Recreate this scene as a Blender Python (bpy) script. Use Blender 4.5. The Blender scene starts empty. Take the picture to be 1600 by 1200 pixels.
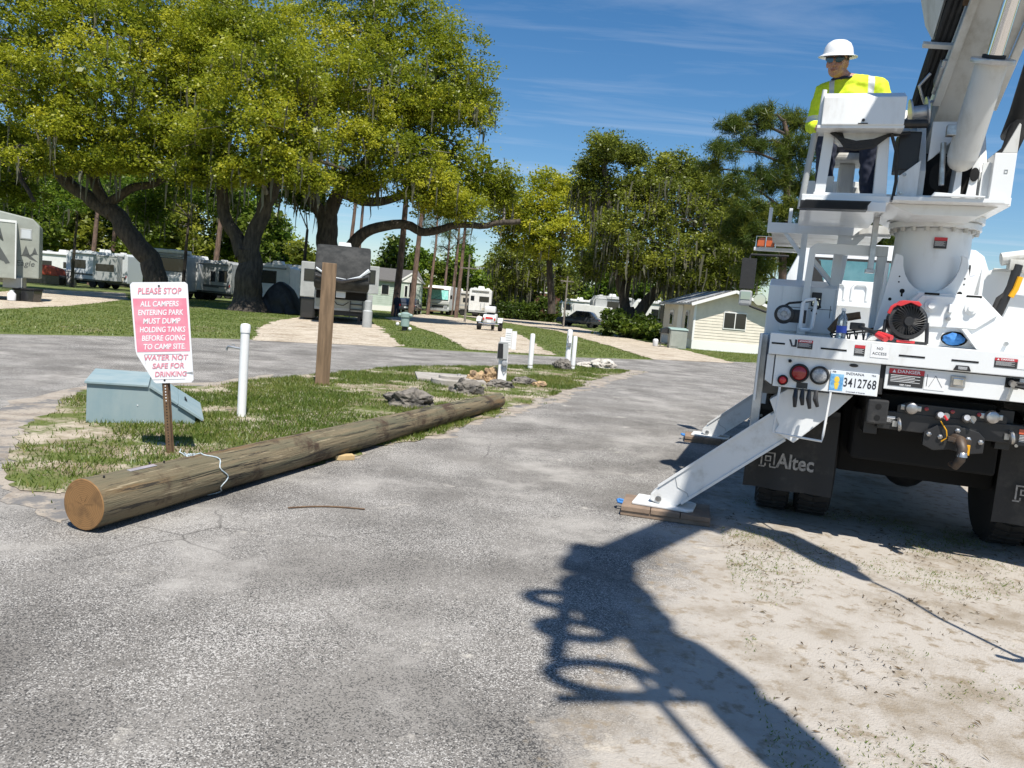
import bpy, bmesh, math, random
import numpy as np
from mathutils import Vector, Matrix, Euler, noise as mnoise
random.seed(7); RNG = np.random.default_rng(11)
SC = bpy.context.scene
COL = SC.collection
RAD = math.radians
# ------------------------------------------------------------------ camera
EYE = 1.55; FPX = 1200.0; PITCH = RAD(5.8); ROLL = RAD(4.75)
_f = np.array([0, math.cos(PITCH), -math.sin(PITCH)]); _u0 = np.array([0, math.sin(PITCH), math.cos(PITCH)])
_R = math.cos(ROLL)*np.array([1., 0, 0]) + math.sin(ROLL)*_u0
_U = -math.sin(ROLL)*np.array([1., 0, 0]) + math.cos(ROLL)*_u0
_C = np.array([0, 0, EYE])
cam = bpy.data.cameras.new('camera'); cam.sensor_width = 36; cam.lens = 36*FPX/1600
cam.clip_start = 0.05; cam.clip_end = 3000
camo = bpy.data.objects.new('camera', cam); COL.objects.link(camo)
camo.matrix_world = Matrix(((_R[0], _U[0], -_f[0], 0), (_R[1], _U[1], -_f[1], 0), (_R[2], _U[2], -_f[2], EYE), (0, 0, 0, 1)))
SC.camera = camo
# survey helpers: a sight line of the photograph turned into a place on the ground or at a known distance
def ray(x, y): return _f + ((x-800)/FPX)*_R - ((y-600)/FPX)*_U
def G(x, y, z=0.0):
    d = ray(x, y); q = _C + d*((z-EYE)/d[2]); return (q[0], q[1])
def DP(x, y, Y):
    d = ray(x, y); q = _C + d*(Y/d[1]); return (q[0], q[1], q[2])
# ------------------------------------------------------------------ sky, sun, exposure
SUN_EL = RAD(62.3); SUN_AZ = math.atan2(.147, -.505)      # clockwise from +Y
W = bpy.data.worlds.new('World'); SC.world = W; W.use_nodes = True
nt = W.node_tree; nt.nodes.clear()
def N(nt, t, **kw):
    n = nt.nodes.new(t)
    for k, v in kw.items():
        if k[0] == '_': n.inputs[k[1:].replace('_', ' ')].default_value = v
        else: setattr(n, k, v)
    return n
sky = N(nt, 'ShaderNodeTexSky', sky_type='NISHITA', sun_disc=False, sun_elevation=SUN_EL, sun_rotation=SUN_AZ, altitude=0, air_density=1.0, dust_density=0.35, ozone_density=2.6)
bg = N(nt, 'ShaderNodeBackground'); bg.inputs[1].default_value = 0.085
out = N(nt, 'ShaderNodeOutputWorld')
tc = N(nt, 'ShaderNodeTexCoord'); sep = N(nt, 'ShaderNodeSeparateXYZ'); nt.links.new(tc.outputs['Generated'], sep.inputs[0])
zc = N(nt, 'ShaderNodeMath', operation='MAXIMUM'); zc.inputs[1].default_value = 0.06; nt.links.new(sep.outputs[2], zc.inputs[0])
dx = N(nt, 'ShaderNodeMath', operation='DIVIDE'); dy = N(nt, 'ShaderNodeMath', operation='DIVIDE')
nt.links.new(sep.outputs[0], dx.inputs[0]); nt.links.new(zc.outputs[0], dx.inputs[1]); nt.links.new(sep.outputs[1], dy.inputs[0]); nt.links.new(zc.outputs[0], dy.inputs[1])
cmb = N(nt, 'ShaderNodeCombineXYZ'); nt.links.new(dx.outputs[0], cmb.inputs[0]); nt.links.new(dy.outputs[0], cmb.inputs[1])
mp = N(nt, 'ShaderNodeMapping'); mp.inputs['Rotation'].default_value = (0, 0, RAD(28)); mp.inputs['Scale'].default_value = (.35, 1.5, 1); nt.links.new(cmb.outputs[0], mp.inputs[0])
n1 = N(nt, 'ShaderNodeTexNoise'); n1.inputs['Scale'].default_value = 1.1; n1.inputs['Detail'].default_value = 9; n1.inputs['Roughness'].default_value = .62; n1.inputs['Distortion'].default_value = .5
nt.links.new(mp.outputs[0], n1.inputs['Vector'])
cr = N(nt, 'ShaderNodeMapRange'); cr.inputs[1].default_value = .50; cr.inputs[2].default_value = .85; cr.inputs[3].default_value = 0; cr.inputs[4].default_value = .38; nt.links.new(n1.outputs[0], cr.inputs[0])
hsv = N(nt, 'ShaderNodeHueSaturation'); hsv.inputs['Saturation'].default_value = 1.3; nt.links.new(sky.outputs[0], hsv.inputs['Color'])
mx = N(nt, 'ShaderNodeMix', data_type='RGBA'); mx.inputs['B'].default_value = (7.2, 7.6, 8.2, 1) if False else (6.5, 7.0, 7.8, 1)
nt.links.new(cr.outputs[0], mx.inputs['Factor']); nt.links.new(hsv.outputs[0], mx.inputs['A'])
nt.links.new(mx.outputs['Result'], bg.inputs[0]); nt.links.new(bg.outputs[0], out.inputs[0])
sl = bpy.data.lights.new('sun', 'SUN'); sl.energy = 4.9; sl.angle = RAD(.53); sl.color = (1, .955, .88)
so = bpy.data.objects.new('sun', sl); COL.objects.link(so)
so.rotation_euler = Vector((-.147, .505, -1)).to_track_quat('-Z', 'Y').to_euler(); so.location = (5, -15, 30)
SC.view_settings.view_transform = 'Standard'; SC.view_settings.look = 'None'; SC.view_settings.gamma = 1; SC.view_settings.use_curve_mapping = False
SC.view_settings.exposure = 0.52
SC.cycles.max_bounces = 6; SC.cycles.diffuse_bounces = 2; SC.cycles.glossy_bounces = 2; SC.cycles.transmission_bounces = 4
# ------------------------------------------------------------------ materials
MATS = {}
def mat(name, c, rough=.6, c2=None, scale=4, lo=.35, hi=.65, metal=0, bump=0, bscale=40, detail=5, stretch=None, coat=0, spec=.5, trans=0, emit=None):
    if name in MATS: return MATS[name]
    m = bpy.data.materials.new(name); m.use_nodes = True; t = m.node_tree; b = t.nodes['Principled BSDF']; MATS[name] = m
    b.inputs['Roughness'].default_value = rough; b.inputs['Metallic'].default_value = metal; b.inputs['Specular IOR Level'].default_value = spec
    b.inputs['Coat Weight'].default_value = coat
    if trans: b.inputs['Transmission Weight'].default_value = trans
    b.inputs['Base Color'].default_value = (*c, 1)
    if c2 or bump:
        co = N(t, 'ShaderNodeTexCoord'); mpn = N(t, 'ShaderNodeMapping'); t.links.new(co.outputs['Object'], mpn.inputs[0])
        if stretch: mpn.inputs['Scale'].default_value = stretch
    if c2:
        n = N(t, 'ShaderNodeTexNoise'); n.inputs['Scale'].default_value = scale; n.inputs['Detail'].default_value = detail; n.inputs['Roughness'].default_value = .65
        t.links.new(mpn.outputs[0], n.inputs['Vector'])
        r = N(t, 'ShaderNodeMapRange', interpolation_type='SMOOTHSTEP'); r.inputs[1].default_value = lo; r.inputs[2].default_value = hi; t.links.new(n.outputs[0], r.inputs[0])
        x = N(t, 'ShaderNodeMix', data_type='RGBA'); x.inputs['A'].default_value = (*c, 1); x.inputs['B'].default_value = (*c2, 1)
        t.links.new(r.outputs[0], x.inputs['Factor']); t.links.new(x.outputs['Result'], b.inputs['Base Color'])
    if bump:
        n = N(t, 'ShaderNodeTexNoise'); n.inputs['Scale'].default_value = bscale; n.inputs['Detail'].default_value = 6; t.links.new(mpn.outputs[0], n.inputs['Vector'])
        bn = N(t, 'ShaderNodeBump'); bn.inputs['Strength'].default_value = 1; bn.inputs['Distance'].default_value = bump; t.links.new(n.outputs[0], bn.inputs['Height']); t.links.new(bn.outputs[0], b.inputs['Normal'])
    return m
mat('truck_white', (.76, .77, .76), .34, (.52, .50, .46), 2.6, .50, .86, coat=.2, detail=11, stretch=(2.2, 2.2, .7))
mat('truck_white_worn', (.70, .70, .68), .5, (.50, .48, .43), 5, .5, .75, bump=.0012, bscale=60, detail=10)
mat('boom_grey', (.60, .60, .57), .5, (.38, .36, .31), 3, .42, .78, detail=11, stretch=(2, 2, .8))
mat('black_steel', (.018, .018, .019), .45, (.05, .047, .042), 8, .5, .8)
mat('black_rubber', (.022, .022, .022), .75, (.06, .056, .05), 6, .5, .8, bump=.002, bscale=50)
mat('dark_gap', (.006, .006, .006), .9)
mat('steel', (.55, .55, .54), .35, (.35, .33, .31), 12, metal=.85)
mat('chrome', (.8, .8, .8), .08, metal=1)
mat('red_lens', (.30, .012, .012), .15, coat=.6)
mat('red_lens_bright', (.55, .02, .02), .2, coat=.6)
mat('clear_lens', (.42, .43, .44), .2, (.25, .26, .27), 60, coat=.5)
mat('amber_lens', (.55, .11, .02), .2, coat=.5)
mat('red_plastic', (.55, .035, .04), .4)
mat('red_label', (.50, .03, .04), .5); mat('black_label', (.03, .03, .03), .5); mat('white_label', (.78, .78, .77), .5)
mat('orange_label', (.62, .12, .05), .5)
mat('ink_black', (.02, .022, .03), .5); mat('ink_white', (.8, .8, .8), .5); mat('ink_pink', (.66, .17, .24), .6, (.72, .32, .38), 30); mat('flap_print', (.42, .40, .37), .7, (.2, .19, .18), 30)
mat('sign_white', (.80, .80, .81), .45, (.74, .74, .76), 5); mat('sign_pink', (.72, .22, .30), .5, (.74, .30, .37), 6)
mat('plate_white', (.75, .78, .8), .4); mat('plate_blue', (.06, .25, .52), .4, (.25, .5, .7), 30); mat('plate_yellow', (.8, .55, .06), .4)
mat('window_dark', (.015, .018, .02), .06, coat=.3); mat('cab_glass', (.10, .24, .27), .05, (.16, .33, .36), 3, coat=.6)
mat('sunshade', (.18, .55, .50), .35, (.4, .75, .7), 6)
mat('mirror_glass', (.5, .55, .58), .04, metal=1)
mat('aluminium', (.6, .61, .62), .35, (.42, .43, .44), 6, metal=.6)
mat('blue_cloth', (.03, .15, .42), .8, (.05, .22, .55), 8)
mat('bottle_plastic', (.65, .72, .76), .08, trans=.85); mat('bottle_label', (.04, .09, .45), .4)
mat('yellow_plastic', (.78, .38, .01), .4)
mat('timber', (.235, .155, .09), .8, (.135, .088, .05), 3, bump=.003, bscale=18, stretch=(6, 6, .5), detail=9)
mat('pad_wood', (.27, .19, .13), .8, (.17, .12, .085), 5, bump=.003, bscale=25, detail=9)
mat('block_wood', (.55, .40, .20), .8, (.42, .29, .14), 8)
mat('pvc_white', (.78, .78, .77), .4, (.66, .65, .62), 4, .55, .8)
mat('galvanised', (.45, .46, .47), .4, (.33, .34, .35), 20, metal=.7)
mat('hook_steel', (.03, .027, .025), .55, (.08, .05, .03), 12); mat('rust_post', (.10, .055, .03), .8, (.16, .10, .05), 12, bump=.0015, bscale=60)
mat('blue_box', (.205, .29, .315), .8, (.265, .335, .345), 3, detail=9, bump=.0008, bscale=70, stretch=(1, 1, .3))
mat('concrete', (.40, .37, .33), .85, (.30, .275, .24), 5, bump=.004, bscale=40)
mat('rock_grey', (.19, .17, .145), .9, (.045, .042, .037), 7, .42, .62, bump=.02, bscale=18, detail=10)
mat('rock_tan', (.42, .29, .16), .9, (.16, .11, .07), 7, .4, .65, bump=.02, bscale=15, detail=9)
mat('rock_pale', (.55, .52, .46), .9, (.33, .30, .26), 6, bump=.015, bscale=18)
mat('rope', (.36, .46, .52), .8, (.60, .64, .65), 60)
mat('bark', (.085, .068, .052), .9, (.032, .026, .021), 3, .35, .65, bump=.06, bscale=5, stretch=(2.2, 2.2, .55), detail=9)
mat('pine_bark', (.21, .135, .10), .9, (.10, .066, .05), 3, bump=.03, bscale=8, stretch=(2, 2, .6))
mat('twig', (.24, .215, .185), .9, (.13, .115, .10), 3)
mat('rv_white', (.74, .74, .72), .35, (.66, .66, .64), 2); mat('rv_grey', (.40, .41, .40), .4, (.34, .35, .34), 2); mat('rv_beige', (.50, .47, .40), .5); mat('rv_black', (.02, .02, .021), .25, coat=.4)
mat('rv_olive', (.33, .345, .30), .45, (.28, .29, .25), 1.5); mat('graphic_dark', (.09, .095, .09), .4); mat('cap_dark', (.022, .023, .023), .75, (.05, .05, .048), 2, spec=.25); mat('graphic_silver', (.55, .58, .60), .35)
mat('tyre', (.02, .02, .02), .85); mat('tarp_black', (.014, .014, .015), .6, (.028, .028, .029), 3, spec=.3)
mat('red_tarp', (.42, .07, .03), .7, (.3, .045, .02), 4); mat('siding_white', (.72, .655, .54), .6, (.64, .585, .48), 2); mat('siding_green', (.48, .55, .48), .6, (.42, .49, .42), 2)
mat('trim_white', (.78, .77, .73), .5); mat('shingle', (.13, .125, .12), .9, (.075, .072, .07), 30); mat('roof_metal', (.42, .43, .43), .5, (.33, .34, .34), 3)
mat('brown_board', (.16, .06, .04), .75, (.10, .04, .028), 5); mat('car_dark', (.045, .048, .055), .2, coat=.6); mat('tank_white', (.7, .7, .7), .4); mat('cap_green', (.25, .34, .31), .6)
mat('skin', (.50, .27, .19), .5, (.42, .20, .14), 25); mat('hivis', (.66, .80, .02), .75, (.52, .66, .015), 9); mat('navy', (.016, .02, .04), .85, (.03, .035, .06), 9)
mat('reflective', (.55, .57, .56), .3); mat('hat_white', (.80, .80, .79), .3, coat=.3); mat('hair', (.05, .03, .018), .8); mat('lens_blue', (.01, .06, .14), .03, coat=1, metal=.5); mat('navy_shirt', (.02, .025, .05), .85); mat('lip', (.35, .13, .11), .5)
mat('green_leafy', (.05, .09, .02), .8)
def leafmat(name, c_dark, c_mid, c_lite, tr=.38):
    m = bpy.data.materials.new(name); m.use_nodes = True; t = m.node_tree; t.nodes.clear(); MATS[name] = m
    o = N(t, 'ShaderNodeOutputMaterial'); a = N(t, 'ShaderNodeAttribute', attribute_name='tone')
    r = N(t, 'ShaderNodeValToRGB'); e = r.color_ramp.elements; e[0].color = (*c_dark, 1); e[1].color = (*c_lite, 1); k = e.new(.5); k.color = (*c_mid, 1)
    t.links.new(a.outputs['Fac'], r.inputs[0])
    d = N(t, 'ShaderNodeBsdfDiffuse'); tl = N(t, 'ShaderNodeBsdfTranslucent'); g = N(t, 'ShaderNodeBsdfGlossy'); g.inputs['Roughness'].default_value = .4
    ms = N(t, 'ShaderNodeMixShader'); ms.inputs[0].default_value = tr; m2 = N(t, 'ShaderNodeMixShader'); m2.inputs[0].default_value = .02
    t.links.new(r.outputs[0], d.inputs[0]); t.links.new(r.outputs[0], tl.inputs[0]); t.links.new(d.outputs[0], ms.inputs[1]); t.links.new(tl.outputs[0], ms.inputs[2])
    t.links.new(ms.outputs[0], m2.inputs[1]); t.links.new(g.outputs[0], m2.inputs[2]); t.links.new(m2.outputs[0], o.inputs[0])
leafmat('oak_leaf', (.08, .115, .010), (.26, .30, .02), (.52, .50, .04), .5)
leafmat('oak_leaf_green', (.05, .10, .014), (.13, .21, .02), (.26, .33, .03), .45)
leafmat('oak_leaf_olive', (.085, .11, .018), (.195, .23, .03), (.36, .37, .045), .48)
leafmat('wood_leaf', (.04, .07, .012), (.10, .15, .018), (.20, .25, .03), .45)
leafmat('pine_needle', (.03, .06, .013), (.09, .13, .02), (.21, .22, .03), .4)
leafmat('moss', (.10, .10, .07), (.17, .165, .115), (.25, .235, .17), .4)
leafmat('grass_blade', (.055, .10, .014), (.125, .185, .028), (.30, .28, .09), .42)
leafmat('litter_leaf', (.07, .05, .03), (.16, .115, .07), (.05, .06, .03), .1)
# ------------------------------------------------------------------ mesh builder
def sp(v, f=1): return v
class MB:
    def __init__(s): s.v = []; s.f = []; s.mi = []; s.k = 0
    def add(s, vs, fs):
        o = len(s.v); s.v += [tuple(map(float, q)) for q in vs]; s.f += [tuple(i+o for i in f) for f in fs]; s.mi += [s.k]*len(fs); return s
    def box(s, x0, x1, y0, y1, z0, z1):
        return s.add([(x0,y0,z0),(x1,y0,z0),(x1,y1,z0),(x0,y1,z0),(x0,y0,z1),(x1,y0,z1),(x1,y1,z1),(x0,y1,z1)], [(0,3,2,1),(4,5,6,7),(0,1,5,4),(1,2,6,5),(2,3,7,6),(3,0,4,7)])
    def obox(s, c, size, M):
        hx, hy, hz = size[0]/2, size[1]/2, size[2]/2
        vs = [Vector(c) + M @ Vector((a*hx, b*hy, d*hz)) for d in (-1, 1) for a, b in ((-1,-1),(1,-1),(1,1),(-1,1))]
        return s.add(vs, [(0,3,2,1),(4,5,6,7),(0,1,5,4),(1,2,6,5),(2,3,7,6),(3,0,4,7)])
    def beam(s, a, b, w, h, up=(0, 0, 1)):       # box from a to b; w sideways, h along up
        a, b = Vector(a), Vector(b); y = (b-a); L = y.length; y.normalize(); x = y.cross(Vector(up)).normalized(); z = x.cross(y)
        return s.obox((a+b)/2, (w, L, h), Matrix((x, y, z)).transposed())
    def prism(s, pts, axis, a, b):               # pts in the plane across `axis`; x:(y,z) y:(x,z) z:(x,y)
        n = len(pts)
        mk = {'x': lambda p, q: (q, p[0], p[1]), 'y': lambda p, q: (p[0], q, p[1]), 'z': lambda p, q: (p[0], p[1], q)}[axis]
        vs = [mk(p, a) for p in pts] + [mk(p, b) for p in pts]
        return s.add(vs, [tuple(range(n-1, -1, -1)), tuple(range(n, 2*n))] + [(i, (i+1) % n, n+(i+1) % n, n+i) for i in range(n)])
    def tube(s, path, r, n=10, cap=True):
        P = [Vector(p) for p in path]; m = len(P); rs = r if isinstance(r, (list, tuple)) else [r]*m
        vs = []; ref = None
        for i, p in enumerate(P):
            t = (P[min(i+1, m-1)] - P[max(i-1, 0)])
            t = t.normalized() if t.length > 1e-9 else Vector((0, 0, 1))
            if ref is None: ref = t.orthogonal().normalized()
            ref = (ref - t*ref.dot(t)); ref = ref.normalized() if ref.length > 1e-6 else t.orthogonal().normalized()
            bn = t.cross(ref)
            for k in range(n):
                a = 2*math.pi*k/n; vs.append(p + (ref*math.cos(a) + bn*math.sin(a))*rs[i])
        fs = [(i*n+k, i*n+(k+1) % n, (i+1)*n+(k+1) % n, (i+1)*n+k) for i in range(m-1) for k in range(n)]
        if cap: fs += [tuple(range(n-1, -1, -1)), tuple(range((m-1)*n, m*n))]
        return s.add(vs, fs)
    def cyl(s, a, b, r, n=16, r2=None): return s.tube([a, b], [r, r if r2 is None else r2], n)
    def lathe(s, prof, n=16, o=(0, 0, 0), M=None):
        vs = []
        for (r, z) in prof:
            for k in range(n):
                a = 2*math.pi*k/n; q = Vector((r*math.cos(a), r*math.sin(a), z))
                if M: q = M @ q
                vs.append(q + Vector(o))
        m = len(prof); fs = [(i*n+k, i*n+(k+1) % n, (i+1)*n+(k+1) % n, (i+1)*n+k) for i in range(m-1) for k in range(n)]
        fs += [tuple(range(n-1, -1, -1)), tuple(range((m-1)*n, m*n))]
        return s.add(vs, fs)
    def sphere(s, c, r, n=12, m=8, sc=(1, 1, 1)):
        vs = []
        for i in range(1, m):
            for k in range(n):
                a = math.pi*i/m; b = 2*math.pi*k/n
                vs.append((c[0]+r*sc[0]*math.sin(a)*math.cos(b), c[1]+r*sc[1]*math.sin(a)*math.sin(b), c[2]+r*sc[2]*math.cos(a)))
        vs += [(c[0], c[1], c[2]+r*sc[2]), (c[0], c[1], c[2]-r*sc[2])]; t = len(vs)-2
        fs = [(i*n+k, (i+1)*n+k, (i+1)*n+(k+1) % n, i*n+(k+1) % n) for i in range(m-2) for k in range(n)]
        fs += [(t, k, (k+1) % n) for k in range(n)] + [(t+1, (m-2)*n+(k+1) % n, (m-2)*n+k) for k in range(n)]
        return s.add(vs, fs)
    def build(s, name, m, parent=None, bevel=0, smooth=False, seg=2):
        me = bpy.data.meshes.new(name); me.from_pydata(s.v, [], s.f)
        ms = m if isinstance(m, (list, tuple)) else [m]
        for q in ms: me.materials.append(MATS[q])
        if len(ms) > 1: me.polygons.foreach_set('material_index', s.mi)
        bm = bmesh.new(); bm.from_mesh(me); bmesh.ops.recalc_face_normals(bm, faces=bm.faces)
        if bevel:
            es = [e for e in bm.edges if len(e.link_faces) == 2 and e.calc_face_angle(0) > .5]
            bmesh.ops.bevel(bm, geom=es, offset=bevel, segments=seg, profile=.6, affect='EDGES', clamp_overlap=True)
        bm.to_mesh(me); bm.free()
        if smooth:
            me.polygons.foreach_set('use_smooth', [True]*len(me.polygons)); me.set_sharp_from_angle(angle=RAD(40))
        o = bpy.data.objects.new(name, me); COL.objects.link(o)
        if parent: o.parent = parent
        return o
def tag(o, label=None, cat=None, group=None, kind=None):
    if label: o['label'] = label
    if cat: o['category'] = cat
    if group: o['group'] = group
    if kind: o['kind'] = kind
    return o
def thing(name, label, cat, loc=(0, 0, 0), rz=0, group=None, rot=None):
    o = bpy.data.objects.new(name, None); COL.objects.link(o); o.location = loc; o.rotation_euler = rot if rot else (0, 0, rz)
    o.empty_display_size = .3
    return tag(o, label, cat, group)
def text(s, size, parent, loc, m, name='lettering', rot=(math.pi/2, 0, 0), shear=0, bold=0, ax='CENTER', sx=1, ext=.001, space=1):
    c = bpy.data.curves.new('txt', 'FONT'); c.body = s; c.size = size; c.align_x = ax; c.align_y = 'CENTER'; c.shear = shear; c.offset = bold; c.extrude = ext; c.space_character = space; c.resolution_u = 3
    o = bpy.data.objects.new('txt', c); COL.objects.link(o)
    dg = bpy.context.evaluated_depsgraph_get(); me = bpy.data.meshes.new_from_object(o.evaluated_get(dg)); bpy.data.objects.remove(o); bpy.data.curves.remove(c)
    me.materials.clear(); me.materials.append(MATS[m])
    q = bpy.data.objects.new(name, me); COL.objects.link(q); q.parent = parent; q.location = loc; q.rotation_euler = rot; q.scale = (sx, 1, 1)
    return q
def npmesh(name, V, F, m, parent=None, tone=None, smooth=False):
    """V (n,3) float array, F (k,3|4) int array"""
    me = bpy.data.meshes.new(name); n = len(V); k, w = F.shape
    me.vertices.add(n); me.vertices.foreach_set('co', V.astype(np.float32).ravel())
    me.loops.add(k*w); me.loops.foreach_set('vertex_index', F.astype(np.int32).ravel())
    me.polygons.add(k); me.polygons.foreach_set('loop_start', np.arange(0, k*w, w, dtype=np.int32)); me.polygons.foreach_set('loop_total', np.full(k, w, dtype=np.int32))
    if tone is not None:
        at = me.attributes.new('tone', 'FLOAT', 'POINT'); at.data.foreach_set('value', tone.astype(np.float32))
    me.update(calc_edges=True); me.validate()
    me.materials.append(MATS[m])
    o = bpy.data.objects.new(name, me); COL.objects.link(o)
    if parent: o.parent = parent
    return o
def vnoise(x, y, seed=0):
    r = np.random.default_rng(seed).random((64, 64)); xi = np.floor(x).astype(int); yi = np.floor(y).astype(int); fx = x-xi; fy = y-yi; fx = fx*fx*(3-2*fx); fy = fy*fy*(3-2*fy)
    g = lambda a, b: r[a % 64, b % 64]
    return (g(xi, yi)*(1-fx)+g(xi+1, yi)*fx)*(1-fy)+(g(xi, yi+1)*(1-fx)+g(xi+1, yi+1)*fx)*fy
def fbm(x, y, seed=0): return .5*vnoise(x, y, seed)+.3*vnoise(2.1*x+7, 2.1*y+3, seed+1)+.2*vnoise(4.3*x+1, 4.3*y+9, seed+2)
# ------------------------------------------------------------------ ground, road, island, drives
def groundmat(name, layers, bump=.006, bscale=60, rough=.95, edge=None, coarse=0):
    """layers: list of (colour, noise scale, lo, hi[, stretch]) mixed one over another"""
    m = bpy.data.materials.new(name); m.use_nodes = True; t = m.node_tree; b = t.nodes['Principled BSDF']; MATS[name] = m
    b.inputs['Roughness'].default_value = rough; b.inputs['Specular IOR Level'].default_value = .25
    co = N(t, 'ShaderNodeTexCoord'); prev = None
    for i, L in enumerate(layers):
        col, sc, lo, hi = L[:4]
        if prev is None:
            q = N(t, 'ShaderNodeRGB'); q.outputs[0].default_value = (*col, 1); prev = q.outputs[0]; continue
        mpn = N(t, 'ShaderNodeMapping'); mpn.inputs['Location'].default_value = (i*13.1, i*7.7, 0); t.links.new(co.outputs['Object'], mpn.inputs[0])
        if len(L) > 4: mpn.inputs['Scale'].default_value = L[4]; mpn.inputs['Rotation'].default_value = (0, 0, L[5])
        if sc < 0:                                # separate stones: one random value per cell, broken up by a finer noise
            n = N(t, 'ShaderNodeTexVoronoi'); n.inputs['Scale'].default_value = -sc; t.links.new(mpn.outputs[0], n.inputs['Vector']); s3 = N(t, 'ShaderNodeSeparateColor'); t.links.new(n.outputs['Color'], s3.inputs[0])
            n2 = N(t, 'ShaderNodeTexNoise'); n2.inputs['Scale'].default_value = 1.3; n2.inputs['Detail'].default_value = 5; t.links.new(mpn.outputs[0], n2.inputs['Vector'])
            ma = N(t, 'ShaderNodeMath', operation='MULTIPLY_ADD'); ma.inputs[1].default_value = .55; t.links.new(n2.outputs[0], ma.inputs[0]); mb = N(t, 'ShaderNodeMath', operation='MULTIPLY'); mb.inputs[1].default_value = .48; t.links.new(s3.outputs[0], mb.inputs[0]); t.links.new(mb.outputs[0], ma.inputs[2]); src = ma.outputs[0]
        else:
            n = N(t, 'ShaderNodeTexNoise'); n.inputs['Scale'].default_value = sc; n.inputs['Detail'].default_value = 8; n.inputs['Roughness'].default_value = .68; t.links.new(mpn.outputs[0], n.inputs['Vector'])
            src = n.outputs[0]
        if edge and i >= edge[0]:                 # a soft border along a line: signed distance + noise
            sx = N(t, 'ShaderNodeSeparateXYZ'); t.links.new(co.outputs['Object'], sx.inputs[0])
            a = N(t, 'ShaderNodeMath', operation='MULTIPLY'); a.inputs[1].default_value = edge[1]; t.links.new(sx.outputs[0], a.inputs[0])
            c = N(t, 'ShaderNodeMath', operation='MULTIPLY_ADD'); c.inputs[1].default_value = edge[2]; t.links.new(sx.outputs[1], c.inputs[0]); t.links.new(a.outputs[0], c.inputs[2])
            d = N(t, 'ShaderNodeMath', operation='ADD'); d.inputs[1].default_value = edge[3]; t.links.new(c.outputs[0], d.inputs[0])
            e2 = N(t, 'ShaderNodeClamp'); e2.inputs[1].default_value = -.45; e2.inputs[2].default_value = .55 if i == edge[0] else .0; t.links.new(d.outputs[0], e2.inputs[0])
            f = N(t, 'ShaderNodeMath', operation='ADD'); t.links.new(e2.outputs[0], f.inputs[0]); t.links.new(src, f.inputs[1]); src = f.outputs[0]
        r = N(t, 'ShaderNodeMapRange', interpolation_type='SMOOTHSTEP'); r.inputs[1].default_value = lo; r.inputs[2].default_value = hi; t.links.new(src, r.inputs[0])
        x = N(t, 'ShaderNodeMix', data_type='RGBA'); x.inputs['B'].default_value = (*col, 1); t.links.new(prev, x.inputs['A']); t.links.new(r.outputs[0], x.inputs['Factor']); prev = x.outputs['Result']
    t.links.new(prev, b.inputs['Base Color'])
    n = N(t, 'ShaderNodeTexNoise'); n.inputs['Scale'].default_value = bscale; n.inputs['Detail'].default_value = 6; t.links.new(co.outputs['Object'], n.inputs['Vector'])
    bn = N(t, 'ShaderNodeBump'); bn.inputs['Distance'].default_value = bump; t.links.new(n.outputs[0], bn.inputs['Height']); t.links.new(bn.outputs[0], b.inputs['Normal'])
    return m
groundmat('mat_ground', [((.10, .125, .035), 0, 0, 0), ((.14, .165, .05), 1.5, .4, .6), ((.26, .21, .14), .35, .56, .72), ((.05, .075, .02), 8, .5, .7)], bump=.03, bscale=25)
groundmat('mat_asphalt', [((.155, .144, .130), 0, 0, 0), ((.22, .206, .186), .45, .35, .65), ((.06, .058, .055), -190, .56, .68), ((.45, .43, .40), -200, .61, .74),
    ((.36, .34, .31), .9, .48, .74), ((.27, .20, .13), .55, .69, .88, (1, 4.5, 1), .35), ((.45, .42, .37), 2.6, .60, .74),
    ((.39, .355, .31), 3.2, .40, .82), ((.235, .195, .145), 1.4, .46, .70), ((.24, .195, .14), 9, .50, .66), ((.46, .41, .34), 4, .58, .72), ((.10, .08, .06), 42, .66, .74)], bump=.007, bscale=110, edge=(7, .943*.75, -.334*.75, (-1.39*.943+5.9*.334)*.75-.02))
groundmat('mat_island', [((.24, .195, .13), 0, 0, 0), ((.43, .37, .29), 1.3, .42, .60), ((.10, .125, .03), 1.7, .44, .58), ((.13, .095, .06), 14, .58, .72)], bump=.02, bscale=30)
groundmat('mat_shell', [((.44, .37, .28), 0, 0, 0), ((.52, .455, .36), 2.5, .4, .65), ((.22, .16, .10), 25, .56, .68), ((.28, .22, .15), .8, .48, .70), ((.60, .54, .45), -60, .62, .70), ((.14, .10, .065), -38, .66, .70)], bump=.015, bscale=45)
groundmat('mat_shoulder', [((.36, .315, .26), 0, 0, 0), ((.22, .185, .15), 3, .42, .66), ((.16, .155, .15), 1.6, .52, .62), ((.15, .145, .14), 40, .55, .65)], bump=.008, bscale=60)
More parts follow.
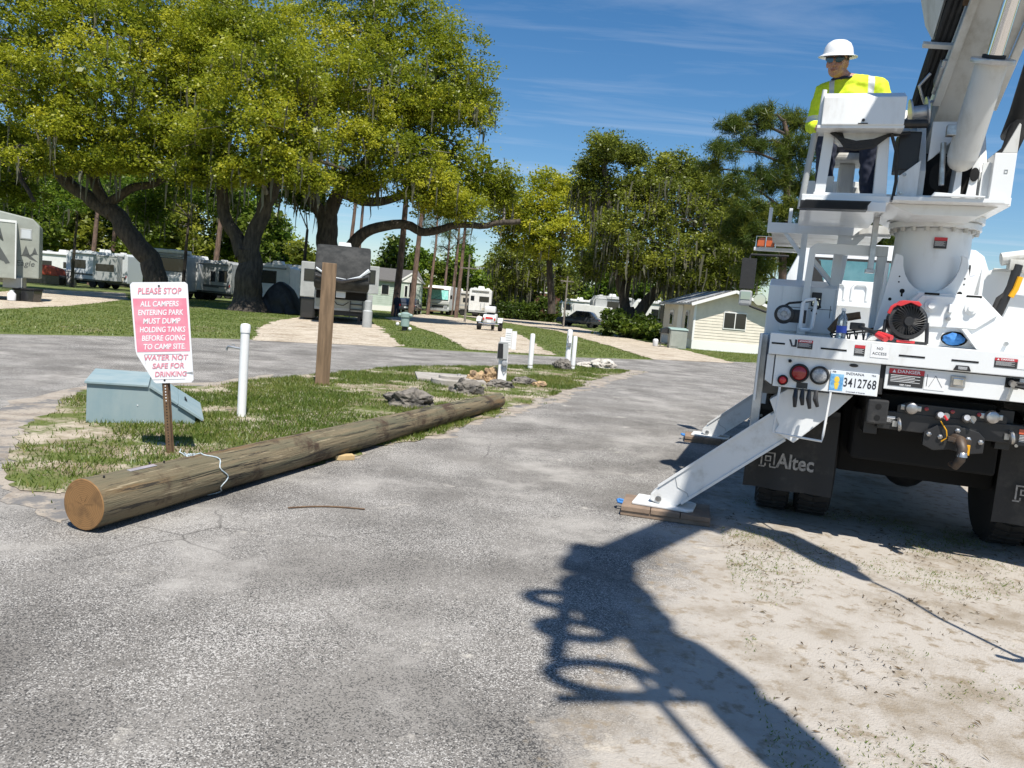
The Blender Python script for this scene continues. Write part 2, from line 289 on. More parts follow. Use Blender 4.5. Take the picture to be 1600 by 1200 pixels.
def cracks(m):
    t = m.node_tree; b = t.nodes['Principled BSDF']; src = b.inputs['Base Color'].links[0].from_socket; co = N(t, 'ShaderNodeTexCoord')
    nz = N(t, 'ShaderNodeTexNoise'); nz.inputs['Scale'].default_value = 1.7; nz.inputs['Detail'].default_value = 6; t.links.new(co.outputs['Object'], nz.inputs['Vector'])
    mixv = N(t, 'ShaderNodeMix', data_type='VECTOR'); mixv.inputs['Factor'].default_value = .22; t.links.new(co.outputs['Object'], mixv.inputs['A']); t.links.new(nz.outputs['Color'], mixv.inputs['B'])
    v = N(t, 'ShaderNodeTexVoronoi', feature='DISTANCE_TO_EDGE'); v.inputs['Scale'].default_value = .42; t.links.new(mixv.outputs['Result'], v.inputs['Vector'])
    r = N(t, 'ShaderNodeMapRange'); r.inputs[1].default_value = .0; r.inputs[2].default_value = .0035; r.inputs[3].default_value = 1; r.inputs[4].default_value = 0; t.links.new(v.outputs['Distance'], r.inputs[0])
    n2 = N(t, 'ShaderNodeTexNoise'); n2.inputs['Scale'].default_value = .8; t.links.new(co.outputs['Object'], n2.inputs['Vector']); r2 = N(t, 'ShaderNodeMapRange'); r2.inputs[1].default_value = .5; r2.inputs[2].default_value = .62; r2.inputs[4].default_value = .7; t.links.new(n2.outputs[0], r2.inputs[0])
    mu = N(t, 'ShaderNodeMath', operation='MULTIPLY'); t.links.new(r.outputs[0], mu.inputs[0]); t.links.new(r2.outputs[0], mu.inputs[1])
    x = N(t, 'ShaderNodeMix', data_type='RGBA'); x.inputs['B'].default_value = (.05, .046, .042, 1); t.links.new(src, x.inputs['A']); t.links.new(mu.outputs[0], x.inputs['Factor']); t.links.new(x.outputs['Result'], b.inputs['Base Color'])
cracks(MATS['mat_asphalt'])
def sheet(name, pts, m, z, rag=.0, step=.5, seed=1):
    P = []
    n = len(pts)
    for i in range(n):
        a = np.array(pts[i]); b = np.array(pts[(i+1) % n]); L = np.linalg.norm(b-a); k = max(1, int(L/step)) if rag else 1; k = min(k, 220)
        for j in range(k): P.append(a+(b-a)*j/k)
    P = np.array(P)
    if rag:
        P = P + rag*np.stack([fbm(P[:, 0]*1.7, P[:, 1]*1.7, seed)-.5, fbm(P[:, 0]*1.7, P[:, 1]*1.7, seed+5)-.5], 1)*2
        P = P + .6*min(rag, .2)*np.stack([fbm(P[:, 0]*8, P[:, 1]*8, seed+9)-.5, fbm(P[:, 0]*8, P[:, 1]*8, seed+15)-.5], 1)*2
    b = MB(); b.add([(p[0], p[1], z) for p in P], [tuple(range(len(P)))])
    o = b.build(name, m); 
    if o.data.polygons[0].normal.z < 0: o.data.flip_normals()
    return tag(o, kind='structure'), P
gb = MB(); gb.add([(-1500, -200, 0), (1500, -200, 0), (1500, 2500, 0), (-1500, 2500, 0)], [(0, 1, 2, 3)]); tag(gb.build('ground', 'mat_ground'), kind='structure')
ROAD = [(-40, -30), (40, -30), (40, 31)] + [G(1185, 567), G(1080, 563), G(1000, 562), G(860, 557), G(700, 548), G(560, 538), G(400, 531), G(200, 526), G(0, 522)] + [(-40, 2.0)]
_, ROADP = sheet('asphalt_road', ROAD, 'mat_asphalt', .004, .10, .6)
ISL = [G(135, 610), G(330, 603), G(420, 592), G(560, 579), G(640, 573), G(800, 571), G(900, 572), G(985, 580), G(935, 592), G(880, 611), G(800, 640), G(640, 688), G(480, 730), G(300, 772), G(100, 775), G(25, 762), G(8, 725), G(40, 668)]
MAR = [G(150, 622), G(330, 607), G(480, 590), G(640, 576), G(985, 578), G(1012, 582), G(955, 597), G(900, 617), G(812, 646), G(650, 690), G(480, 732), G(300, 775), G(170, 785), G(110, 815), G(35, 772), G(5, 735), G(25, 675)]
sheet('sandy_margin', MAR, 'mat_shoulder', .0065, .28, .07, 33)
_, ISLP = sheet('grass_island', ISL, 'mat_island', .012, .16, .07, 3)
SHO = [G(-60, 660), G(0, 632), G(140, 604), G(330, 597), G(425, 586), G(420, 598), G(330, 612), G(140, 640), G(60, 668), G(20, 715), G(-80, 740)]
sheet('sandy_shoulder', SHO, 'mat_shoulder', .008, .2, .3, 9)
DR = {'left': [G(-90, 488), G(110, 478), G(200, 468), G(195, 458), G(60, 452), G(-90, 462)],
      'rv': [G(397, 533), G(402, 514), G(425, 503), G(478, 494), G(560, 496), G(596, 512), G(628, 543)],
      'mid': [G(735, 547), G(690, 524), G(640, 508), G(600, 497), G(660, 491), G(720, 497), G(800, 517), G(872, 556)],
      'right': [G(1020, 562), G(960, 543), G(870, 517), G(770, 501), G(720, 493), G(770, 492), G(860, 503), G(980, 528), G(1080, 550), G(1150, 568)]}
for i, k in enumerate(DR): sheet('shell_drive', DR[k], 'mat_shell', .010+.0015*i, .35, .5, 20+i)
def inside(P, poly):
    x, y = P[:, 0], P[:, 1]; r = np.zeros(len(P), bool); n = len(poly); poly = np.array(poly)
    for i in range(n):
        a, b = poly[i], poly[(i+1) % n]; c = ((a[1] > y) != (b[1] > y)); xx = (b[0]-a[0])*(y-a[1])/((b[1]-a[1])+1e-12)+a[0]; r ^= c & (x < xx)
    return r
def grass(name, label, P, hmin, hmax, wmin, wmax, tone):
    n = len(P); h = RNG.uniform(hmin, hmax, n); w = RNG.uniform(wmin, wmax, n); a = RNG.uniform(0, 2*np.pi, n); l = RNG.uniform(.2, .9, n)*h; la = RNG.uniform(0, 2*np.pi, n)
    V = np.zeros((n, 3, 3)); V[:, 0, :2] = P + np.stack([np.cos(a), np.sin(a)], 1)*w[:, None]; V[:, 1, :2] = P - np.stack([np.cos(a), np.sin(a)], 1)*w[:, None]
    V[:, 0, 2] = V[:, 1, 2] = .008; V[:, 2, :2] = P + np.stack([np.cos(la), np.sin(la)], 1)*l[:, None]; V[:, 2, 2] = h
    o = npmesh(name, V.reshape(-1, 3), np.arange(n*3).reshape(-1, 3), 'grass_blade', tone=np.repeat(np.clip(tone, 0, 1), 3))
    return tag(o, label, 'grass', kind='stuff')
# island grass: patchy, thin where the sand shows
def scatter(poly, n, dens):
    poly = np.array(poly); lo, hi = poly.min(0), poly.max(0); P = RNG.uniform(lo, hi, (n, 2)); P = P[inside(P, poly)]; d = dens(P); return P[RNG.random(len(P)) < d]
dn = lambda P: np.clip((fbm(P[:, 0]*1.1, P[:, 1]*1.1, 40)-.37)*5.5, .04, 1)*np.where((P[:, 1] < 7.2) & (P[:, 0] < -2.3), .45, 1)
P = scatter(ISLP, 520000, dn)
far = np.clip((P[:, 1]-6)/14, 0, 1)
grass('grass', 'patchy weedy grass on the island behind the log', P, .015, .075, .003, .0085, .44+.5*(fbm(P[:, 0]*.8, P[:, 1]*.8, 44)-.4)+RNG.normal(0, .18, len(P)))
P = scatter(MAR, 60000, lambda P: .35*np.clip((fbm(P[:, 0]*2.5, P[:, 1]*2.5, 47)-.5)*6, 0, 1))
grass('edge_weeds', 'thin weeds creeping out over the island edge', P, .012, .06, .003, .008, RNG.uniform(.2, .9, len(P)))
P = scatter(ISLP, 2600, lambda P: .6+0*P[:, 0]); 
LIT = P
LAWN = [G(-150, 521), G(0, 521), G(200, 525), G(400, 530), G(560, 537), G(700, 547), G(860, 556), G(1000, 561), G(1190, 567), G(1300, 560), G(1200, 520), G(900, 497), G(640, 488), G(400, 474), G(100, 455), G(-150, 450)]
P = scatter(LAWN, 3200000, lambda P: np.clip(1.15-P[:, 1]/75, .12, 1)*np.clip((fbm(P[:, 0]*.35, P[:, 1]*.35, 60)-.25)*5, .25, 1))
for k in DR: P = P[~inside(P, np.array(DR[k])+0)]
P = P[:300000]
grass('lawn_grass', 'mown lawn grass between the road and the campers', P, .025, .06, .010, .022, .48+.5*(fbm(P[:, 0]*.3, P[:, 1]*.3, 64)-.4)+RNG.normal(0, .16, len(P)))
# dead leaves and twigs on the sand beside the truck, and a few on the asphalt
def litter(name, label, P, smin, smax, thin, tone):
    n = len(P); a = RNG.uniform(0, 2*np.pi, n); L = RNG.uniform(smin, smax, n); w = L*thin; V = np.zeros((n, 4, 3)); d = np.stack([np.cos(a), np.sin(a)], 1); e = np.stack([-np.sin(a), np.cos(a)], 1)
    bend = RNG.normal(0, .25, n)
    V[:, 0, :2] = P-d*L[:, None]; V[:, 1, :2] = P+e*(w+bend*L)[:, None]; V[:, 2, :2] = P+d*L[:, None]; V[:, 3, :2] = P+e*(bend*L-w)[:, None]
    V[:, :, 2] = .007+RNG.uniform(0, .012, (n, 4)); V[:, 0, 2] = .006
    return tag(npmesh(name, V.reshape(-1, 3), np.arange(n*4).reshape(-1, 4), 'litter_leaf', tone=np.repeat(np.clip(tone, 0, 1), 4)), label, 'leaf litter', kind='stuff')
litter('fallen_leaves', 'dead brown leaves scattered in the island grass', LIT, .012, .035, .4, RNG.uniform(.1, .6, len(LIT)))
SANDP = [(.9, 2.0), (1.7, 5.9), (2.2, 7.0), (7, 5.0), (6, 1.5)]
P = scatter(SANDP, 19000, lambda P: np.clip((fbm(P[:, 0]*2.3, P[:, 1]*2.3, 80)-.50)*5, .02, 1))
litter('leaf_litter', 'dry twigs and dead leaves strewn on the sand behind the truck', P, .003, .024, .14, RNG.uniform(0, .75, len(P)))
P = scatter(SANDP, 170000, lambda P: np.clip((fbm(P[:, 0]*1.2, P[:, 1]*1.2, 85)-.50)*4, .0, 1))
grass('sparse_grass', 'sparse low weeds in the sand behind the truck', P, .006, .022, .002, .005, RNG.uniform(.3, .9, len(P)))
# ------------------------------------------------------------------ the pole on the ground
def polemats():
    m = bpy.data.materials.new('pole_wood'); m.use_nodes = True; t = m.node_tree; b = t.nodes['Principled BSDF']; MATS['pole_wood'] = m; b.inputs['Roughness'].default_value = .85
    co = N(t, 'ShaderNodeTexCoord'); mp = N(t, 'ShaderNodeMapping'); mp.inputs['Scale'].default_value = (9, 9, .55); t.links.new(co.outputs['Object'], mp.inputs[0])
    def nz(sc, det, vec): n = N(t, 'ShaderNodeTexNoise'); n.inputs['Scale'].default_value = sc; n.inputs['Detail'].default_value = det; n.inputs['Roughness'].default_value = .7; t.links.new(vec, n.inputs['Vector']); return n.outputs[0]
    def mixc(prev, col, fac, lo, hi):
        r = N(t, 'ShaderNodeMapRange', interpolation_type='SMOOTHSTEP'); r.inputs[1].default_value = lo; r.inputs[2].default_value = hi; t.links.new(fac, r.inputs[0])
        x = N(t, 'ShaderNodeMix', data_type='RGBA'); x.inputs['B'].default_value = (*col, 1); t.links.new(r.outputs[0], x.inputs['Factor'])
        if isinstance(prev, tuple): x.inputs['A'].default_value = (*prev, 1)
        else: t.links.new(prev, x.inputs['A'])
        return x.outputs['Result']
    a = mixc((.185, .145, .085), (.10, .10, .062), nz(1.1, 8, mp.outputs[0]), .4, .62)
    a = mixc(a, (.22, .125, .05), nz(.55, 6, mp.outputs[0]), .50, .70)
    a = mixc(a, (.06, .036, .02), nz(1.6, 7, co.outputs['Object']), .50, .62)
    a = mixc(a, (.03, .024, .016), nz(3.2, 10, mp.outputs[0]), .54, .60)
    a = mixc(a, (.33, .27, .17), nz(4, 9, mp.outputs[0]), .58, .68)
    t.links.new(a, b.inputs['Base Color'])
    bn = N(t, 'ShaderNodeBump'); bn.inputs['Distance'].default_value = .022; t.links.new(nz(2.6, 9, mp.outputs[0]), bn.inputs['Height']); t.links.new(bn.outputs[0], b.inputs['Normal'])
    m = bpy.data.materials.new('pole_end'); m.use_nodes = True; t = m.node_tree; b = t.nodes['Principled BSDF']; MATS['pole_end'] = m; b.inputs['Roughness'].default_value = .8
    co = N(t, 'ShaderNodeTexCoord'); w = N(t, 'ShaderNodeTexWave', wave_type='RINGS', rings_direction='Z'); w.inputs['Scale'].default_value = 26; w.inputs['Distortion'].default_value = 4.5; w.inputs['Detail'].default_value = 3; t.links.new(co.outputs['Object'], w.inputs['Vector'])
    r = N(t, 'ShaderNodeValToRGB'); r.color_ramp.elements[0].color = (.19, .10, .037, 1); r.color_ramp.elements[1].color = (.27, .145, .052, 1); t.links.new(w.outputs[0], r.inputs[0])
    n = N(t, 'ShaderNodeTexNoise'); n.inputs['Scale'].default_value = 9; n.inputs['Detail'].default_value = 7; t.links.new(co.outputs['Object'], n.inputs['Vector'])
    x = N(t, 'ShaderNodeMix', data_type='RGBA'); x.inputs['B'].default_value = (.10, .055, .022, 1); q = N(t, 'ShaderNodeMapRange'); q.inputs[1].default_value = .5; q.inputs[2].default_value = .75; t.links.new(n.outputs[0], q.inputs[0]); t.links.new(q.outputs[0], x.inputs['Factor']); t.links.new(r.outputs[0], x.inputs['A']); t.links.new(x.outputs['Result'], b.inputs['Base Color'])
polemats()
PA = Vector((-2.478, 4.45, .168)); PB = Vector((-.187, 11.42, .128)); PL = (PB-PA).length
pq = (PB-PA).to_track_quat('Z', 'Y')
pole = thing('utility_pole', 'long weathered wooden utility pole lying along the edge of the asphalt', 'pole', PA, rot=pq.to_euler())
n, m = 40, 60; vs = []
for i in range(m+1):
    f = i/m; r0 = .155-.04*f
    for k in range(n):
        a = 2*math.pi*k/n; d = 1+.018*mnoise.noise((math.cos(a)*1.3, math.sin(a)*1.3, f*9))+.006*mnoise.noise((math.cos(a)*6, math.sin(a)*6, f*20))
        vs.append((r0*d*math.cos(a), r0*d*math.sin(a), f*PL))
b = MB(); b.add(vs, [(i*n+k, i*n+(k+1) % n, (i+1)*n+(k+1) % n, (i+1)*n+k) for i in range(m) for k in range(n)]); b.add(vs[m*n:], [tuple(range(n))])
b.build('shaft', 'pole_wood', pole, smooth=True)
b = MB(); rr = [(v[0], v[1], 0) for v in vs[:n]]; b.add(rr + [(v[0]*.97, v[1]*.97, -.004) for v in rr] + [(0, 0, -.004)], [(k, (k+1) % n, n+(k+1) % n, n+k) for k in range(n)] + [(n+k, n+(k+1) % n, 2*n) for k in range(n)])
b.build('end_grain', 'pole_end', pole)
for j in range(4):                                        # drying cracks in the butt
    a = j*.93+.2; b = MB(); L0, L1 = .01+.02*random.random(), .07+.07*random.random(); c, s_ = math.cos(a), math.sin(a); w = .0009
    b.add([(L0*c-w*s_, L0*s_+w*c, -.0055), (L0*c+w*s_, L0*s_-w*c, -.0055), (L1*c, L1*s_, -.0055)], [(0, 1, 2)]); b.build('crack', 'dark_gap', pole)
def polepoint(s, ang, r=1.0):
    f = s/PL; rr = (.155-.04*f)*r; return PA + pq @ Vector((rr*math.cos(ang), rr*math.sin(ang), s))
up_ang = max(np.arange(0, 6.28, .02), key=lambda a: polepoint(1, a).z)
b = MB(); b.obox((0, 0, 0), (.035, .004, .22), Matrix.Identity(3)); st = b.build('metal_tag', 'aluminium', pole, bevel=.001)
lp = pq.inverted() @ (polepoint(.42, up_ang+.12, 1.02)-PA); st.location = lp; st.rotation_euler = (0, 0, math.atan2(lp.y, lp.x)+math.pi/2)
for s_, da in ((.10, .25), (.55, -.3), (.62, .05)):
    q0 = pq.inverted() @ (polepoint(s_, up_ang+da, .98)-PA); q1 = q0*1.0; q1 = Vector((q0.x*1.12, q0.y*1.12, q0.z)); MB().cyl(q0, q1, .006, 8).build('nail', 'black_steel', pole)
for k in range(26):                                       # long drying splits along the shaft
    s0 = random.uniform(.05, PL-1.2); L_ = random.uniform(.25, 1.3); a0 = random.uniform(up_ang-2.2, up_ang+2.2); b = MB(); vs = []; n_ = 8
    for j in range(n_+1):
        f = j/n_; w_ = .012*math.sin(math.pi*f)*random.uniform(.5, 1)+.001; aa = a0+.03*math.sin(f*9+k)
        for sg_ in (-1, 1): vs.append(pq.inverted() @ (polepoint(s0+L_*f, aa+sg_*w_, 1.004)-PA))
    b.add(vs, [(2*j, 2*j+1, 2*j+3, 2*j+2) for j in range(n_)]); b.build('split', 'dark_gap', pole)
# twine round the butt end
rp = []
for i in range(49):
    a = up_ang-.55+(2*math.pi+.3)*i/48; s_ = .98+.10*math.sin(i/48*3.1)+.03*math.sin(i*.9); rp.append(polepoint(s_, a, 1.035))
rope = thing('twine', 'pale blue twine knotted round the near end of the fallen pole', 'twine', rp[0])
b = MB(); b.tube([Vector(q)-rp[0] for q in rp], .004, 6); b.build('loop', 'rope', rope, smooth=True)
for k in range(5):
    kp = [Vector((0, 0, 0))]
    for j in range(6): kp.append(kp[-1]+Vector((random.uniform(-.03, .035), random.uniform(-.035, .02), random.uniform(-.010, .020))))
    b = MB(); b.tube(kp, .0038, 6); b.build('knot_end', 'rope', rope, smooth=True)
b = MB(); b.box(-.09, .09, -.045, .045, .005, .05); bl = b.build('wood_block', 'block_wood', None, .004); bl.location = (-1.50, 7.02, 0); bl.rotation_euler = (0, 0, .5); tag(bl, 'small pale wood block wedged under the middle of the pole', 'block')
# thin bar lying on asphalt
b = MB(); pts = [Vector((*G(450+i*12, 796-3*math.sin(i*.33)+.15*i), .012)) for i in range(11)]; b.tube([p-pts[0] for p in pts], .006, 6); o = b.build('metal_rod', 'rust_post'); o.location = pts[0]; tag(o, 'thin bent rusty rod lying on the asphalt in front of the pole', 'rod')
# ------------------------------------------------------------------ warning sign
sg = thing('camper_sign', 'leaning pink and white sign on rusty post telling campers to stop', 'sign', (-2.96, 6.66, 0), rot=(0, RAD(-5.2), RAD(11)))
# u-channel post with holes
b = MB(); prof = [(-.033, 0), (-.022, 0), (-.016, -.028), (.016, -.028), (.022, 0), (.033, 0), (.033, -.004), (.026, -.004), (.020, -.034), (-.020, -.034), (-.026, -.004), (-.033, -.004)]
b.prism([(x, y+.02) for x, y in prof], 'z', -.05, 1.42); b.build('post', 'rust_post', sg)
for i in range(22): MB().cyl((0, -.0155, .09+.026*i), (0, -.0135, .09+.026*i), .0055, 8).build('hole', 'ink_white' if i > 14 else 'dark_gap', sg)
PO = [(-.232, .852), (-.212, .872), (.212, .872), (.232, .852), (.238, .022), (.218, 0), (-.07, 0), (-.088, .012), (-.215, .255), (-.222, .30)]
Z0 = .635
b = MB(); b.prism([(x, z+Z0) for x, z in PO], 'y', -.023, -.019); b.build('panel', 'sign_white', sg, .0012)
b = MB(); b.prism([(-.222+.014, .275+Z0), (.222, .275+Z0), (.216, .735+Z0), (-.216, .735+Z0)], 'y', -.0245, -.0232); b.build('pink_field', 'sign_pink', sg)
def stx(s, z, size, m, sx, dx=0): text(s, size, sg, (dx, -.0255, z+Z0), m, shear=.16, bold=.0012, sx=sx, ext=.0006)
stx('PLEASE STOP', .795, .074, 'ink_pink', .82)
for i, (s, sx) in enumerate((('ALL CAMPERS', .76), ('ENTERING PARK', .74), ('MUST DUMP', .82), ('HOLDING TANKS', .70), ('BEFORE GOING', .76), ('TO CAMP SITE.', .78))): stx(s, .685-.0735*i, .066, 'ink_white', sx, .004*i-.005)
stx('WATER NOT', .222, .064, 'ink_pink', .95, .02); stx('SAFE FOR', .150, .064, 'ink_pink', .95, .035); stx('DRINKING', .078, .062, 'ink_pink', .88, .052)
for z in (.84, .028): MB().cyl((.0, -.027, z+Z0), (0, -.018, z+Z0), .0085, 10).build('bolt', 'black_steel', sg)
b = MB(); b.box(-.15, .15, -.0262, -.0252, .253+Z0, .2555+Z0); b.box(-.15, -.1475, -.0262, -.0252, .17+Z0, .253+Z0); b.box(.1475, .15, -.0262, -.0252, .17+Z0, .253+Z0); b.box(-.13, .17, -.0262, -.0252, .034+Z0, .036+Z0); b.build('tape_edge', 'aluminium', sg)
b = MB(); b.prism([(.236, .095+Z0), (.17, .088+Z0), (.20, .083+Z0), (.236, .075+Z0)], 'y', -.0262, -.0250); b.build('crease', 'aluminium', sg)
# ------------------------------------------------------------------ blue utility box
bx = thing('blue_equipment_box', 'pale blue wooden equipment box with sloped hatch behind the sign', 'box', (-4.296, 7.711, 0), RAD(24.1))
b = MB(); b.prism([(0, 0), (1.03, 0), (1.03, .085), (.56, .392), (0, .415)], 'y', 0, 1.15); b.build('body', 'blue_box', bx, .004)
b = MB(); b.prism([(-.02, .418), (.565, .395), (.567, .418), (-.02, .442)], 'y', -.025, 1.17); b.build('lid', 'blue_box', bx, .004)
b = MB(); b.prism([(.572, .390), (.845, .212), (.86, .232), (.585, .413)], 'y', -.02, 1.17); b.build('sloped_lid', 'blue_box', bx, .004)
b = MB(); b.prism([(.85, .210), (1.10, .046), (1.115, .068), (.865, .231)], 'y', -.03, 1.16); hd = b.build('hatch', 'blue_box', bx, .004)
b = MB(); b.tube([(.95, .50, .175), (.93, .50, .215), (.93, .60, .215), (.95, .60, .175)], .007, 8); b.build('handle', 'black_steel', hd)
for (x, z) in ((.47, .2), (.53, .035)): MB().sphere((x, -.002, z), .006, 8, 6).build('screw', 'ink_white', bx)
# ------------------------------------------------------------------ posts on the island
wp = thing('water_standpipe', 'tall white pipe post with side tap beside blue box', 'standpipe', (-3.114, 8.845, 0))
MB().cyl((0, 0, -.05), (0, 0, 1.0), .05, 20).build('pipe', 'pvc_white', wp, smooth=True)
MB().lathe([(.056, .99), (.057, 1.06), (.05, 1.085), (.02, 1.095)], 20).build('cap', 'pvc_white', wp, smooth=True)
b = MB(); b.tube([(-.04, 0, .80), (-.13, 0, .81), (-.19, 0, .815), (-.205, 0, .79), (-.205, 0, .765)], [.012, .012, .014, .013, .011], 8); tp = b.build('tap', 'galvanised', wp, smooth=True)
MB().tube([(-.12, 0, .815), (-.12, 0, .84), (-.15, 0, .845)], .006, 6).build('tap_handle', 'galvanised', tp)
b = MB(); b.box(-.115, .115, -.07, .07, -.05, 1.99)
wo = b.build('timber_post', 'timber', None, .008); wo.location = (-3.104, 12.5, 0); wo.rotation_euler = (0, RAD(.3), .25); tag(wo, 'tall square brown timber post standing in front of the dark camper', 'post')
mt = thing('meter_post', 'white post carrying an electric meter and a paper notice', 'meter post', (-.214, 15.08, 0), RAD(8))
b = MB(); b.box(-.085, .085, -.05, .05, -.05, .92); b.build('post', 'pvc_white', mt, .006)
b = MB(); b.box(-.13, .07, -.11, -.052, .50, .80); b.prism([(-.13, .80), (.07, .80), (.05, .84), (-.11, .84)], 'y', -.108, -.055); mbx = b.build('meter_box', 'rv_grey', mt, .008)
b = MB(); b.prism([(-.128, .52), (-.02, .52), (-.035, .80), (-.128, .80)], 'y', -.118, -.112); b.build('box_door', 'black_steel', mbx)
MB().lathe([(.055, 0), (.055, .05), (.045, .07), (.02, .075)], 16, (.02, -.05, .42), Matrix.Rotation(RAD(90), 3, 'X')).build('meter', 'clear_lens', mt, smooth=True)
MB().tube([(.06, -.06, .40), (.075, -.075, .30), (.03, -.08, .24), (-.01, -.07, .31), (.0, -.06, .37)], .010, 6).build('cable', 'galvanised', mt, smooth=True)
b = MB(); b.box(.0, .125, -.062, -.056, .72, 1.10); b.obox((.175, -.075, .88), (.10, .005, .36), Matrix.Rotation(.35, 3, 'Z')); nb = b.build('notice', 'white_label', mt)
for i in range(6): MB().box(.015, .11, -.0645, -.0625, .78+.045*i, .79+.045*i).build('printed_line', 'rv_grey', nb)
for (x, y, h, r, lab, top) in ((.419, 19.285, .90, .062, 'short white post alone between meter post and paired posts', 0), (1.40, 20.08, 1.06, .07, 'taller white post of the pair beside pale rock', 1), (1.56, 20.25, .89, .06, 'shorter white post of the pair, right of the taller one', 0)):
    pp = thing('white_post', lab, 'post', (x, y, 0), group='white posts on the island')
    MB().lathe([(r, -.05), (r, h-.05), (r*.9, h-.015), (r*.5, h)], 18).build('pipe', 'pvc_white', pp, smooth=True)
    if top:
        MB().box(-.04, .05, -.11, -.06, .62, .72).build('switch_box', 'galvanised', pp, .006); MB().tube([(-.02, -.09, .72), (-.05, -.10, .82), (-.03, -.075, .9)], .008, 6).build('cable', 'black_steel', pp)
    else: MB().lathe([(r*1.02, .10), (r*1.02, .115)], 18).build('band', 'rust_post', pp)
# ------------------------------------------------------------------ rocks, pad
def rock(loc, size, m, label, seed, rz=0, rough=.35):
    bm = bmesh.new(); bmesh.ops.create_icosphere(bm, subdivisions=4, radius=1)
    for v in bm.verts:
        p = v.co.copy(); d = 1+rough*mnoise.noise(p*1.6+Vector((seed, 0, 0)))+.22*mnoise.noise(p*4+Vector((0, seed, 0)))+.10*mnoise.noise(p*10+Vector((seed, seed, 0)))
        c = mnoise.voronoi(p*2.2+Vector((seed, 1, 2)))[0][0]; d -= .22*max(0, .35-c)
        v.co = p*d; v.co.x *= size[0]; v.co.y *= size[1]; v.co.z = max(v.co.z*size[2], -size[2]*.35)+size[2]*.33
    me = bpy.data.meshes.new('rock'); bm.to_mesh(me); bm.free(); me.materials.append(MATS[m]); me.polygons.foreach_set('use_smooth', [False]*len(me.polygons))
    o = bpy.data.objects.new('rock', me); COL.objects.link(o); o.location = (loc[0], loc[1], .01); o.rotation_euler = (0, 0, rz); tag(o, label, 'rock', 'limestone rocks on the island')
rock((-1.44, 10.85), (.36, .2, .17), 'rock_grey', 'big pitted grey rock lying beside the middle of the pole', 3.1, .15, .5)
rock((-.76, 13.0), (.26, .18, .17), 'rock_grey', 'dark grey rock near the far end of the pole', 7.7, .2)
rock((-.70, 15.0), (.20, .15, .17), 'rock_tan', 'jagged upright tan rock leaning beside the concrete lid', 9.2, .9, .55)
rock((-.42, 15.2), (.20, .16, .20), 'rock_tan', 'brown rock between tan rock and meter post', 12.4, .3, .5)
rock((-.22, 14.4), (.24, .14, .10), 'rock_grey', 'flat mottled rock at the foot of the meter post', 4.4, .1)
rock((.25, 15.3), (.26, .16, .11), 'rock_grey', 'low brown-grey rock right of the meter post', 15.2, -.2)
rock((.55, 15.1), (.14, .12, .08), 'rock_tan', 'small reddish stone at the right end of the rock row', 18.2)
rock((1.28, 19.95), (.22, .18, .20), 'rock_grey', 'lumpy dark rock at the foot of the paired white posts', 21.5, .2)
rock((2.50, 21.5), (.34, .22, .21), 'rock_pale', 'pale smooth rock near the tip of the island', 25.3, .3, .45)
rock((2.05, 21.6), (.26, .18, .11), 'rock_pale', 'small pale flat rock left of the pale smooth rock', 28.3, .2)
pd = thing('manhole_pad', 'low concrete slab with round stepped lid on island', 'concrete pad', (-1.25, 14.5, 0), RAD(10))
b = MB(); b.box(-.55, .75, -.1, 1.1, -.02, .07); b.build('slab', 'concrete', pd, .012)
b = MB(); b.lathe([(.36, .0), (.36, .10), (.345, .115)], 28, (.05, -.3, 0)); b.build('ring', 'concrete', pd, smooth=True)
b = MB(); b.lathe([(.24, .115), (.24, .165), (.22, .18)], 28, (.07, -.28, 0)); l2 = b.build('round_lid', 'concrete', pd, smooth=True)
MB().tube([(.17, -.40, .175), (.17, -.40, .215), (.22, -.40, .215), (.22, -.40, .175)], .008, 6).build('lift_handle', 'galvanised', l2)
# ------------------------------------------------------------------ digger derrick truck. local x: across the rear to the right, y: forward, z: up
TRZ = RAD(-19); TLOC = Vector((1.865, 5.53, 0))
tr = thing('derrick_truck', 'white digger derrick truck seen from behind with outriggers down', 'truck', TLOC, TRZ)
def tw(p): return TLOC + Matrix.Rotation(TRZ, 3, 'Z') @ Vector(p)
def tx(name, m, f, bevel=.004, parent=None, smooth=False):
    b = MB(); f(b); return b.build(name, m, parent or tr, bevel, smooth)
CX = 1.12
# deck and rear
deck = tx('deck', 'truck_white', lambda b: b.box(-.04, 2.28, .052, 4.1, 1.455, 1.508))
lip = tx('deck_lip', 'truck_white', lambda b: b.box(-.045, 2.285, -.004, .05, 1.36, 1.513), .006)
for x0, x1, z in ((-.03, .06, 1.44), (.30, .47, 1.432), (.80, .96, 1.432), (1.12, 1.28, 1.432), (1.55, 1.7, 1.43)): tx('slot', 'dark_gap', lambda b: b.box(x0, x1, -.0065, -.003, z-.006, z+.006), 0, lip)
tx('light_panel', 'truck_white', lambda b: b.box(.008, .702, .03, .055, 1.13, 1.357), .004)
tx('panel_bracket', 'truck_white_worn', lambda b: b.prism([(-.05, 1.356), (.0, 1.356), (.0, 1.14), (-.05, 1.17)], 'y', .025, .35), .003)
tx('rear_panel', 'truck_white', lambda b: b.box(.735, 2.24, .026, .055, 1.193, 1.357), .004)
tx('panel_seam', 'black_rubber', lambda b: (b.box(.706, .731, .04, .06, 1.15, 1.357), b.box(.735, 2.24, .024, .03, 1.352, 1.3585)), 0)
